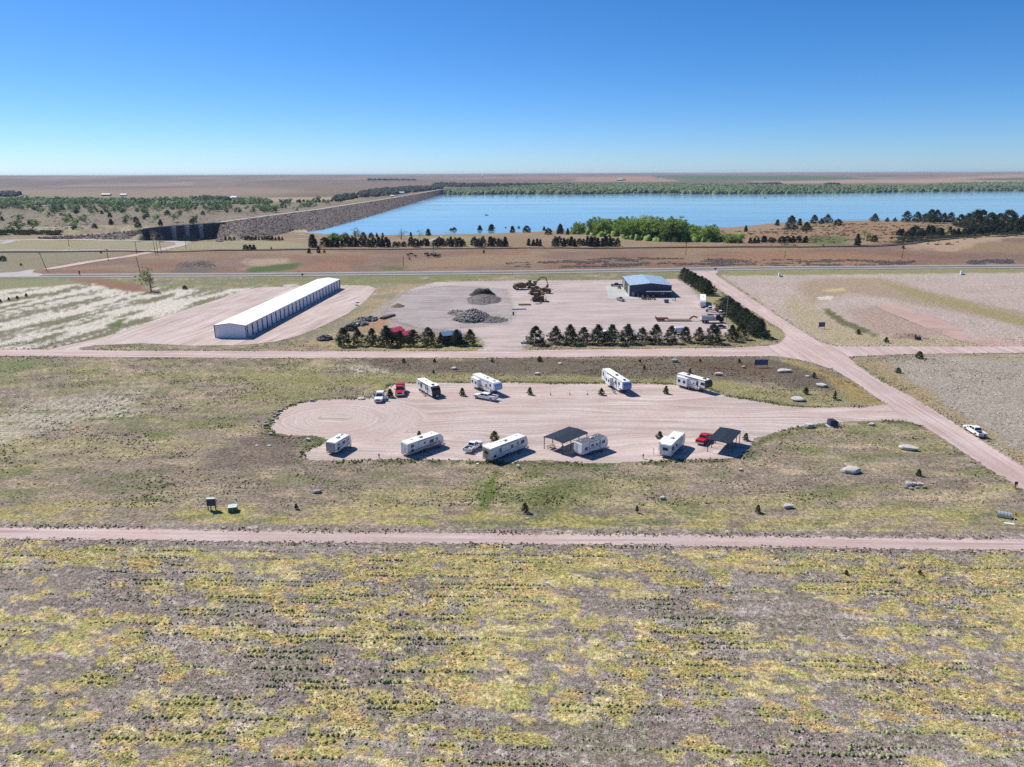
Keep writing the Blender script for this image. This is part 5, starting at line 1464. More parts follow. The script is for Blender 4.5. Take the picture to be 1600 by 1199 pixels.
    for a in vents:
        b = MB(); b.box((a * L, 0.25, h + 0.09), (0.42, 0.42, 0.13), taper=0.8); b.build('roof_vent', m_grey, e, bevel=0.02)
    b = MB(); b.bar((0.05 * L, -0.8, h), (0.05 * L, -0.8, h + 0.25), 0.06, 6); b.bar((-0.3 * L, 0.7, h), (-0.3 * L, 0.7, h + 0.2), 0.06, 6); b.build('vent_pipe', m_lgrey, e)
    if kind == 'travel':
        b = MB(); b.bar((x1 - 0.5, -0.7, zb - 0.1), (x1 + 1.15, 0, 0.5), 0.1); b.bar((x1 - 0.5, 0.7, zb - 0.1), (x1 + 1.15, 0, 0.5), 0.1); b.bar((x1 + 0.85, 0, 0.02), (x1 + 0.85, 0, 0.85), 0.08)
        b.build('hitch', m_steel, e)
        for s in (-0.16, 0.16):
            b = MB(); b.bar((x1 + 0.42, s, 0.55), (x1 + 0.42, s, 1.0), 0.29, 10); b.build('propane_tank', m_white, e, bevel=0.04)
    else:
        for s in (-1, 1):
            b = MB(); b.bar((x1 - 3.0, s * 0.95, zb + 0.1), (x1 - 3.0, s * 0.95, 0.02), 0.11); b.box((x1 - 3.0, s * 0.95, 0.02), (0.26, 0.26, 0.04)); b.build('landing_leg', m_steel, e)
        b = MB(); b.bar((x1 - 1.1, 0, h - 2.15), (x1 - 1.1, 0, h - 2.55), 0.22, 8); b.build('king_pin', m_steel, e)
    # rolled awning on the door side
    b = MB(); b.bar((-0.22 * L, -W / 2 - 0.07, h - 0.22), (0.2 * L, -W / 2 - 0.07, h - 0.22), 0.13, 8); b.bar((-0.22 * L, -W / 2 - 0.05, h - 0.2), (-0.22 * L, -W / 2 - 0.05, zb + 0.2), 0.05); b.bar((0.2 * L, -W / 2 - 0.05, h - 0.2), (0.2 * L, -W / 2 - 0.05, zb + 0.2), 0.05)
    b.build('awning', m_dark if dark_base else m_lgrey, e)
    if ladder:
        b = MB()
        for s in (-1, 1): b.bar((x0 - 0.1, 0.72 + s * 0.19, zb + 0.2), (x0 - 0.1, 0.72 + s * 0.19, h + 0.1), 0.04)
        for k in range(6): b.bar((x0 - 0.1, 0.53, zb + 0.35 + k * 0.35), (x0 - 0.1, 0.91, zb + 0.35 + k * 0.35), 0.035)
        b.build('ladder', m_alu, e)
    return e, L

# ------------------------------------------------------------------ trailers of the near row
trailer('shortest white travel trailer with grey rear wall, leftmost of the near row', (516, 691.5), (538, 678.8), 3.0, nose=0.8, rear_mat=m_grey, acs=(-0.02,), vents=(0.22, 0.3), windows=((-1, -2.3, -1.6, 2.0, 2.5), (-1, -0.4, 0.6, 1.7, 2.4), (-1, -2.3, -1.7, 0.95, 1.7)), door=1.5, stripes='grey', ladder=False)
trailer('long white travel trailer with brown lower stripe, between the short one and the white pickup', (631.4, 692.2), (680.5, 676), 3.2, nose=1.3, side_mat=m_tan, stripes='brown', acs=(-0.05,), vents=(-0.28, 0.27, 0.0), windows=((-1, -4.3, -3.5, 2.1, 2.7), (-1, -4.3, -3.6, 1.1, 1.7), (-1, 1.1, 2.2, 1.7, 2.5), (-1, -0.6, -0.1, 2.0, 2.4), (1, -2, 0, 1.7, 2.5)), door=2.8)
trailer('longest white travel trailer with brown rear wall, hooked up beside the white pickup', (760, 699.6), (815, 679.3), 3.3, nose=0.8, rear_mat=m_tan, side_mat=m_lgrey, stripes='grey', acs=(-0.02,), vents=(0.3, -0.12), windows=((-1, -3.2, -2.6, 1.7, 2.6), (-1, 0.4, 1.1, 1.8, 2.4), (-1, 3.6, 4.6, 1.8, 2.6), (-1, -5.0, -4.2, 1.0, 1.5)), door=2.2, rear_window=True, slide=(-5.2, -3.2, 0.75, 3.05), slide_side=1)
m_darkroof = paint('aged_roof', (0.085, 0.09, 0.10), 0.7, var=0.2)
trailer('white travel trailer with dark grey roof, beside the left carport', (903, 691.5), (940.7, 679.5), 3.25, nose=0.7, roof=m_darkroof, stripes='grey', acs=(0.0,), vents=(0.15, -0.35, 0.28), windows=((-1, -3.2, -2.4, 1.5, 2.1), (-1, 0.2, 0.8, 1.9, 2.3), (-1, 2.2, 3.1, 1.8, 2.5), (-1, -1.2, -0.4, 1.9, 2.4)), door=1.2)
trailer('white travel trailer with dark rear window and slide out, left of the red pickup', (1040, 694.8), (1061, 675.3), 3.25, nose=0.9, stripes='grey', acs=(-0.06,), vents=(), rear_window=True, windows=((-1, -4.2, -3.0, 1.7, 2.6), (-1, -1.6, -0.4, 1.8, 2.5), (-1, 2.6, 3.6, 1.9, 2.6)), door=0.6, slide=(-3.4, 0.6, 0.85, 3.0), slide_side=1, ladder=False)
# far row
trailer('white travel trailer with rounded black front and dark swooshes, in the far row', (657, 591), (679, 603.5), 3.2, nose=1.3, cap=m_dark, stripes='black', acs=(0.28,), vents=(-0.2,), windows=((-1, -4.3, -3.4, 1.9, 2.5), (-1, -2.9, -1.5, 1.5, 2.6), (-1, 0.6, 1.2, 1.6, 2.6)), door=1.5, dark_base=True, slide=(0.5, 3.0, 0.7, 3.0), slide_side=1)
trailer('tall fifth wheel with pale blue front cap, behind the white utility pickup', (744, 583.5), (778, 598.5), 3.85, kind='fifth', cap=m_lblue, acs=(0.0, 0.3), vents=(-0.15,), windows=((-1, 1.2, 1.9, 1.8, 2.7), (-1, 3.3, 4.2, 2.4, 3.2)), door=0.9, slide=(-5.6, -1.8, 0.95, 3.2), stripes='grey')
trailer('longest fifth wheel with dark blue front window, between two young pines on the far row', (946.5, 575.8), (980, 597.3), 3.8, kind='fifth', cap=m_blue, acs=(0.02, 0.36), vents=(), windows=((-1, -7.0, -6.2, 2.0, 3.2), (-1, -5.4, -4.9, 1.5, 2.6), (-1, 4.3, 5.4, 2.3, 3.2), (-1, 2.2, 2.8, 1.9, 3.1)), door=1.4, slide=(-3.0, 0.4, 0.9, 3.2), stripes='black', dark_base=True)
trailer('fifth wheel with dark rounded nose and beige stripes, rightmost of the far row', (1062, 582.6), (1108, 594.7), 3.8, kind='fifth', cap=m_dark, side_mat=m_tan, acs=(-0.2, 0.32), vents=(), windows=((-1, 1.6, 2.3, 1.9, 2.9), (-1, 3.2, 4.5, 2.3, 3.1)), door=0.4, slide=(-4.7, -1.0, 0.9, 3.25), stripes='grey', dark_base=True)
trailer('white trailer facing the camera, parked by the pines between shop and dump truck', (1098.4, 460.0), (1098.6, 468.5), 3.6, kind='travel', nose=1.4, acs=(0.0,), vents=(), windows=((-1, -2, -1, 1.6, 2.4),), door=1.0, group=None)

# ------------------------------------------------------------------ pickups
def pickup(label, pos, yaw, paint_m, bed='open', L=5.9, name='pickup_truck', lift=0.0, group='pickups parked at the camp', door_open=False):
    e = empty(name, (pos[0], pos[1], 0), yaw, label, 'pickup truck', group)
    W = 2.0; h = L / 2
    zb, zr, zt = 0.52, 1.22, 1.92
    r = 0.41; wf, wr = h - 1.0, -h + 1.25
    def arch(cx):
        return [(cx + 0.55, zb), (cx + 0.47, zb + 0.28), (cx + 0.22, zb + 0.46), (cx - 0.22, zb + 0.46), (cx - 0.47, zb + 0.28), (cx - 0.55, zb)]
    xb = -h + 1.95                                   # back of the cab
    prof = [(xb, zb), (xb, zr + 0.02), (h - 1.75, zr + 0.02), (h - 1.35, zr), (h - 0.12, zr - 0.10), (h, zr - 0.30), (h, zb + 0.05)] + arch(wf)
    b = MB(); b.prism(prof, -W / 2, W / 2); b.build('body', paint_m, e, bevel=0.05, seg=2)
    # bed
    b = MB()
    bp = [(-h, zb + 0.05), (-h, zr + 0.02), (xb - 0.02, zr + 0.02), (xb - 0.02, zb)] + arch(wr)
    for s in (-1, 1): b.prism(bp, s * W / 2, s * (W / 2 - 0.16))
    b.box(((-h + xb) / 2, 0, zb + 0.20), (xb + h - 0.06, W - 0.33, 0.14)); b.box((xb - 0.07, 0, (zr + zb) / 2 + 0.12), (0.08, W - 0.33, zr - zb - 0.2))
    b.build('bed', paint_m, e)
    b = MB(); b.box((-h + 0.04, 0, (zr + zb) / 2 + 0.05), (0.09, W - 0.34, zr - zb - 0.12)); b.build('tailgate', paint_m, e)
    b = MB(); b.box(((-h + xb) / 2, 0, zb + 0.285), (xb + h - 0.2, W - 0.36, 0.02)); b.build('bed_liner', m_dark, e)
    # cab
    c0, c1 = xb + 0.02, h - 1.75
    lo = [(c0, -W / 2 + 0.05), (c1, -W / 2 + 0.05), (c1, W / 2 - 0.05), (c0, W / 2 - 0.05)]
    hi = [(c0 + 0.28, -W / 2 + 0.24), (c1 - 0.85, -W / 2 + 0.24), (c1 - 0.85, W / 2 - 0.24), (c0 + 0.28, W / 2 - 0.24)]
    b = MB(); b.add([(x_, y_, zr + 0.02) for x_, y_ in lo] + [(x_, y_, zt) for x_, y_ in hi], [(3, 2, 1, 0), (4, 5, 6, 7), (0, 1, 5, 4), (1, 2, 6, 5), (2, 3, 7, 6), (3, 0, 4, 7)])
    b.build('cab', paint_m, e, bevel=0.05)
    def glassq(name, q, nrm):
        n = Vector(nrm).normalized() * 0.02
        p = [Vector(v) + n for v in q]; p2 = [Vector(v) - n * 0.5 for v in q]
        b = MB(); b.add([tuple(v) for v in p + p2], [(0, 1, 2, 3), (7, 6, 5, 4), (0, 4, 5, 1), (1, 5, 6, 2), (2, 6, 7, 3), (3, 7, 4, 0)])
        return b.build(name, m_glass, e)
    def lerp(a, b_, t): return tuple(a[i] + (b_[i] - a[i]) * t for i in range(3))
    def face(i, j, u0, u1, v0, v1):
        A0 = (*lo[i], zr + 0.02); B0 = (*lo[j], zr + 0.02); A1 = (*hi[i], zt); B1 = (*hi[j], zt)
        f = lambda u, v: lerp(lerp(A0, B0, u), lerp(A1, B1, u), v)
        return [f(u0, v0), f(u1, v0), f(u1, v1), f(u0, v1)]
    glassq('windshield', face(1, 2, .06, .94, .10, .92), (0.6, 0, 0.7))
    glassq('rear_window', face(3, 0, .10, .90, .15, .88), (-0.8, 0, 0.4))
    for i, j in ((0, 1), (2, 3)):
        sg = -1 if i == 0 else 1
        for a_, c_ in (((.06, .44), (.50, .92)) if i == 0 else ((.08, .50), (.56, .94))):
            glassq('side_window', face(i, j, a_, c_, .12, .86), (0, sg, 0.3))
    for s in (-1, 1):
        b = MB(); b.box((h - 0.02, s * 0.72, zr - 0.28), (0.08, 0.42, 0.2)); b.build('headlight', m_lamp_w, e)
        b = MB(); b.box((-h - 0.012, s * 0.9, zr - 0.22), (0.05, 0.16, 0.36)); b.build('tail_light', m_lamp_r, e)
        b = MB(); b.box((c1 - 0.25, s * (W / 2 + 0.13), zr + 0.16), (0.12, 0.22, 0.24)); b.build('mirror', m_dark, e)
        wheel(e, wf, s * (W / 2 - 0.16), r, 0.28); wheel(e, wr, s * (W / 2 - 0.16), r, 0.28)
    b = MB(); b.box((h + 0.01, 0, zr - 0.32), (0.05, 1.0, 0.32)); b.build('grille', m_dark, e)
    for sx, nm in ((h + 0.07, 'bumper'), (-h - 0.08, 'bumper')):
        b = MB(); b.box((sx, 0, zb + 0.12), (0.18, W - 0.06, 0.22)); b.build(nm, m_alu, e, bevel=0.02)
    if bed == 'cover':
        b = MB(); b.box(((-h + xb) / 2, 0, zr + 0.05), (xb + h - 0.04, W - 0.06, 0.06)); b.build('bed_cover', paint_m, e, bevel=0.02)
    elif bed == 'topper':
        b = MB(); b.box(((-h + xb) / 2, 0, zr + 0.40), (xb + h - 0.05, W - 0.05, 0.72), taper=0.93); t = b.build('topper', paint_m, e, bevel=0.05)
        for s in (-1, 1): panel(t, 'side_window', m_glass, -h + 0.3, xb - 0.3, zr + 0.2, zr + 0.55, s * (W / 2 - 0.04), s, 0.02)
    elif bed == 'utility':
        for s in (-1, 1):
            b = MB(); b.box(((-h + xb) / 2 - 0.1, s * (W / 2 - 0.14), zr + 0.14), (xb + h - 0.1, 0.34, 0.36)); b.build('tool_box', paint_m, e, bevel=0.02)
        b = MB()
        for s in (-1, 1): b.bar((xb - 0.15, s * 0.8, zr), (xb - 0.15, s * 0.8, zt + 0.02), 0.05)
        b.bar((xb - 0.15, -0.8, zt), (xb - 0.15, 0.8, zt), 0.05)
        for k in range(7): b.bar((xb - 0.15, -0.6 + 0.2 * k, zr + 0.1), (xb - 0.15, -0.6 + 0.2 * k, zt), 0.03)
        b.build('headache_rack', m_dark, e)
    elif bed == 'load':
        b = MB(); b.box((-h + 0.7, 0.35, zr - 0.05), (0.9, 0.7, 0.45)); b.build('cargo_box', m_dark, e)
        b = MB(); b.box((-h + 0.55, -0.4, zr - 0.15), (0.6, 0.5, 0.4)); b.build('cooler', m_lgrey, e)
    if door_open:
        for s in (-1, 1):
            b = MB(); hx = c1 - 0.15; b.add([(hx, s * 1.0, zb + 0.05), (hx - 0.35, s * 1.92, zb + 0.05), (hx - 0.35, s * 1.90, zt - 0.2), (hx - 0.1, s * 1.0, zr), (hx + 0.05, s * 1.0, zb + 0.05), (hx - 0.30, s * 1.92, zb + 0.05), (hx - 0.30, s * 1.90, zt - 0.2), (hx - 0.05, s * 1.0, zr)],
                              [(0, 1, 2, 3), (7, 6, 5, 4), (0, 4, 5, 1), (1, 5, 6, 2), (2, 6, 7, 3), (3, 7, 4, 0)])
            b.build('open_door', paint_m, e)
    return e

def ground_yaw(a, b_):
    p, q = flat(*a), flat(*b_)
    return p, q, math.atan2(q[1] - p[1], q[0] - p[0])
p, q, y_ = ground_yaw((729.5, 709), (749, 695.5))
pickup('white pickup with open dark bed, tail to the camera, left of the longest trailer', ((p[0] + q[0]) / 2, (p[1] + q[1]) / 2), y_, m_truckw, 'load')
p, q, y_ = ground_yaw((768.5, 627.8), (743.8, 623.3))
nrm_ = (-math.sin(y_), math.cos(y_))
nrm_ = nrm_ if nrm_[1] > 0 else (-nrm_[0], -nrm_[1])
pickup('long white utility pickup with tool boxes and ladder rack, seen from its side', ((p[0] + q[0]) / 2 + nrm_[0] * .9 - .0, (p[1] + q[1]) / 2 + nrm_[1] * .9), y_, m_truckw, 'utility', L=7.0)
p, q, y_ = ground_yaw((1092, 697), (1107.5, 683))
pickup('red pickup with red bed cover, beside the right carport', ((p[0] + q[0]) / 2, (p[1] + q[1]) / 2), y_, m_red, 'cover', L=6.3)
p, q, y_ = ground_yaw((592.0, 621), (594.3, 631))
pickup('small white pickup facing the camera with its doors open, leftmost vehicle of the far row', (flat(593.2, 626.0)), math.radians(-88), m_truckw, 'topper', L=4.9, door_open=True).scale = (1.1, 1.1, 1.1)
pickup('red pickup with a red bed topper, facing the camera, beside a young pine', flat(625.6, 615.5), math.radians(-84), m_red, 'topper', L=6.2).scale = (1.1, 1.3, 1.25)
p, q, y_ = ground_yaw((1524.6, 682.6), (1508.8, 672.8))
pickup('white pickup parked alone at the edge of the diagonal road, load in its bed', ((p[0] + q[0]) / 2 + math.sin(y_) * 0.85, (p[1] + q[1]) / 2 - math.cos(y_) * 0.85 * 1.0), y_, m_truckw, 'load', L=6.5)
pickup('black pickup parked on the apron corner left of the blue roofed shop', flat(963, 447.6), math.radians(180), m_black, 'open', L=6.2, group=None)
pickup('small silver and dark pickup at the lower corner of the concrete apron', flat(969.3, 470.2), math.radians(-68), m_silver, 'open', L=5.2, group=None)

# ------------------------------------------------------------------ carports
def carport(label, pts, h, rise, table=False):
    c = [flat(a, b_, h) for a, b_ in pts]          # left, back, right, front corners of the roof
    cx = sum(p[0] for p in c) / 4; cy = sum(p[1] for p in c) / 4
    l = Vector((c[1][0] - c[0][0], c[1][1] - c[0][1])); w = Vector((c[3][0] - c[0][0], c[3][1] - c[0][1]))
    yaw = math.atan2(l.y, l.x); L, W = l.length, w.length
    e = empty('carport', (cx, cy, 0), yaw, label, 'carport', 'metal carports of the near row')
    m = paint('carport_roof', (0.030, 0.036, 0.045), 0.45, 0.1, var=0.1)
    for s in (-1, 1):
        b = MB()
        ye, yr = s * W / 2, 0
        b.add([(-L / 2, ye, h), (L / 2, ye, h), (L / 2, yr, h + rise), (-L / 2, yr, h + rise), (-L / 2, ye, h + .05), (L / 2, ye, h + .05), (L / 2, yr, h + rise + .05), (-L / 2, yr, h + rise + .05)],
              [(0, 1, 2, 3), (7, 6, 5, 4), (0, 4, 5, 1), (1, 5, 6, 2), (2, 6, 7, 3), (3, 7, 4, 0)])
        n = int(L / 0.5)
        for i in range(n + 1):
            xx = -L / 2 + 0.03 + i * (L - 0.06) / n
            b.bar((xx, ye, h + .06), (xx, yr, h + rise + .06), 0.04)
        b.build('roof_panel', m, e)
        b = MB(); b.box((0, s * (W / 2 + 0.012), h - 0.10), (L, 0.02, 0.28)); b.build('fascia', m, e)
        b = MB(); b.box((0, s * (W / 2 - 0.10), h - 0.08), (L - 0.1, 0.10, 0.10)); b.build('beam', m_steel, e)
    for i in range(4):
        xx = -L / 2 + 0.15 + i * (L - 0.3) / 3
        for s in (-1, 1):
            b = MB(); b.bar((xx, s * (W / 2 - 0.1), 0), (xx, s * (W / 2 - 0.1), h - 0.12), 0.13); b.box((xx, s * (W / 2 - 0.1), 0.02), (0.3, 0.3, 0.04)); b.build('post', m_steel, e)
        b = MB(); b.bar((xx, -W / 2 + 0.1, h - 0.10), (xx, 0, h + rise - 0.10), 0.08); b.bar((xx, W / 2 - 0.1, h - 0.10), (xx, 0, h + rise - 0.10), 0.08); b.bar((xx, -W / 2 + 0.1, h - .7), (xx, -W / 2 + 0.7, h - .03), 0.05); b.bar((xx, W / 2 - 0.1, h - .7), (xx, W / 2 - 0.7, h - .03), 0.05)
        b.build('truss', m_steel, e)
    return e, yaw, (cx, cy), L, W
cp, yw, cc_, L_, W_ = carport('dark metal carport over a picnic table, left one, between two trailers', [(852.7, 681.6), (892.2, 666.2), (915.3, 676.7), (875.5, 693.3)], 2.95, 0.18)
carport('dark metal carport standing empty, right one, beside the red pickup', [(1108.7, 685), (1127.5, 666), (1156.2, 676.2), (1136.2, 695)], 2.95, 0.12)
def picnic(pos, yaw, label):
    e = empty('picnic_table', (pos[0], pos[1], 0), yaw, label, 'picnic table')
    for i in range(4):
        b = MB(); b.box((0, -0.30 + 0.2 * i, 0.75), (1.8, 0.18, 0.04)); b.build('board', m_wood, e)
    for s in (-1, 1):
        b = MB(); b.box((0, s * 0.72, 0.44), (1.8, 0.26, 0.04)); b.build('seat', m_wood, e)
        b = MB(); b.bar((s * 0.65, -0.7, 0), (s * 0.65, -0.25, 0.73), 0.07); b.bar((s * 0.65, 0.7, 0), (s * 0.65, 0.25, 0.73), 0.07); b.bar((s * 0.65, -0.75, 0.41), (s * 0.65, 0.75, 0.41), 0.06); b.build('leg', m_steel, e)
picnic(flat(861, 700.5), yw, 'wooden picnic table in the open left end of the left carport')
b = MB(); b.box((0, 0, 0.45), (0.7, 0.6, 0.9)); b.box((0, 0, 0.94), (0.76, 0.66, 0.06))
gr_ = empty('barbecue_grill', (*flat(879.5, 704.5), 0), yw, 'small grey barbecue grill in the shade of the left carport', 'grill')
b.build('cabinet', m_grey, gr_); b = MB(); b.bar((-.3, 0, 1.02), (.3, 0, 1.02), 0.42, 8); b.build('lid', m_lgrey, gr_)
# camp chairs outside two far trailers
def camp_chair(px, py, yaw, label):
    e = empty('camp_chair', (*flat(px, py), 0), yaw, label, 'camp chair', 'folding camp chairs outside the trailers')
    b = MB(); b.box((0, 0, 0.42), (0.5, 0.5, 0.03)); b.build('seat', m_dark, e)
    b = MB(); b.add([(-.25, -.25, .44), (-.25, .25, .44), (-.38, .25, .9), (-.38, -.25, .9), (-.28, -.25, .44), (-.28, .25, .44), (-.41, .25, .9), (-.41, -.25, .9)], [(0, 1, 2, 3), (7, 6, 5, 4), (0, 4, 5, 1), (1, 5, 6, 2), (2, 6, 7, 3), (3, 7, 4, 0)]); b.build('backrest', m_lgrey, e)
    for sx in (-1, 1):
        for sy in (-1, 1):
            b = MB(); b.bar((sx * .24, sy * .24, 0), (-sx * .05, sy * .24, .42), 0.03); b.build('leg', m_alu, e)
for i, (a, b_) in enumerate([(656.5, 612.5), (660.0, 615.5), (663.5, 619)]):
    camp_chair(a, b_, -0.8 + i * .5, 'light camp chair beside the black fronted trailer, %s from its rear' % ORD[i])
for i, (a, b_) in enumerate([(958, 613.5), (960.5, 615)]):
    camp_chair(a, b_, 0.5 + i, ['dark camp chair by the steps of the longest fifth wheel, nearer its rear', 'dark camp chair by the steps of the longest fifth wheel, nearer its front'][i])
# ------------------------------------------------------------------ storage building
def storage_building():
    a, c = flat(335.6, 529), flat(385.3, 528.6)
    far = flat(531.6, 450.6)
    yaw = math.atan2(far[1] - c[1], far[0] - c[0])
    L = math.hypot(far[0] - c[0], far[1] - c[1]); W = 12.2; H = 4.9; R = 5.75
    # local: x along the length, y to the left of it
    ox, oy = c
    e = empty('storage_building', (ox - math.sin(yaw) * W / 2, oy + math.cos(yaw) * W / 2, 0), yaw, 'very long white storage building with a row of white doors and white roof', 'storage building')
    wall = paint('pale_steel_wall', (.78, .79, .84), 0.5, var=0.03)
    # end and left walls
    for nm, x_ in (('end_wall', 0.0), ('end_wall', L - 0.15)):
        b = MB(); b.prism([(-W / 2, 0), (W / 2, 0), (W / 2, H), (0, R), (-W / 2, H)], x_, x_ + 0.15, axis='x')
        o = b.build(nm, wall, e)
        rb = MB()
        for k in range(40):
            yy = -W / 2 + 0.3 * (k + 0.5)
            if abs(yy) < W / 2: rb.box((x_ - 0.012 if x_ == 0 else x_ + 0.162, yy, H / 2), (0.024, 0.04, H - 0.05))
        q = rb.build('wall_ribs', wall, o); q['kind'] = 'stuff'
    b = MB(); b.box((L / 2, W / 2 - 0.08, H / 2), (L - 0.3, 0.15, H)); b.build('side_wall', wall, e)
    # door side: piers, header and the doors between them
    n = 25; bay = (L - 1.8) / n
    trim = paint('dark_trim', (0.022, 0.028, 0.055), 0.45)
    b = MB(); b.box((L / 2, -W / 2 + 0.08, H - 0.28), (L - 0.3, 0.15, 0.56)); b.build('header', wall, e)
    door_me = None
    for i in range(n):
        x0 = 1.5 + i * bay
        if door_me is None:
            bb = MB()
            w = bay - 0.8
            for k in range(14): bb.box((w / 2, 0, 0.16 + k * 0.31), (w, 0.06 if k % 2 else 0.075, 0.30))
            d = bb.build('roll_up_door', paint('door_white', (.82, .82, .86), 0.5, var=0.03), e); door_me = d.data; dw = w
        else: d = link(bpy.data.objects.new('roll_up_door', door_me), e)
        d.location = (x0 + 0.4, -W / 2 + 0.12, 0.0)
        pb_ = MB(); pb_.box((x0, -W / 2 + 0.04, (H - 0.56) / 2), (0.76, 0.22, H - 0.56)); pb_.build('pier', trim, e)
    pb_ = MB(); pb_.box((0.50, -W / 2 + 0.06, (H - 0.56) / 2), (0.9, 0.16, H - 0.57)); pb_.build('wall_panel', wall, e)
    b = MB(); b.box((1.5 + n * bay, -W / 2 + 0.04, (H - 0.56) / 2), (0.5, 0.22, H - 0.56)); b.build('pier', trim, e)
    for x_, y_ in ((0, -W / 2), (0, W / 2), (L, -W / 2), (L, W / 2)):
        b = MB(); b.box((x_ + (-0.03 if x_ == 0 else 0.03), y_ + (0.03 if y_ > 0 else -0.03), H / 2), (0.22, 0.22, H)); b.build('corner_trim', trim, e)
    roofm = paint('white_steel_roof', (0.86, 0.86, 0.86), 0.42, var=0.02)
    sl = (R - H) / (W / 2)
    for s in (-1, 1):
        b = MB(); y0, y1 = s * (W / 2 + 0.25), 0
        z0, z1 = H - sl * 0.25 + 0.03, R + 0.03
        b.add([(-0.2, y0, z0), (L + 0.2, y0, z0), (L + 0.2, y1, z1), (-0.2, y1, z1), (-0.2, y0, z0 + .08), (L + 0.2, y0, z0 + .08), (L + 0.2, y1, z1 + .08), (-0.2, y1, z1 + .08)],
              [(0, 1, 2, 3), (7, 6, 5, 4), (0, 4, 5, 1), (1, 5, 6, 2), (2, 6, 7, 3), (3, 7, 4, 0)])
        o = b.build('roof_slope', roofm, e)
        b = MB(); b.box((L / 2, s * (W / 2 + 0.29), H - 0.08), (L + 0.4, 0.06, 0.16)); b.build('gutter', trim, e)
    for x_ in (-0.23, L + 0.23):
        b = MB(); b.prism([(-W / 2 - .25, H - sl * .25 - .1), (0, R - .1), (W / 2 + .25, H - sl * .25 - .1), (W / 2 + .25, H - sl * .25 + .1), (0, R + .1), (-W / 2 - .25, H - sl * .25 + .1)], x_ - 0.03, x_ + 0.03, axis='x'); b.build('rake_trim', trim, e)
storage_building()

# ------------------------------------------------------------------ shop with blue roof
def shop():
    yaw = math.radians(87); D = 32.0; W = 21.0; H = 5.7; R = 6.8
    fl = flat(983, 463.2); fr_ = flat(1049.7, 464.3)
    fa = math.atan2(fr_[1] - fl[1], fr_[0] - fl[0])
    cx, cy = (fl[0] + fr_[0]) / 2, (fl[1] + fr_[1]) / 2
    e = empty('shop_building', (cx, cy, 0), math.radians(-2), 'dark blue steel shop with pale blue metal roof and tall doors on its left side', 'shop building')
    rib = paint('navy_wall', (0.028, 0.036, 0.070), 0.5, var=0.06)
    # local: x to the right, y away
    b = MB(); b.prism([(-W / 2, 0), (W / 2, 0), (W / 2, H), (0, R), (-W / 2, H)], 0, 0.2, axis='y'); b.build('front_wall', rib, e)
    b = MB(); b.prism([(-W / 2, 0), (W / 2, 0), (W / 2, H), (0, R), (-W / 2, H)], D - 0.2, D, axis='y'); b.build('rear_wall', rib, e)
    b = MB(); b.box((W / 2 - 0.1, D / 2, H / 2), (0.2, D - 0.4, H)); b.build('side_wall', rib, e)
    doors = [(2.5, 5.2), (9.5, 5.2), (16.5, 5.2), (23.5, 5.2)]
    tanm = paint('door_jamb_tan', A(208, 190, 150), 0.6)
    b = MB(); b.box((-W / 2 + 0.1, D / 2, H - 0.4), (0.2, D - 0.4, 0.8)); b.build('header', rib, e)
    ys = 0.2
    for i, (y0, w) in enumerate(doors):
        b = MB(); b.box((-W / 2 + 0.1, (ys + y0) / 2, (H - 0.8) / 2), (0.2, y0 - ys, H - 0.8)); b.build('wall_panel', rib, e)
        for yy in (y0, y0 + w):
            b = MB(); b.box((-W / 2 - 0.03, yy, (H - 0.8) / 2), (0.1, 0.5, H - 0.8)); b.build('door_jamb', tanm, e)
        b = MB()
        for k in range(8): b.box((-W / 2 + 0.16, y0 + w / 2, 0.31 + k * 0.61), (0.06, w - 0.4, 0.59))
        b.build('overhead_door', m_lgrey if i in (0, 3) else m_dark, e)
        ys = y0 + w
    b = MB(); b.box((-W / 2 + 0.1, (ys + D - 0.2) / 2, (H - 0.8) / 2), (0.2, D - 0.2 - ys, H - 0.8)); b.build('wall_panel', rib, e)
    rm = paint('blue_metal_roof', (0.42, 0.54, 0.66), 0.45, 0.0, var=0.04)
    for s in (-1, 1):
        b = MB(); sl = (R - H) / (W / 2); x0 = s * (W / 2 + 0.2); z0 = H - sl * 0.2 + 0.03; z1 = R + 0.03
        b.add([(x0, -0.2, z0), (x0, D + 0.2, z0), (0, D + .2, z1), (0, -.2, z1), (x0, -0.2, z0 + .08), (x0, D + 0.2, z0 + .08), (0, D + .2, z1 + .08), (0, -.2, z1 + .08)],
              [(0, 1, 2, 3), (7, 6, 5, 4), (0, 4, 5, 1), (1, 5, 6, 2), (2, 6, 7, 3), (3, 7, 4, 0)])
        o = b.build('roof_slope', rm, e)
        rb = MB()
        for k in range(int(D / 1.0)): rb.bar((x0, k * 1.0, z0 + .1), (0, k * 1.0, z1 + .1), 0.05)
        q = rb.build('roof_seams', rm, o); q['kind'] = 'stuff'
    # walk door and lean-to
    b = MB(); b.box((-W / 2 + 1.7, -0.03, 1.15), (1.2, 0.06, 2.3)); b.build('door', paint('lilac_door', A(150, 152, 190), 0.5), e)
    b = MB(); b.prism([(-2.9, 2.85), (-2.9, 3.0), (-0.02, 3.35), (-0.02, 3.2)], -W / 2 + 8.0, W / 2 - 0.2, axis='x'); b.build('porch_roof', paint('porch_roof', (0.30, 0.30, 0.32), 0.5), e)
    for k in range(4):
        b = MB(); xx = -W / 2 + 8.3 + k * (W - 8.8) / 3; b.bar((xx, -2.75, 0), (xx, -2.75, 2.86), 0.15); b.build('porch_post', m_steel, e)
    b = MB(); b.box((W / 2 - 3.9, -0.04, 1.5), (0.7, 0.06, 1.0)); b.box((W / 2 - 5.0, -0.04, 1.5), (0.5, 0.06, 1.0)); b.build('window', m_lgrey, e)
shop()

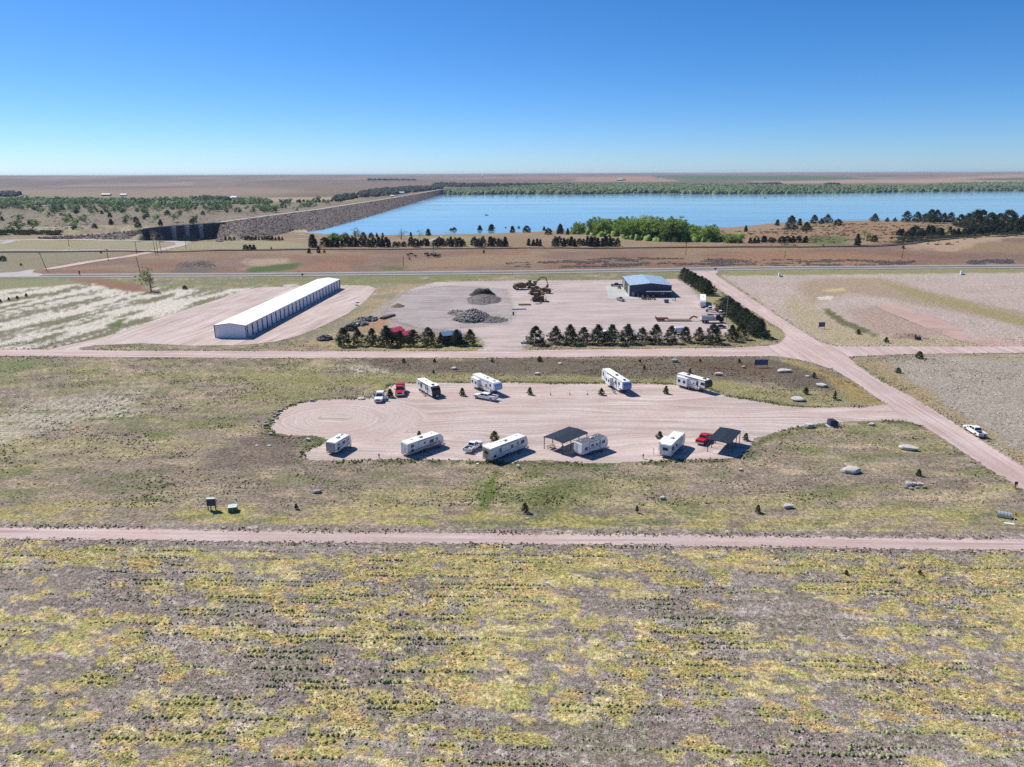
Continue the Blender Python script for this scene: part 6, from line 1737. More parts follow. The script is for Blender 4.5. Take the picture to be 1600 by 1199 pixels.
def shed(label, pos, yaw, L, W, H, R, wallm, roofm, grp=None, cat='shed', name='shed'):
    e = empty(name, (pos[0], pos[1], pos[2] if len(pos) > 2 else 0), yaw, label, cat, grp)
    b = MB(); b.box((0, 0, H / 2), (L, W, H)); b.build('wall', wallm, e)
    for s in (-1, 1):
        b = MB(); b.add([(-L / 2 - .2, s * (W / 2 + .25), H - .05), (L / 2 + .2, s * (W / 2 + .25), H - .05), (L / 2 + .2, 0, R), (-L / 2 - .2, 0, R), (-L / 2 - .2, s * (W / 2 + .25), H + .04), (L / 2 + .2, s * (W / 2 + .25), H + .04), (L / 2 + .2, 0, R + .09), (-L / 2 - .2, 0, R + .09)],
                        [(0, 1, 2, 3), (7, 6, 5, 4), (0, 4, 5, 1), (1, 5, 6, 2), (2, 6, 7, 3), (3, 7, 4, 0)])
        b.build('roof', roofm, e)
    for s in (-1, 1):
        b = MB(); b.prism([(-W / 2, H - .02), (W / 2, H - .02), (0, R - .03)], s * (L / 2 - 0.05), s * L / 2, axis='x'); b.build('gable', wallm, e)
    b = MB(); b.box((-L / 2 - 0.03, 0, 1.0), (0.06, min(1.6, W * .5), 2.0)); b.build('door', m_dark, e)
    b = MB(); b.box((0, -W / 2 - 0.02, min(1.6, H * .6)), (0.9, 0.04, 0.7)); b.build('window', m_glass, e)
    return e
rr_ = paint('red_metal_roof', A(214, 74, 106), 0.45); br_ = paint('slate_blue_roof', A(118, 150, 190), 0.4, 0.3)
shed('larger shed with pinkish red metal roof behind the row of pines', flat(617, 528.5), math.radians(52), 6.0, 4.6, 3.0, 4.1, m_brown, rr_, 'red roofed sheds behind the pines')
shed('smaller shed with pinkish red metal roof, lower and right of the other', flat(633, 532.5), math.radians(48), 5.0, 4.2, 2.6, 3.6, m_brown, rr_, 'red roofed sheds behind the pines')
shed('black walled open shed with slate blue metal roof behind the pines', flat(704.5, 535.5), math.radians(20), 7.2, 5.6, 3.4, 4.4, m_dark, br_)

# ------------------------------------------------------------------ heavy equipment
def tracks(e, L, W, tw=0.55, h=0.85):
    for s in (-1, 1):
        pr = [(-L / 2, h * .5), (-L / 2 + .25, h), (L / 2 - .25, h), (L / 2, h * .5), (L / 2 - .35, 0), (-L / 2 + .35, 0)]
        b = MB(); b.prism(pr, s * (W / 2 - tw), s * W / 2); b.build('track', m_dark, e, bevel=0.04)
def excavator(label, px, py, yaw, k=1.0):
    e = empty('excavator', (*flat(px, py), 0), yaw, label, 'excavator', 'idle earth moving machines in the yard'); e.scale = (k, k, k)
    tracks(e, 4.4, 3.2)
    b = MB(); b.box((-0.6, 0, 1.6), (3.6, 2.8, 1.1)); b.box((-1.8, 0, 1.9), (1.2, 2.8, 1.2)); b.build('body', m_yel2, e, bevel=0.08)
    b = MB(); b.box((0.9, 0.85, 2.2), (1.5, 1.0, 1.7), taper=0.9); c = b.build('cab', m_yel, e, bevel=0.05)
    b = MB(); b.box((1.0, 0.85, 2.4), (1.46, 1.02, 1.0), taper=0.92); b.build('window', m_glass, c)
    b = MB(); b.bar((0.8, -0.2, 1.9), (3.6, -0.2, 4.8), 0.5, 4, 0.42); b.bar((3.6, -0.2, 4.8), (6.2, -0.2, 4.6), 0.42, 4, 0.35); b.bar((1.6, -0.2, 1.9), (3.6, -0.2, 4.2), 0.16, 6); b.build('boom', m_yel, e)
    b = MB(); b.bar((5.9, -0.2, 4.9), (6.9, -0.2, 1.6), 0.4, 4, 0.28); b.bar((4.2, -0.2, 5.2), (5.9, -0.2, 5.1), 0.14, 6); b.build('stick', m_yel2, e)
    b = MB(); b.prism([(6.5, 1.7), (7.2, 1.6), (6.9, 0.6), (6.2, 0.1), (5.7, 0.5), (5.9, 0.9)], -0.85, 0.45); b.build('bucket', m_dark, e)
def dozer(label, px, py, yaw, k=1.0):
    e = empty('bulldozer', (*flat(px, py), 0), yaw, label, 'bulldozer', 'idle earth moving machines in the yard'); e.scale = (k, k, k)
    tracks(e, 4.6, 3.0, h=1.1)
    b = MB(); b.box((0.9, 0, 1.5), (2.6, 1.3, 1.3)); b.box((-1.4, 0, 1.3), (1.8, 1.6, 0.8)); b.build('body', m_yel, e, bevel=0.06)
    b = MB(); b.box((-0.9, 0, 2.45), (1.6, 1.6, 1.5), taper=.92); c = b.build('cab', m_green, e, bevel=0.05)
    b = MB(); b.box((-0.9, 0, 2.55), (1.62, 1.66, 0.8), taper=.95); b.build('window', m_glass, c)
    b = MB(); b.box((-0.9, 0, 3.25), (1.8, 1.8, 0.1)); b.build('cab_roof', m_yel, c)
    b = MB(); b.prism([(2.9, 0.05), (3.15, 0.05), (2.95, .7), (3.15, 1.4), (2.9, 1.4), (2.7, .7)], -1.9, 1.9); b.build('blade', m_yel, e)
    b = MB(); b.bar((0.5, 1.6, .5), (2.9, 1.6, .5), .2); b.bar((0.5, -1.6, .5), (2.9, -1.6, .5), .2); b.bar((-2.3, 0, .9), (-3.0, 0, .3), .3); b.build('push_arm', m_dark, e)
def scraper(label, px, py, yaw, k=1.0):
    e = empty('scraper', (*flat(px, py), 0), yaw, label, 'earth scraper', 'idle earth moving machines in the yard'); e.scale = (k, k, k)
    b = MB(); b.prism([(-4.0, 1.1), (-4.2, 2.4), (-1.0, 3.0), (0.8, 2.2), (0.6, .7), (-1.5, .5)], -1.4, 1.4); b.build('bowl', m_yel2, e)
    b = MB(); b.box((3.4, 0, 1.7), (2.6, 1.6, 1.1)); b.bar((0.6, 0, 2.4), (2.4, 0, 2.9), .5); b.bar((2.4, 0, 2.9), (2.6, 0, 1.6), .5); b.build('tractor', m_yel, e, bevel=.05)
    b = MB(); b.box((2.5, .3, 2.9), (1.2, 1.1, 1.3), taper=.9); b.build('cab', m_green, e)
    for x_, r_ in ((3.4, .95), (-3.6, .95)):
        for s in (-1, 1): wheel(e, x_, s * 1.3, r_, .6)
scraper('brown yellow scraper at the upper left of the machine cluster', 819, 452, math.radians(15), 1.3)
excavator('brown excavator with raised boom, at the back of the machine cluster', 832, 450.5, math.radians(-12), 1.25)
dozer('yellow bulldozer with green cab in the middle of the machine cluster', 836, 460.5, math.radians(8), 1.25)
dozer('yellow bulldozer at the lower front of the machine cluster, blade to the right', 841, 471, math.radians(-4), 1.3)
scraper('dark scraper hidden between the machines at the right of the cluster', 847, 458, math.radians(160), 1.0)
def slab_heap(label, px, py, yaw, L, W, n, mat, name='timber_stack', cat='stack'):
    e = empty(name, (*flat(px, py), 0), yaw, label, cat)
    rs = random.Random(int(px))
    for i in range(n):
        b = MB(); b.box((rs.uniform(-.2, .2), (i % 3 - 1) * W / 3, 0.15 + 0.28 * (i // 3)), (L * rs.uniform(.8, 1), W / 3.6, 0.24)); b.build('beam', mat, e)
slab_heap('low dark stack of steel beams left of the machines', 819.5, 477, 0.05, 6.5, 1.8, 6, m_yel2)
slab_heap('low stack of pale and dark beams, lower left of the machines', 811, 483.5, 0.05, 6.5, 2.0, 6, m_lgrey)
b = MB(); b.bar((0, 0, 0), (0, 0, 1.4), .8, 10); tag(b.build('barrel', m_yel2, loc=(*flat(802, 492.5), 0)), 'dark rusty barrel standing alone right of the rubble pile', 'barrel')
b = MB(); b.bar((0, 0, 0), (0, 0, 1.2), .8, 10); tag(b.build('barrel', m_yel2, loc=(*flat(845, 474.5), 0)), 'rusty barrel below the front bulldozer', 'barrel')
slab_heap('dark bucket attachment lying below the front bulldozer', 840.5, 475.5, 0.2, 2.2, 1.0, 3, m_yel2, 'bucket_attachment', 'attachment')
slab_heap('long dark stack of old timber on the dirt bank', 606, 496, math.radians(62), 9.5, 2.2, 9, paint('old_timber', A(104, 100, 92), .9, var=.3))

# piles
def mound(name, label, px, py, rx, ry, h, col, cat, seed, chunks=0, chunkcol=None, csize=0.5, mat=None, plateau=False):
    cx, cy = flat(px, py)
    n = 40
    g = np.linspace(-1.15, 1.15, n); X, Y = np.meshgrid(g, g); x = X.ravel() * rx; y = Y.ravel() * ry
    rr = np.sqrt(X ** 2 + Y ** 2).ravel() + 0.25 * (fbm(x / 3 + seed, y / 3, 3, seed) - .5)
    z = h * (np.clip((1 - rr) * 2.0, 0, 1) if plateau else np.clip(1 - rr, 0, 1) ** 0.8) * (0.8 + 0.4 * fbm(x / 1.2, y / 1.2, 3, seed + 1)) - 0.08
    i = np.arange(n - 1)[:, None] * n; j = np.arange(n - 1)[None]
    q = np.stack([i + j, i + j + 1, i + n + j + 1, i + n + j], -1).reshape(-1, 4)
    e = empty(name, (cx, cy, 0), 0, label, cat)
    tone = np.asarray(col)[None] * (0.75 + 0.5 * fbm(x / .9, y / .9, 3, seed + 3))[:, None]
    o = np_mesh('heap', np.stack([x, y, z], -1), q, veg_m, parent=e, cols={'tone': tone}, smooth=False)
    if chunks:
        rs = np.random.RandomState(seed); b = MB(); V = []; F = []; C = []
        a = rs.rand(chunks) * 6.283; r = np.sqrt(rs.rand(chunks)) * 0.95
        for k in range(chunks):
            x_, y_ = math.cos(a[k]) * r[k] * rx, math.sin(a[k]) * r[k] * ry
            z_ = h * max(0, 1 - r[k]) ** 0.8
            s = csize * (0.5 + rs.rand())
            R_m = Euler((rs.rand() * 1.2, rs.rand() * 1.2, rs.rand() * 6)).to_matrix()
            d = (s, s * (.5 + .5 * rs.rand()), s * .35)
            n0 = len(V)
            for c in ((-1, -1, -1), (1, -1, -1), (1, 1, -1), (-1, 1, -1), (-1, -1, 1), (1, -1, 1), (1, 1, 1), (-1, 1, 1)):
                p = R_m @ Vector((c[0] * d[0] / 2 * (0.8 + .3 * rs.rand()), c[1] * d[1] / 2, c[2] * d[2] / 2)); V.append((p.x + x_, p.y + y_, p.z + z_ + .1))
            F += [tuple(n0 + t for t in f) for f in ((3, 2, 1, 0), (4, 5, 6, 7), (0, 1, 5, 4), (1, 2, 6, 5), (2, 3, 7, 6), (3, 0, 4, 7))]
            cc = np.asarray(chunkcol) * (0.45 + 1.0 * rs.rand()); C += [cc] * 8
        o = np_mesh('rubble', np.array(V), np.array(F), veg_m, parent=e, cols={'tone': np.array(C)}); o['kind'] = 'stuff'
mound('rubble_pile', 'big grey pile of broken concrete slabs in the yard', 738, 498.5, 8.2, 9.5, 4.2, A(128, 122, 120), 'rubble pile', 701, 900, A(176, 172, 170), 0.95)
mound('gravel_heap', 'low grey gravel heap spread right of the concrete rubble', 767, 500.5, 7.5, 7.0, 1.5, A(140, 136, 130), 'gravel heap', 703, 120, A(190, 184, 180), 0.4)
mound('gravel_heap', 'flat smear of dark rubble left of the concrete pile', 713, 489, 4.5, 7.0, 0.7, A(150, 142, 138), 'gravel heap', 705, 60, A(150, 144, 140), 0.4)
mound('soil_pile', 'dumped grey soil pile with dark crest behind the rubble', 756, 468.5, 9.0, 15.0, 2.6, A(146, 138, 134), 'soil pile', 707, 80, A(150, 140, 120), 0.4)
mound('soil_pile', 'dark fresh soil heap on top of the grey soil pile', 754, 461.5, 7.0, 4.5, 3.2, A(92, 90, 86), 'soil pile', 709, plateau=True)
mound('junk_pile', 'heap of grey junk and pale boards on the dirt bank, upper part', 573, 500.5, 5.0, 5.0, 1.3, A(120, 114, 110), 'junk pile', 711, 130, A(160, 158, 156), 0.9)
mound('junk_pile', 'heap of junk with one white sheet, in the middle of the dirt bank', 560, 507.5, 4.0, 4.0, 1.2, A(126, 120, 112), 'junk pile', 713, 90, A(190, 188, 186), 1.0)
mound('junk_pile', 'dark brush heap at the lower end of the dirt bank', 547.5, 514, 2.6, 4.5, 1.6, A(84, 80, 78), 'brush pile', 715, 60, A(80, 76, 72), 0.9)
mound('junk_pile', 'tangle of dark scrap left of the first pine', 508, 530.5, 3.2, 3.2, 1.6, A(108, 102, 100), 'scrap pile', 717, 110, A(140, 138, 140), 0.8)
mound('soil_pile', 'small low earth mound near the back of the dirt bank', 622, 479, 3.6, 4.0, 1.4, A(140, 132, 112), 'soil pile', 719)
mound('soil_pile', 'small spoil heap by a hole above the right branch road', 1416, 525.5, 5.5, 3.5, 1.1, A(190, 158, 150), 'soil pile', 721, 40, A(200, 180, 170), 0.4)

# lowboy trailer, dump truck and other vehicles of the yard
def lowboy():
    p, q, yaw = ground_yaw((1024, 502), (1091, 502))
    L = math.hypot(q[0] - p[0], q[1] - p[1])
    e = empty('lowboy_trailer', (p[0], p[1] + .6, 0), yaw, 'long lowboy trailer with raised dark red rear deck, left of the dump truck', 'trailer')
    b = MB(); b.box((L * .56, 0, .75), (L * .52, 2.6, .3)); b.build('deck', paint('deck_wood', (0.34, .27, .18), .8), e)
    b = MB(); b.box((L * .15, 0, 1.15), (L * .29, 2.6, .45)); b.build('rear_deck', paint('faded_red', (0.16, .045, .035), .6), e)
    b = MB(); b.bar((L * .8, 0, .8), (L * .88, 0, 2.0), .8, 4, .6); b.bar((L * .88, 0, 2.0), (L * .985, 0, 1.5), .6); b.build('gooseneck', m_yel, e)
    b = MB(); b.box((0.2, -1.0, 1.6), (.2, .4, .9)); b.box((0.2, 1.0, 1.6), (.2, .4, .9)); b.build('ramp', m_yel2, e)
    for i in range(3):
        for s in (-1, 1): wheel(e, L * .06 + i * 1.2, s * 1.05, .45, .4)
lowboy()
def dump_truck(label, px, py, yaw, k=1.0, boxm=None, cabm=None, cab_only=False):
    e = empty('dump_truck', (*flat(px, py), 0), yaw, label, 'truck'); e.scale = (k, k, k)
    boxm = boxm or m_lgrey; cabm = cabm or m_dark
    b = MB(); b.box((0, 0, .95), (8.8, .9, .3)); b.build('frame', m_steel, e)
    if not cab_only:
        b = MB()
        L0, L1 = -4.3, 1.3
        for s in (-1, 1): b.box(((L0 + L1) / 2, s * 1.2, 1.95), (L1 - L0, .1, 1.5))
        b.box((L0, 0, 1.95), (.1, 2.3, 1.5)); b.box((L1, 0, 2.1), (.1, 2.3, 1.8)); b.box(((L0 + L1) / 2, 0, 1.25), (L1 - L0, 2.3, .1))
        for k_ in range(7): b.box((L0 + .4 + k_ * .8, -1.28, 1.9), (.1, .08, 1.4))
        b.build('dump_box', boxm, e)
    b = MB(); b.box((2.3, 0, 2.2), (1.5, 2.2, 1.9), taper=.93); c = b.build('cab', cabm, e, bevel=.06)
    b = MB(); b.box((2.35, 0, 2.55), (1.56, 2.22, .7), taper=.97); b.build('window', m_glass, c)
    b = MB(); b.box((3.8, 0, 1.7), (1.8, 1.7, 1.0), taper=.9); b.build('hood', cabm, e, bevel=.06)
    b = MB(); b.box((4.75, 0, .8), (.2, 2.3, .35)); b.build('bumper', m_alu, e)
    for s in (-1, 1):
        b = MB(); b.bar((1.45, s * 1.0, 1.2), (1.45, s * 1.0, 3.6), .16, 8); b.build('exhaust', m_alu, e)
        wheel(e, 3.9, s * 1.05, .52, .32)
        for x_ in (-3.1, -1.8): wheel(e, x_, s * 1.0, .52, .5)
dump_truck('dump truck with pale ribbed box and dark cab, right of the lowboy', 1111.5, 504.3, math.radians(2), 1.05, m_lgrey, m_dark)
dump_truck('white semi tractor parked behind the dump truck', 1118, 494.5, math.radians(-10), .85, cabm=m_white, cab_only=True)
dump_truck('white cab truck farthest back beside the light pole', 1115.5, 487.5, math.radians(172), .8, cabm=m_white, cab_only=True)
# odds and ends hidden behind the pines
b = MB(); b.bar((-2.1, 0, 1.6), (2.1, 0, 1.6), 2.6, 16); t_ = empty('storage_tank', (*flat(1060, 522), 0), math.radians(15), 'round white tank on legs seen between the yard pines', 'tank'); b.build('tank', m_white, t_, bevel=.3, smooth=False)
for x_ in (-1.4, 1.4):
    b = MB(); b.box((x_, 0, .35), (.3, 2.0, .7)); b.build('cradle', m_steel, t_)
e_ = empty('enclosed_trailer', (*flat(949.5, 528), 0), math.radians(20), 'pale box trailer half hidden by the sixth pine of the long row', 'trailer')
b = MB(); b.box((0, 0, 1.75), (3.6, 2.1, 2.3)); b.build('body', m_white, e_, bevel=.06); b = MB(); b.bar((1.8, 0, .7), (2.9, 0, .6), .12); b.build('hitch', m_steel, e_)
for s in (-1, 1): wheel(e_, 0, s * .95, .36, .22)
e_ = empty('water_trailer', (*flat(991, 530), 0), math.radians(10), 'white caged water tank on a trailer behind the pines', 'trailer')
b = MB(); b.box((0, 0, 1.2), (2.6, 1.5, 1.2)); b.build('water_tank', m_white, e_, bevel=.15)
b = MB()
for x_ in (-1.35, 0, 1.35):
    for s in (-1, 1): b.bar((x_, s * .85, .5), (x_, s * .85, 2.7), .08)
    b.bar((x_, -.85, 2.7), (x_, .85, 2.7), .08)
for s in (-1, 1): b.bar((-1.35, s * .85, 2.7), (1.35, s * .85, 2.7), .08)
b.build('cage', m_white, e_)
for s in (-1, 1): wheel(e_, 0, s * .9, .36, .22)
e_ = empty('small_boat', (*flat(822, 536.8), 0), math.radians(-6), 'small turquoise boat on the ground left of the first pine of the long row', 'boat')
b = MB(); b.prism([(-2.0, .1), (1.5, .1), (2.2, .8), (-2.0, .75)], -.8, .8); b.build('hull', paint('turquoise_hull', A(150, 205, 200), .4), e_, bevel=.1); b = MB(); b.box((-.2, 0, .85), (1.6, 1.1, .12)); b.build('seat', m_white, e_)
e_ = empty('parked_car', (*flat(1126, 513), 0), math.radians(5), 'blue and pale car behind the thirteenth pine of the long row', 'car')
b = MB(); b.prism([(-2.2, .4), (-2.2, .95), (-1.0, 1.0), (1.0, 1.0), (2.1, .85), (2.2, .45)], -.85, .85); b.build('body', m_navy, e_, bevel=.08); b = MB(); b.box((-.1, 0, 1.22), (2.2, 1.4, .45), taper=.75); b.build('cab', m_glass, e_)
for x_ in (-1.35, 1.35):
    for s in (-1, 1): wheel(e_, x_, s * .8, .33, .22)
slab_heap('dark pallet stack right of the last pines of the long row', 1128, 532.6, 0, 3.0, 1.2, 6, m_dark, 'pallet_stack', 'pallets')
# equipment in front of the shop
for i, (px, py, kind) in enumerate([(999, 463.5, 'tractor'), (1006.5, 467.2, 'skid steer loader'), (1013, 467.2, 'garden tractor'), (1021, 467.2, 'quad bike'), (967.5, 450.4, 'utility vehicle')]):
    e = empty(kind.replace(' ', '_'), (*flat(px, py + 1.0), 0), 0.4 * i, 'dark %s, %s' % (kind, 'on the apron beside the black pickup' if i == 4 else '%s from the left in front of the shop porch' % ORD[i]), kind.split()[-1] if i != 2 else 'tractor', 'small machines in front of the shop')
    b = MB(); b.box((0.5, 0, .9), (1.5, .8, .6)); b.box((-.6, 0, .9), (.9, 1.2, .5)); b.build('body', (m_yel2, m_dark, m_green, m_dark, m_dark)[i], e, bevel=.05)
    b = MB(); b.box((-.6, 0, 1.3), (.5, .5, .35)); b.build('seat', m_dark, e)
    b = MB()
    for s in (-1, 1): b.bar((-.8, s * .5, 1.1), (-.8, s * .5, 2.0), .07)
    b.bar((-.8, -.5, 2.0), (-.8, .5, 2.0), .07); b.build('roll_bar', m_lgrey, e)
    for x_, r_ in ((.8, .35), (-.7, .5)):
        for s in (-1, 1): wheel(e, x_, s * .7, r_, .25)
e_ = empty('dumpster', (*flat(1041, 473.3), 0), 0.1, 'small blue grey dumpster in front of the shop', 'dumpster', 'dumpsters')
b = MB(); b.box((0, 0, .75), (1.9, 1.4, 1.4), taper=1.1); b.build('bin', paint('slate_bin', A(104, 116, 148), .5), e_); b = MB(); b.box((0, 0, 1.5), (2.1, 1.55, .08)); b.build('lid', m_dark, e_)
e_ = empty('work_bench', (*flat(1053, 470.5), 0), 0, 'dark bench with an upright post right of the shop dumpster', 'bench')
b = MB(); b.box((0, 0, .6), (1.9, .8, .12)); b.build('top', m_brown, e_); b = MB(); b.bar((.7, .2, 0), (.7, .2, 2.3), .2); b.bar((-.7, .2, 0), (-.7, .2, .6), .12); b.build('post', m_steel, e_)
# ------------------------------------------------------------------ boulders
def stone_mat(name, c1, c2):
    m, nt, b, o = new_mat(name)
    geo = nt.nodes.new('ShaderNodeNewGeometry')
    n = noise_node(nt, geo.outputs['Position'], 1.6, 5, .7); n2 = noise_node(nt, geo.outputs['Position'], 7, 4, .7)
    c = mixc(nt, mapr(nt, n, .35, .65), tuple(c1), tuple(c2)); c = mixc(nt, 1.0, c, mapr(nt, n2, .3, .7, .75, 1.2), 'MULTIPLY')
    nt.links.new(c, b.inputs['Base Color']); b.inputs['Roughness'].default_value = .9
    bp = nt.nodes.new('ShaderNodeBump'); bp.inputs['Distance'].default_value = .15; nt.links.new(n2, bp.inputs['Height']); nt.links.new(bp.outputs[0], b.inputs['Normal'])
    return m
st_w = stone_mat('pale_stone', (.62, .59, .54), (.42, .40, .36)); st_g = stone_mat('grey_stone', (.38, .36, .33), (.25, .24, .22))
def rock_mesh(seed):
    rs = np.random.RandomState(seed)
    bm = bmesh.new(); bmesh.ops.create_icosphere(bm, subdivisions=3, radius=0.5)
    pl = [(Vector(rs.randn(3)).normalized(), 0.30 + 0.16 * rs.rand()) for _ in range(10)]
    pl.append((Vector((0.05 * seed - .15, -0.1, 1)).normalized(), 0.24))
    for v in bm.verts:
        for n_, d_ in pl:
            k = v.co.dot(n_)
            if k > d_: v.co -= n_ * (k - d_) * 0.85
        v.co *= 1 + 0.10 * (float(vnoise(np.array([v.co.x * 4 + seed]), np.array([v.co.y * 4 + v.co.z * 3]), seed)[0]) - .5)
    me = bpy.data.meshes.new('boulder'); bm.to_mesh(me); bm.free(); return me
rocks = [rock_mesh(s) for s in (1, 2, 3, 4, 5)]
BG = 'boulders set out on the grass round the camp'
def rock(px, py, wpx, label, hf=0.55, mat=None, grp=BG, df=0.7):
    x, y = flat(px, py); dist = math.sqrt(x * x + y * y + CAMH ** 2)
    w = wpx * dist / FPX
    me = rocks[RT.randrange(5)]
    key = (me.name, (mat or st_w).name)
    if key not in WH:
        m2 = me.copy(); m2.materials.append(mat or st_w); WH[key] = m2
    o = bpy.data.objects.new('boulder', WH[key]); o.location = (x, y, w * hf * 0.36); o.scale = (w * 1.12, w * df * 1.1, w * hf * 1.1); o.rotation_euler = (0, 0, RT.uniform(-.35, .35))
    link(o); tag(o, label, 'boulder', grp)
rock(487.5, 627.5, 8, 'grey boulder at the upper edge of the gravel loop, left one', .7, st_g)
rock(565, 624, 12, 'long pale boulder at the gravel edge left of the small white pickup', .35)
rock(710, 577, 9, 'pale boulder on the dark strip left of the tall fifth wheel', .55)
rock(839, 586, 10.5, 'pale boulder on the dark strip above the left pine of the marker posts', .55)
rock(875.5, 569, 7, 'small white boulder near the middle road', .5)
rock(1054.5, 565.5, 11, 'brownish boulder close to the middle road above the last trailer', .6, st_g)
rock(1123.5, 586.5, 12, 'pale boulder on the dark strip right of the last trailer', .5)
rock(1161.5, 574.5, 6, 'small tan boulder left below the blue sign panel', .6)
rock(1226, 581.5, 20, 'long flat white boulder, highest in the grass triangle', .3)
rock(1262, 589, 6.5, 'small pale stone left of the young pine in the grass triangle', .45)
rock(1284, 604, 15, 'pale boulder at the right of the grass triangle', .42)
rock(1247, 625.5, 20, 'long pale log shaped boulder along the lower side of the grass triangle', .32)
rock(1310, 625.5, 6.5, 'small white stone at the tip of the grass triangle', .6)
rock(1264, 668, 15, 'pale boulder left of the blue dumpster', .55)
rock(1361, 665, 9, 'rounded pinkish boulder at the corner right of the blue dumpster', .6)
rock(1420, 702.5, 23, 'long narrow pale boulder in the right field', .32)
rock(1328, 738.5, 27, 'largest pale boulder, alone in the right field', .42)
rock(1232, 793, 14, 'pale boulder low in the right field near the road', .5)
rock(1035, 779.5, 9.5, 'round topped pale boulder on the camp field below the white trailer', .6)
rock(810, 730.5, 6.5, 'upright white stone behind the shadow of the longest trailer', 1.0)
rock(495, 770, 13, 'dark grey boulder on the camp field at the left', .45, st_g)
rock(482, 688.5, 8, 'pale stone in the notch left of the shortest trailer', .7)
rock(423, 679.5, 6.5, 'pale stone at the left end of the gravel loop, lower one', .7)
rock(415, 665, 8, 'grey stone at the left end of the gravel loop, middle one', .5, st_g)
rock(437.5, 643, 8, 'grey stone at the left end of the gravel loop, upper one', .6, st_g)
rock(401, 697.5, 6.5, 'flat white stone in the bare field left of the gravel loop, left of two', .4)
rock(421, 697.3, 6.5, 'flat white stone in the bare field left of the gravel loop, right of two', .4)
rock(1157, 735, 6.5, 'small tan stone below the empty carport shadow', .6)
for i, (a, b_, w) in enumerate([(434, 648.5, 6), (429.5, 652, 6), (433, 655, 5), (426.5, 657, 5), (428, 661, 4.5)]):
    rock(a, b_, w, 'grey stone, %s from the top in the heap left of the gravel loop' % ORD[i], .7, st_g, 'heap of stones at the left end of the gravel loop')
for i, (a, b_, w, where) in enumerate([(1420, 759.5, 11, 'biggest, at its left'), (1415, 763, 6, 'low at its left foot'), (1424, 765, 6, 'low in front'), (1428.5, 758.5, 7, 'upper middle'), (1433, 763.5, 5, 'dark one low in the middle'), (1438, 759.5, 8, 'pale one at its right'), (1443.5, 763, 6, 'last at its right')]):
    rock(a, b_, w, 'stone of the heap in the right field, %s' % where, .8, st_w if i in (0, 3, 5) else st_g, 'heap of stones in the right field')

# ------------------------------------------------------------------ street furniture, signs, posts
def post_sign(label, px, pbase, wpx, top, bot, mat, cat='sign', name='sign_board', legs=2, yaw=0.0, back=None):
    x, y = flat(px, pbase); dist = math.sqrt(x * x + y * y + CAMH ** 2); w = wpx * dist / FPX
    zt = height_at(px, pbase, top, (x, y, 0)); z0 = height_at(px, pbase, bot, (x, y, 0))
    e = empty(name, (x, y, 0), yaw, label, cat)
    b = MB(); b.box((0, 0, (zt + z0) / 2), (w, 0.08, zt - z0)); b.build('panel', mat, e)
    if back:
        b = MB(); b.box((0, -0.05, (zt + z0) / 2), (w * .9, 0.02, (zt - z0) * .88)); b.build('panel_face', back, e)
    for i in range(legs):
        xx = 0 if legs == 1 else (-w / 2 + 0.08 if i == 0 else w / 2 - 0.08)
        b = MB(); b.bar((xx, 0.07, 0), (xx, 0.07, zt), 0.11); b.build('post', m_steel, e)
    return e
m_signb = paint('sign_back_blue', A(84, 104, 160), .5, .2)
post_sign('wide grey blue sign panel on two posts by the middle road', 1189, 574.5, 19.5, 562, 570.5, m_dark, back=m_signb)
post_sign('small square blue grey sign on two posts in the verge right of the diagonal road', 1283.5, 513.5, 9, 503.5, 511, m_signb)
post_sign('red sign on a short post at the lower edge of the diagonal road', 1586.5, 762.5, 4.2, 752.5, 757.5, paint('dull_red', (0.12, 0.02, 0.025), .5), legs=1)
post_sign('stop sign back at the highway junction', 1117.3, 427, 3.0, 418.6, 421.5, paint('dull_red', (0.12, 0.02, 0.025), .5), legs=1)
post_sign('small dark road sign beside the upper diagonal road', 1116.3, 451.5, 2.0, 446.5, 449, m_dark, legs=1)
post_sign('yellow warning sign at the far side of the highway', 1295, 414.5, 2.6, 408, 411.5, paint('sign_yellow', (0.7, .5, .02), .5), legs=1)
post_sign('dark road sign standing behind the end of the storage building', 472.8, 434, 3.0, 427.5, 430.5, m_dark, legs=1)
post_sign('orange road marker left of the lone tree', 124.8, 431.5, 2.0, 423, 429, paint('marker_orange', (0.35, .07, .02), .5), legs=1)
for i, (a, b_) in enumerate([(213, 394.5), (260.5, 394), (801, 430.5), (1135, 431), (425, 441), (465, 428)]):
    post_sign('thin grey road marker, %s from the left along the highway' % ORD[i], a, b_, 1.0, b_ - 5, b_ - 4, m_grey, cat='marker post', name='marker_post', legs=1)
# information board and utility cabinet
x, y = flat(331.5, 797)
e = empty('information_board', (x, y, 0), 0.05, 'dark upright cabinet on two legs in the left field', 'information board')
zt = height_at(331, 797, 779, (x, y, 0))
b = MB(); b.box((0, 0, (zt + 0.9) / 2), (1.55, .5, zt - 0.9)); b.build('cabinet', m_navy, e, bevel=.03)
b = MB(); b.box((0, 0, zt + .05), (1.65, .65, .09)); b.build('cap', m_lgrey, e)
for s in (-1, 1):
    b = MB(); b.bar((s * .68, 0, 0), (s * .68, 0, .95), .13); b.build('leg', m_steel, e)
b = MB(); b.bar((-.2, 0, 0), (-.2, 0, .9), .3, 8); b.build('conduit', m_lgrey, e)
x, y = flat(364, 800)
e = empty('utility_cabinet', (x, y, 0), 0.25, 'low dark green transformer box with pale lid beside the upright cabinet', 'utility box')
b = MB(); b.box((0, .3, .5), (1.5, 1.4, 1.0)); b.build('cabinet', m_green, e, bevel=.03); b = MB(); b.box((0, .3, 1.04), (1.6, 1.5, .08)); b.build('lid', paint('pale_lid', (.45, .52, .50), .5), e)
b = MB(); b.box((0.0, -.41, .5), (.05, .03, .8)); b.build('handle', m_lgrey, e)
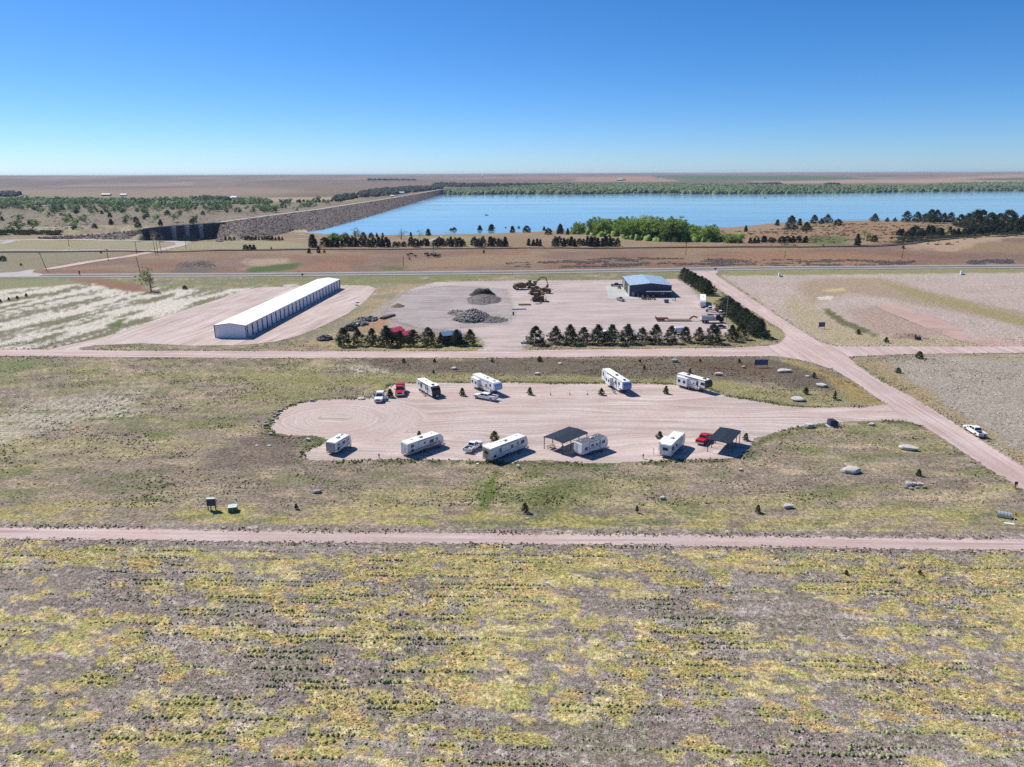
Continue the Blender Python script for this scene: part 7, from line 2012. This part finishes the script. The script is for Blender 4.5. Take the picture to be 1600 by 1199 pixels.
# dumpster on its pad
e = empty('dumpster', (*flat(1300.5, 665.2), 0), 0.05, 'dark navy blue dumpster on a pale pad beside the gravel, right of a boulder', 'dumpster', 'dumpsters')
m_dump = paint('dumpster_navy', (0.022, 0.030, 0.075), .5)
b = MB(); b.prism([(-1.0, .12), (1.0, .12), (1.0, 1.25), (.4, 1.5), (-1.0, 1.5)], -.9, .9); b.build('bin', m_dump, e, bevel=.03)
for s in (-1, 1):
    b = MB(); b.box((-.3, s * .45, 1.55), (1.4, .82, .05)); b.build('lid', m_dark, e)
b = MB(); b.box((0, -.93, .8), (1.6, .08, .1)); b.build('fork_pocket', m_dump, e)
b = MB(); b.box((0, 0, .04), (2.8, 2.6, .08)); pd = b.build('concrete_pad', m_conc, loc=(*flat(1300.5, 665.6), 0)); tag(pd, kind='structure')
# marker posts and cones on the empty pitch
for i, (a, b_, t, m) in enumerate([(860.3, 617.5, 609.5, m_dark), (890.3, 617.5, 609, m_orange), (917.7, 617.3, 610, m_dark)]):
    x, y = flat(a, b_); h = height_at(a, b_, t, (x, y, 0))
    e = empty('marker_post', (x, y, 0), 0, ['dark marker post on the empty pitch, left one of three', 'orange based marker post on the empty pitch, middle one of three', 'dark marker post on the empty pitch, right one of three'][i], 'marker post', 'marker posts on the empty pitch')
    b = MB(); b.bar((0, 0, 0), (0, 0, h), .09, 6, .05); b.build('stick', m_dark, e)
    b = MB(); b.bar((0, 0, 0), (0, 0, h * .45), .34, 8, .1); b.box((0, 0, .03), (.45, .45, .06)); b.build('base', m, e)
# hook-up pedestals behind the near row
for i, (a, b_) in enumerate([(477.5, 716.5), (592.5, 716.5), (1004.8, 717), (1173, 716), (777, 571)]):
    x, y = flat(a, b_)
    e = empty('utility_pedestal', (x, y, 0), 0, 'grey hook up post %s' % ['at the lower left corner of the gravel lot', 'on the gravel edge left of the brown striped trailer', 'on the gravel edge below the trailer with dark rear window', 'by the shadow of the empty carport', 'near the middle road above the utility pickup'][i], 'hook up post', 'electric hook up posts')
    b = MB(); b.bar((0, 0, 0), (0, 0, .8), .14); b.build('post', m_wood, e); b = MB(); b.box((0, 0, .85), (.34, .26, .5)); b.build('box', m_grey, e)
for i, (a, b_, t) in enumerate([(1021.2, 710, 701), (1166.3, 559.5, 552), (219, 541, 536), (464.5, 548, 541.5)]):
    x, y = flat(a, b_); h = height_at(a, b_, t, (x, y, 0))
    b = MB(); b.bar((0, 0, 0), (0, 0, h), .09, 6); b.box((0, 0, h - .1), (.18, .12, .2))
    tag(b.build('stake', m_dark, loc=(x, y, 0)), ['thin dark stake left of the trailer with dark rear window', 'thin dark stake by the middle road left of the blue sign', 'thin stake in the strip below the storage lot, left', 'thin stake by the middle road below the storage lot'][i], 'stake')
# culvert end, marker and slab at the far right
x, y = flat(1568, 808)
e = empty('culvert_pipe', (x, y, 0), math.radians(-28), 'pale corrugated culvert pipe end in the grass at the right edge', 'culvert')
b = MB(); n = 14
for i in range(9):
    x0 = -1.1 + i * .25; r = .62 + (.03 if i % 2 else 0)
    for k in range(n):
        a0, a1 = 2 * math.pi * k / n, 2 * math.pi * (k + 1) / n
        q = [(x0 + d_, math.cos(t) * rr, .42 + math.sin(t) * rr) for d_, t, rr in ((0, a0, r), (0, a1, r), (.25, a1, r), (.25, a0, r), (0, a0, r - .06), (0, a1, r - .06), (.25, a1, r - .06), (.25, a0, r - .06))]
        b.add(q, [(0, 1, 2, 3), (7, 6, 5, 4), (3, 2, 6, 7), (0, 4, 5, 1)])
b.build('pipe', paint('galvanised', (.42, .46, .44), .5, .4), e)
x, y = flat(1583.5, 819); h = height_at(1583.5, 819, 801, (x, y, 0))
e = empty('marker_post', (x, y, 0), 0, 'white marker post with orange top at the right edge', 'marker post')
b = MB(); b.bar((0, 0, 0), (0, 0, h), .10, 8); b.build('post', m_white, e); b = MB(); b.box((.05, 0, h - .2), (.36, .12, .42)); b.build('flag', m_orange, e)
b = MB(); b.box((0, 0, .06), (1.6, .5, .12)); tag(b.build('concrete_slab', m_white, loc=(*flat(1577, 819), 0), rz=-.35), 'narrow white slab lying beside the orange topped marker post', 'slab')
# scraps of litter
for i, (a, b_, w, lab) in enumerate([(746, 725, 4, 'white sheet of litter in the weeds below the longest trailer'), (801.5, 724, 2.5, 'tiny white scrap in the weeds left of the upright stone'), (511.5, 545.5, 0, '')]):
    if w:
        x, y = flat(a, b_); s = w * math.sqrt(x * x + y * y + 3600) / FPX
        q = MB(); q.add([(-s / 2, -s / 3, .02), (s / 2, -s / 4, .10), (s / 2.4, s / 3, .16), (-s / 2.2, s / 3, .05)], [(0, 1, 2, 3)])
        tag(q.build('litter', m_white, loc=(x, y, .02), fixn=False), lab, 'litter')
for i, (a, b_) in enumerate([(558.3, 473.5), (557, 477.5)]):
    b = MB(); b.box((0, 0, .25), (1.6, 1.1, .5)); tag(b.build('concrete_block', m_conc, loc=(*flat(a, b_), 0), rz=.5), 'white concrete block at the edge of the storage lot, %s' % ['farther one', 'nearer one'][i], 'block')

# light pole of the yard
x, y = flat(1134.6, 502.5); h = height_at(1134.6, 502.5, 463.5, (x, y, 0))
e = empty('light_pole', (x, y, 0), 0, 'tall wooden light pole between the dump truck and the dense pines', 'light pole')
b = MB(); b.bar((0, 0, 0), (0, 0, h), .34, 8, .22); b.build('pole', m_grey, e)
b = MB(); b.bar((0, 0, h - .5), (-1.6, 0, h - .1), .1); b.build('arm', m_alu, e); b = MB(); b.box((-1.8, 0, h - .15), (.6, .35, .2)); b.build('lamp', m_white, e)
x, y = flat(1138, 513); b = MB(); b.bar((0, 0, 0), (0, 0, 4.5), .14, 6); tag(b.build('steel_post', m_grey, loc=(x, y, 0)), 'thin grey post right of the light pole foot', 'post')

# utility poles
def upole(px, base, top, label, arm=True, lean=0.0, grp='wooden utility poles along the highway and railway'):
    p = at(px, base); h = height_at(px, base, top, p)
    e = empty('utility_pole', p, 0.1, label, 'utility pole', grp)
    b = MB(); b.bar((0, 0, -.3), (lean * h, 0, h), .42, 6, .28); b.build('pole', paint('pole_wood', (.085, .065, .05), .9), e)
    if arm:
        b = MB(); b.bar((lean * h - 1.4, 0, h - .6), (lean * h + 1.4, 0, h - .6), .2); b.build('crossarm', m_steel, e)
for a in [(73.5, 423.5, 394.5, 'tall pole beside the access road junction at the far left', True, -.22), (108, 385, 367, 'short pole on the park lawn at the far left'), (169.5, 408, 389, 'pole beside the pale access road'), (219.5, 427.5, 402, 'pole at the far side of the highway behind the lone tree', True, -.12),
          (243.5, 399.5, 373, 'left pole of the cluster at the railway crossing', False, -.05), (247, 399.5, 372.5, 'middle pole of the cluster at the railway crossing', True), (252.5, 397, 371.5, 'right pole of the cluster at the railway crossing', False, -.05), (291, 389.5, 368.5, 'pole beside the bend of the park road'), (214, 397, 377, 'pole at the left of the railway crossing'),
          (678, 398.5, 379, 'pole standing among the black cattle'), (630.5, 416, 400, 'pole on the brown slope below the cedar hedge', False), (1071.5, 398.5, 379, 'double pole above the diagonal road mouth'), (1409.5, 404, 386, 'pole on the slope at the right', False), (1226, 404, 392, 'small pole on the orange slope', False)]:
    upole(*a)

# storage lot bits, highway boxes
for a, b_, lab in [(1217.5, 432.5, 'white upright box by the highway, left of two'), (1501.5, 429.5, 'white upright box by the highway, right of two')]:
    p = flat(a, b_); e = empty('utility_box', (*p, 0), 0, lab, 'utility box')
    b = MB(); b.box((0, 0, 1.15), (1.1, 1.0, 2.3)); b.build('cabinet', m_white, e, bevel=.05); b = MB(); b.box((1.2, 0, .3), (1.6, 1.2, .6)); b.build('base', m_grey, e)
e = empty('propane_tank', (*flat(1080.5, 448.2), 0), .3, 'small white propane tank at the foot of the pines behind the shop', 'tank')
b = MB(); b.bar((-1.2, 0, .9), (1.2, 0, .9), 1.1, 12); b.build('tank', m_white, e, bevel=.2)
for x_ in (-.8, .8):
    b = MB(); b.box((x_, 0, .25), (.15, .8, .5)); b.build('leg', m_steel, e)
e = empty('well_house', (*flat(1434, 530.8), 0), -.2, 'little black roofed well hatch above the right branch road', 'well hatch')
b = MB(); b.box((0, 0, .5), (1.8, 1.4, 1.0)); b.build('box', m_dark, e); b = MB(); b.bar((-.9, 0, 0), (-.9, 0, 1.9), .35); b.build('post', m_dark, e)

# ------------------------------------------------------------------ cattle (one body each)
def cow_mesh():
    me = bpy.data.meshes.new('cow')
    vs_ = [(-1.05, 0, 1.25), (-.8, 0, 1.2), (0, 0, 1.12), (.75, 0, 1.2), (1.1, 0, 1.35), (1.5, 0, 1.3), (1.85, 0, 1.1)]
    es = [(i, i + 1) for i in range(6)]; rd = [.28, .40, .46, .42, .26, .2, .13]
    def leg(j, x, y, pts):
        k0 = j
        for (dx, z, r) in pts:
            vs_.append((x + dx, y, z)); rd.append(r); es.append((k0, len(vs_) - 1)); k0 = len(vs_) - 1
    for s in (-1, 1):
        leg(1, -.85, s * .26, [(0, .85, .2), (-.1, .5, .1), (-.02, .08, .075)])
        leg(3, .75, s * .24, [(0, .8, .16), (.03, .45, .09), (0, .08, .075)])
    leg(0, -1.2, 0, [(0, 1.15, .06), (-.02, .6, .05)])
    me.from_pydata(vs_, es, [])
    o = bpy.data.objects.new('cow', me); COL.objects.link(o)
    md = o.modifiers.new('skin', 'SKIN'); 
    for i, sv in enumerate(me.skin_vertices[0].data): sv.radius = (rd[i], rd[i]); sv.use_root = (i == 2)
    o.modifiers.new('sub', 'SUBSURF').levels = 1
    dg = bpy.context.evaluated_depsgraph_get(); ev = o.evaluated_get(dg)
    m2 = bpy.data.meshes.new_from_object(ev); bpy.data.objects.remove(o)
    m2.materials.clear(); m2.materials.append(paint('black_hide', (.012, .011, .010), .7)); return m2
cow = cow_mesh()
for i, (a, b_) in enumerate([(745, 270), (768, 264), (795, 276), (755, 295), (870, 262), (885, 277), (903, 264), (920, 270), (935, 264), (947, 272), (962, 270), (930, 275), (878, 264), (915, 263), (955, 276), (942, 277)]):
    px, py = 470 + a / 4.444, 340 + b_ / 4.444
    o = bpy.data.objects.new('cow', cow); o.location = at(px, py); o.rotation_euler = (0, 0, RT.uniform(0, 6.28)); o.scale = (1.25,) * 3
    link(o); tag(o, ['black cow apart from the herd, at its upper left', 'black cow at the left of the herd, highest of four', 'black cow at the left, nearest to the herd', 'black cow lowest at the left of the herd'][i] if i < 4 else 'black cow in the close herd by the pole on the brown slope', 'cow', 'black cattle on the brown slope')

# ------------------------------------------------------------------ lakeside: shelters, boat, dam
for i, (a, b_) in enumerate([(698, 366.8), (705.5, 367.3), (712.5, 365.5)]):
    p = at(a, b_)
    e = empty('picnic_shelter', p, .1, 'open picnic shelter with flat tan roof by the lake, %s from the left' % ORD[i], 'shelter', 'picnic shelters on the lake shore')
    b = MB(); b.box((0, 0, 2.9), (4.6, 3.6, .18)); b.build('roof', paint('tan_roof', A(176, 164, 120), .7), e)
    for x_ in (-1.8, 1.8):
        for y_ in (-1.3, 1.3):
            b = MB(); b.bar((x_, y_, 0), (x_, y_, 2.82), .16); b.build('post', m_wood, e)
    b = MB(); b.box((0, 0, .75), (1.8, .8, .1)); b.build('table', m_wood, e)
e = empty('fishing_boat', (*on_plane(760.3, 336.4, WATER_Z), WATER_Z), .05, 'small dark fishing boat alone on the open lake', 'boat')
b = MB(); b.prism([(-3.2, -.2), (2.4, -.2), (3.6, .9), (-3.2, .8)], -1.1, 1.1); b.build('hull', m_dark, e); b = MB(); b.box((-.4, 0, 1.2), (1.2, 1.0, .8)); b.build('console', m_grey, e)
e = empty('buoy', (*on_plane(1195.8, 309.9, WATER_Z), WATER_Z), 0, 'tiny dark boat near the far shore at the right', 'boat')
b = MB(); b.prism([(-4, -.2), (3, -.2), (4.4, 1.4), (-4, 1.2)], -1.4, 1.4); b.build('hull', m_dark, e); e.name = 'motor_boat'

def dam():
    riprap = stone_mat('riprap', A(116, 99, 91), A(88, 75, 70))
    # crest and waterline stations, matched one to one
    cr = [on_plane(a, b_, CREST_Z) for a, b_ in [(345, 347.8), (380, 343.2), (420, 337.6), (460, 332.6), (500, 327.5), (550, 319.6), (600, 312), (640, 305.2), (670, 300), (684, 297.5), (694, 296)]]
    ft_px = [(337, 377), (372, 376), (415, 371.5), (460, 366.5), (504, 360.5), (549, 348.5), (600, 332.5), (641, 320), (672, 310.3), (685, 306), (692, 303.8)]
    ft = []
    for i, (a, b_) in enumerate(ft_px):
        z = WATER_Z - 0.6 if i >= 3 else None
        if z is None:
            p = at(a, b_); ft.append((p[0], p[1], p[2] - .4))
        else: ft.append((*on_plane(a, b_, z), z))
    e = empty('dam', (0, 0, 0), 0, 'long earth dam faced with dark rock between valley and lake', 'dam')
    # face grid with stone relief
    n_t = 16; rows_ = []
    S_ = []
    for i in range(len(cr) - 1):
        d = math.hypot(cr[i + 1][0] - cr[i][0], cr[i + 1][1] - cr[i][1]); k = max(4, int(d / 6))
        for j in range(k): S_.append(i + j / k)
    S_.append(len(cr) - 1)
    V = []
    for s in S_:
        i = min(int(s), len(cr) - 2); f = s - i
        c = [cr[i][0] * (1 - f) + cr[i + 1][0] * f, cr[i][1] * (1 - f) + cr[i + 1][1] * f]
        q = [ft[i][m] * (1 - f) + ft[i + 1][m] * f for m in range(3)]
        for t in range(n_t + 1):
            g = t / n_t
            x, y, z = c[0] * (1 - g) + q[0] * g, c[1] * (1 - g) + q[1] * g, CREST_Z * (1 - g) + q[2] * g
            if 0 < t < n_t: z += 0.9 * (float(vnoise(np.array([x / 4]), np.array([y / 7]), 3)[0]) - .5)
            V.append((x, y, z))
    m = n_t + 1; Q = [(a * m + b_, a * m + b_ + 1, (a + 1) * m + b_ + 1, (a + 1) * m + b_) for a in range(len(S_) - 1) for b_ in range(n_t)]
    np_mesh('rock_face', np.array(V), np.array(Q), riprap, parent=e)
    # crest road and the valley side slope
    V = []; Q = []
    for i, c in enumerate(cr):
        a_ = cr[max(0, i - 1)]; b_ = cr[min(len(cr) - 1, i + 1)]
        d = Vector((b_[0] - a_[0], b_[1] - a_[1])).normalized(); nn = Vector((-d.y, d.x))
        if nn.x > 0: nn = -nn
        for w_, z in ((-.3, CREST_Z + .1), (9, CREST_Z + .12), (12, CREST_Z - .2), (75, VALLEY_Z - .5)):
            V.append((c[0] + nn.x * w_, c[1] + nn.y * w_, z))
    for i in range(len(cr) - 1):
        for j in range(3):
            k = i * 4 + j; Q.append((k, k + 1, k + 5, k + 4))
    rd = np_mesh('crest_road', np.array(V), np.array([q for i, q in enumerate(Q) if i % 3 < 2]), paint('crest_gravel', A(186, 172, 160), .9), parent=e)
    np_mesh('grass_slope', np.array(V), np.array([q for i, q in enumerate(Q) if i % 3 == 2]), paint('slope_grass', A(140, 132, 108), .95, var=.2, scale=.2), parent=e)
    # loose armour stones on the face: far past picking apart
    rs = np.random.RandomState(9); n = 5200
    i = rs.randint(0, len(cr) - 1, n)
    wts = np.array([math.hypot(cr[k + 1][0] - cr[k][0], cr[k + 1][1] - cr[k][1]) for k in range(len(cr) - 1)]) * np.array([3, 3, 2.4, 2, 1.4, 1, .8, .5, .3, .3])
    i = rs.choice(len(cr) - 1, n, p=wts / wts.sum()); f = rs.rand(n); g = rs.rand(n)
    cr_, ft_ = np.array(cr), np.array(ft)
    c = cr_[i] * (1 - f)[:, None] + cr_[i + 1] * f[:, None]; q = ft_[i] * (1 - f)[:, None] + ft_[i + 1] * f[:, None]
    x = c[:, 0] * (1 - g) + q[:, 0] * g; y = c[:, 1] * (1 - g) + q[:, 1] * g; z = CREST_Z * (1 - g) + q[:, 2] * g
    tone = np.where(rs.rand(n, 1) < .2, A(156, 140, 126)[None], A(116, 100, 92)[None]) * (.7 + .6 * rs.rand(n, 1))
    o = domes('armour_stones', x, y, .6 + .8 * rs.rand(n), .3 + .5 * rs.rand(n), tone, z0=z); o.parent = e; o['kind'] = 'stuff'
dam()

def spillway():
    top = [(224, 358.5), (250, 355.2), (290, 352.3), (330, 349.6), (352, 348.2)]
    tp = [on_plane(a, b_, 1.5) for a, b_ in top]
    e = empty('spillway', (0, 0, 0), 0, 'dark concrete spillway wall with pale gate piers left of the dam', 'spillway')
    m_sp = paint('shaded_concrete', A(98, 98, 106), .85, var=.35, scale=.15)  # shade on the wall is put into this darker, mottled concrete colour
    def strip_wall(name, pts, z0, z1, th, mat, parent):
        b = MB()
        for (x1, y1), (x2, y2) in zip(pts[:-1], pts[1:]):
            d = Vector((x2 - x1, y2 - y1)).normalized(); n_ = Vector((-d.y, d.x)) * th
            b.add([(x1, y1, z0), (x2, y2, z0), (x2 + n_.x, y2 + n_.y, z0), (x1 + n_.x, y1 + n_.y, z0), (x1, y1, z1), (x2, y2, z1), (x2 + n_.x, y2 + n_.y, z1), (x1 + n_.x, y1 + n_.y, z1)], [(3, 2, 1, 0), (4, 5, 6, 7), (0, 1, 5, 4), (2, 3, 7, 6), (1, 2, 6, 5), (3, 0, 4, 7)])
        return b.build(name, mat, parent)
    strip_wall('wall', tp, -16, 1.5, 3.0, m_sp, e)
    up = [(x, y - .5) for x, y in tp]
    strip_wall('parapet', up, 1.5, 2.5, .5, paint('pale_concrete', (.40, .39, .38), .85), e)
    # buttresses down the face
    for k in range(34):
        f = (k + .5) / 34 * (len(tp) - 1); i = int(f); g = f - i
        x = tp[i][0] * (1 - g) + tp[i + 1][0] * g; y = tp[i][1] * (1 - g) + tp[i + 1][1] * g
        b = MB(); b.box((x, y - 1.2, -7.5), (1.0, 2.2, 17.5)); b.build('buttress', m_sp, e)
    for px in (274, 291, 308):
        g = (px - 224) / (352 - 224) * (len(tp) - 1); i = int(g); g -= i
        x = tp[i][0] * (1 - g) + tp[i + 1][0] * g; y = tp[i][1] * (1 - g) + tp[i + 1][1] * g
        pr = MB(); pr.box((x, y - 4.2, -1.2), (5.0, 3.6, 4.0)); pr.box((x, y - 4.0, -9.6), (3.6, 3.2, 12.6)); pr.build('gate_pier', paint('pale_concrete', (.40, .39, .38), .85), e)
spillway()

def bank_left():
    # rock bank with road left of the spillway
    riprap = MATS['riprap']
    tp_px = [(60, 371.6), (100, 369.8), (150, 366.2), (200, 361.6), (226, 358.3), (244, 363.5), (254, 371)]
    ft_px = [(62, 373.2), (100, 373.8), (150, 374.5), (200, 375), (228, 375.3), (242, 375.3), (254, 375.3)]
    tp = [on_plane(a, b_, 1.0) for a, b_ in tp_px]; tp = [(x, y, 1.0) for x, y in tp]
    tp[5] = (*on_plane(244, 363.5, -2.5), -2.5); tp[6] = (*on_plane(254, 371, -9), -9)
    ft = [at(a, b_) for a, b_ in ft_px]
    e = empty('rock_bank', (0, 0, 0), 0, 'rocky bank carrying a pale road left of the spillway', 'embankment')
    V = []; n = 10; K = 12
    for i in range(len(tp) - 1):
        for k in range(K + (1 if i == len(tp) - 2 else 0)):
            f = k / K
            a_ = [tp[i][m] * (1 - f) + tp[i + 1][m] * f for m in range(3)]; b_ = [ft[i][m] * (1 - f) + ft[i + 1][m] * f for m in range(3)]
            for t in range(n + 1):
                g = t / n; x, y, z = [a_[m] * (1 - g) + b_[m] * g for m in range(3)]
                if 0 < t < n: z += .8 * (float(vnoise(np.array([x / 2.5]), np.array([y / 4]), 5)[0]) - .3)
                V.append((x, y, z))
    R = (len(tp) - 1) * K + 1; m = n + 1
    Q = [(a_ * m + b_, a_ * m + b_ + 1, (a_ + 1) * m + b_ + 1, (a_ + 1) * m + b_) for a_ in range(R - 1) for b_ in range(n)]
    np_mesh('rock_face', np.array(V), np.array(Q), riprap, parent=e)
    rs = np.random.RandomState(19); nn = 900; i = rs.randint(0, len(tp) - 1, nn); f = rs.rand(nn)[:, None]; g = rs.rand(nn)[:, None]
    T_, B_ = np.array(tp), np.array(ft); q = (T_[i] * (1 - f) + T_[i + 1] * f) * (1 - g) + (B_[i] * (1 - f) + B_[i + 1] * f) * g
    tone = np.where(rs.rand(nn, 1) < .25, A(186, 172, 158)[None], A(124, 112, 106)[None]) * (.6 + .8 * rs.rand(nn, 1))
    o = domes('armour_stones', q[:, 0], q[:, 1], .7 + .9 * rs.rand(nn), .5 + .8 * rs.rand(nn), tone, z0=q[:, 2]); o.parent = e; o['kind'] = 'stuff'
    b = MB()
    for (x1, y1, z1), (x2, y2, z2) in zip(tp[:4], tp[1:5]):
        b.add([(x1, y1, z1 + .05), (x2, y2, z2 + .05), (x2, y2 + 9, z2 + .1), (x1, y1 + 9, z1 + .1), (x1, y1 + 40, -14), (x2, y2 + 40, -14)], [(0, 1, 2, 3), (3, 2, 5, 4)])
    b.build('bank_road', paint('crest_gravel', A(186, 172, 160), .9), e)
bank_left()

# ------------------------------------------------------------------ farms and towers far away
def farm(px, py, w, d, h, label, wallm, roofm, cat='farm building'):
    p = at(px, py)
    shed(label, p, 0.1, w, d, h, h * 1.45, wallm, roofm, 'distant farm buildings', cat, 'farm_building')
m_fw = paint('far_white', (.78, .78, .78), .6); m_fr = paint('far_red', (.22, .05, .05), .7); m_fd = paint('far_dark', (.06, .07, .10), .7)
for a in [(166.5, 306.3, 34, 14, 6, 'white roofed farm hall beyond the valley trees, left of two', m_fd, m_fw), (193.5, 306.6, 24, 12, 6, 'white roofed farm hall beyond the valley trees, right of two', m_fw, m_fw), (337, 313.3, 14, 9, 6, 'small white farmhouse at the end of the valley trees', m_fw, m_fw),
          (358, 312.6, 20, 12, 7, 'dark walled barn in the farmstead, leftmost', m_fd, m_fw), (366, 312.2, 18, 12, 8, 'white gabled barn in the middle of the farmstead', m_fw, m_fw), (376, 313, 24, 14, 6, 'dark blue barn in the farmstead, right part', m_fd, m_fd), (389, 312.4, 30, 12, 6, 'pale pink walled long barn at the right of the farmstead', m_fw, m_fd), (399, 313.2, 18, 10, 5, 'low dark shed at the right end of the farmstead', m_fr, m_fd),
          (968, 282.8, 50, 20, 12, 'reddish farm building on the rise beyond the far shore, left', m_fr, m_fw), (974.5, 282.7, 40, 20, 10, 'pale farm building on the rise beyond the far shore, right', m_fw, m_fr),
          (1551, 297.0, 60, 14, 6, 'white boathouse at the far shore near the right edge', m_fw, m_fw), (628, 303.2, 20, 12, 6, 'white building behind the crest of the dam', m_fw, m_fw), (613, 308.4, 14, 9, 5, 'small pale building beside the crest road of the dam', m_fw, m_fw)]:
    farm(*a)
p = at(753.3, 279.3); e = empty('grain_silo', p, 0, 'tall white grain silo on the far plain, alone near the horizon', 'silo')
b = MB(); b.bar((0, 0, 0), (0, 0, 34), 16, 12); b.build('bin', m_fw, e); b = MB(); b.bar((0, 0, 34), (0, 0, 40), 16, 12, 2); b.build('cap', m_fw, e)

# ------------------------------------------------------------------ person standing behind the lone white pickup
def person(px, py, yaw):
    pts = {'pelvis': (0, 0, .95), 'chest': (0.05, 0, 1.3), 'neck': (0.07, 0, 1.5), 'head0': (0.08, 0, 1.58), 'head': (0.1, 0, 1.72),
           'hipl': (0, .1, .9), 'kneel': (.02, .12, .5), 'anklel': (-.02, .13, .1), 'toel': (.16, .14, .04), 'hipr': (0, -.1, .9), 'kneer': (.04, -.12, .5), 'ankler': (0, -.13, .1), 'toer': (.18, -.14, .04),
           'shl': (.05, .19, 1.42), 'ell': (.12, .24, 1.15), 'wrl': (.32, .2, 1.12), 'hal': (.42, .18, 1.12), 'shr': (.05, -.19, 1.42), 'elr': (.1, -.25, 1.14), 'wrr': (.3, -.2, 1.08), 'har': (.4, -.18, 1.08)}
    rad_ = {'pelvis': .15, 'chest': .17, 'neck': .07, 'head0': .075, 'head': .105, 'hipl': .11, 'kneel': .075, 'anklel': .05, 'toel': .045, 'hipr': .11, 'kneer': .075, 'ankler': .05, 'toer': .045, 'shl': .075, 'ell': .05, 'wrl': .035, 'hal': .04, 'shr': .075, 'elr': .05, 'wrr': .035, 'har': .04}
    ed = [('pelvis', 'chest'), ('chest', 'neck'), ('neck', 'head0'), ('head0', 'head'), ('pelvis', 'hipl'), ('hipl', 'kneel'), ('kneel', 'anklel'), ('anklel', 'toel'), ('pelvis', 'hipr'), ('hipr', 'kneer'), ('kneer', 'ankler'), ('ankler', 'toer'),
          ('chest', 'shl'), ('shl', 'ell'), ('ell', 'wrl'), ('wrl', 'hal'), ('chest', 'shr'), ('shr', 'elr'), ('elr', 'wrr'), ('wrr', 'har')]
    nm = list(pts); me = bpy.data.meshes.new('p'); me.from_pydata([pts[k] for k in nm], [(nm.index(a), nm.index(b_)) for a, b_ in ed], [])
    o = bpy.data.objects.new('p', me); COL.objects.link(o); o.modifiers.new('s', 'SKIN')
    for i, sv in enumerate(me.skin_vertices[0].data): sv.radius = (rad_[nm[i]],) * 2; sv.use_root = (i == 0)
    o.modifiers.new('u', 'SUBSURF').levels = 2
    m2 = bpy.data.meshes.new_from_object(o.evaluated_get(bpy.context.evaluated_depsgraph_get())); bpy.data.objects.remove(o)
    m2.materials.clear()
    for m in (paint('skin', (.42, .24, .17), .6), paint('dark_clothes', (.02, .022, .035), .85), paint('shirt', (.05, .055, .09), .85)): m2.materials.append(m)
    for p_ in m2.polygons:
        c = p_.center
        p_.material_index = 0 if (c.z > 1.5 or c.x > .27 and c.z > .9) else (1 if c.z < 1.0 else 2)
    e = empty('person', (*flat(px, py), 0), yaw, 'person in dark clothes and white cap standing behind the lone white pickup', 'person')
    link(bpy.data.objects.new('body', m2), e)
    b = MB(); b.bar((.1, 0, 1.74), (.1, 0, 1.86), .25, 10, .17); b.box((.24, 0, 1.75), (.14, .16, .02)); b.build('cap', m_white, e)
person(1537.4, 688.5, math.radians(110))
# ------------------------------------------------------------------ air
hz_m = bpy.data.materials.new('haze_air'); hz_m.use_nodes = True
hn = hz_m.node_tree; hn.nodes.clear()
ho = hn.nodes.new('ShaderNodeOutputMaterial'); hv = hn.nodes.new('ShaderNodeVolumePrincipled')
hv.inputs['Color'].default_value = (0.62, 0.78, 1.0, 1); hv.inputs['Density'].default_value = 3.2e-5; hv.inputs['Anisotropy'].default_value = 0.0
hn.links.new(hv.outputs[0], ho.inputs['Volume'])
hb = MB(); hb.box((0, 0, 30.0), (106000, 106000, 106.0))
hzo = hb.build('haze', hz_m); tag(hzo, kind='stuff')
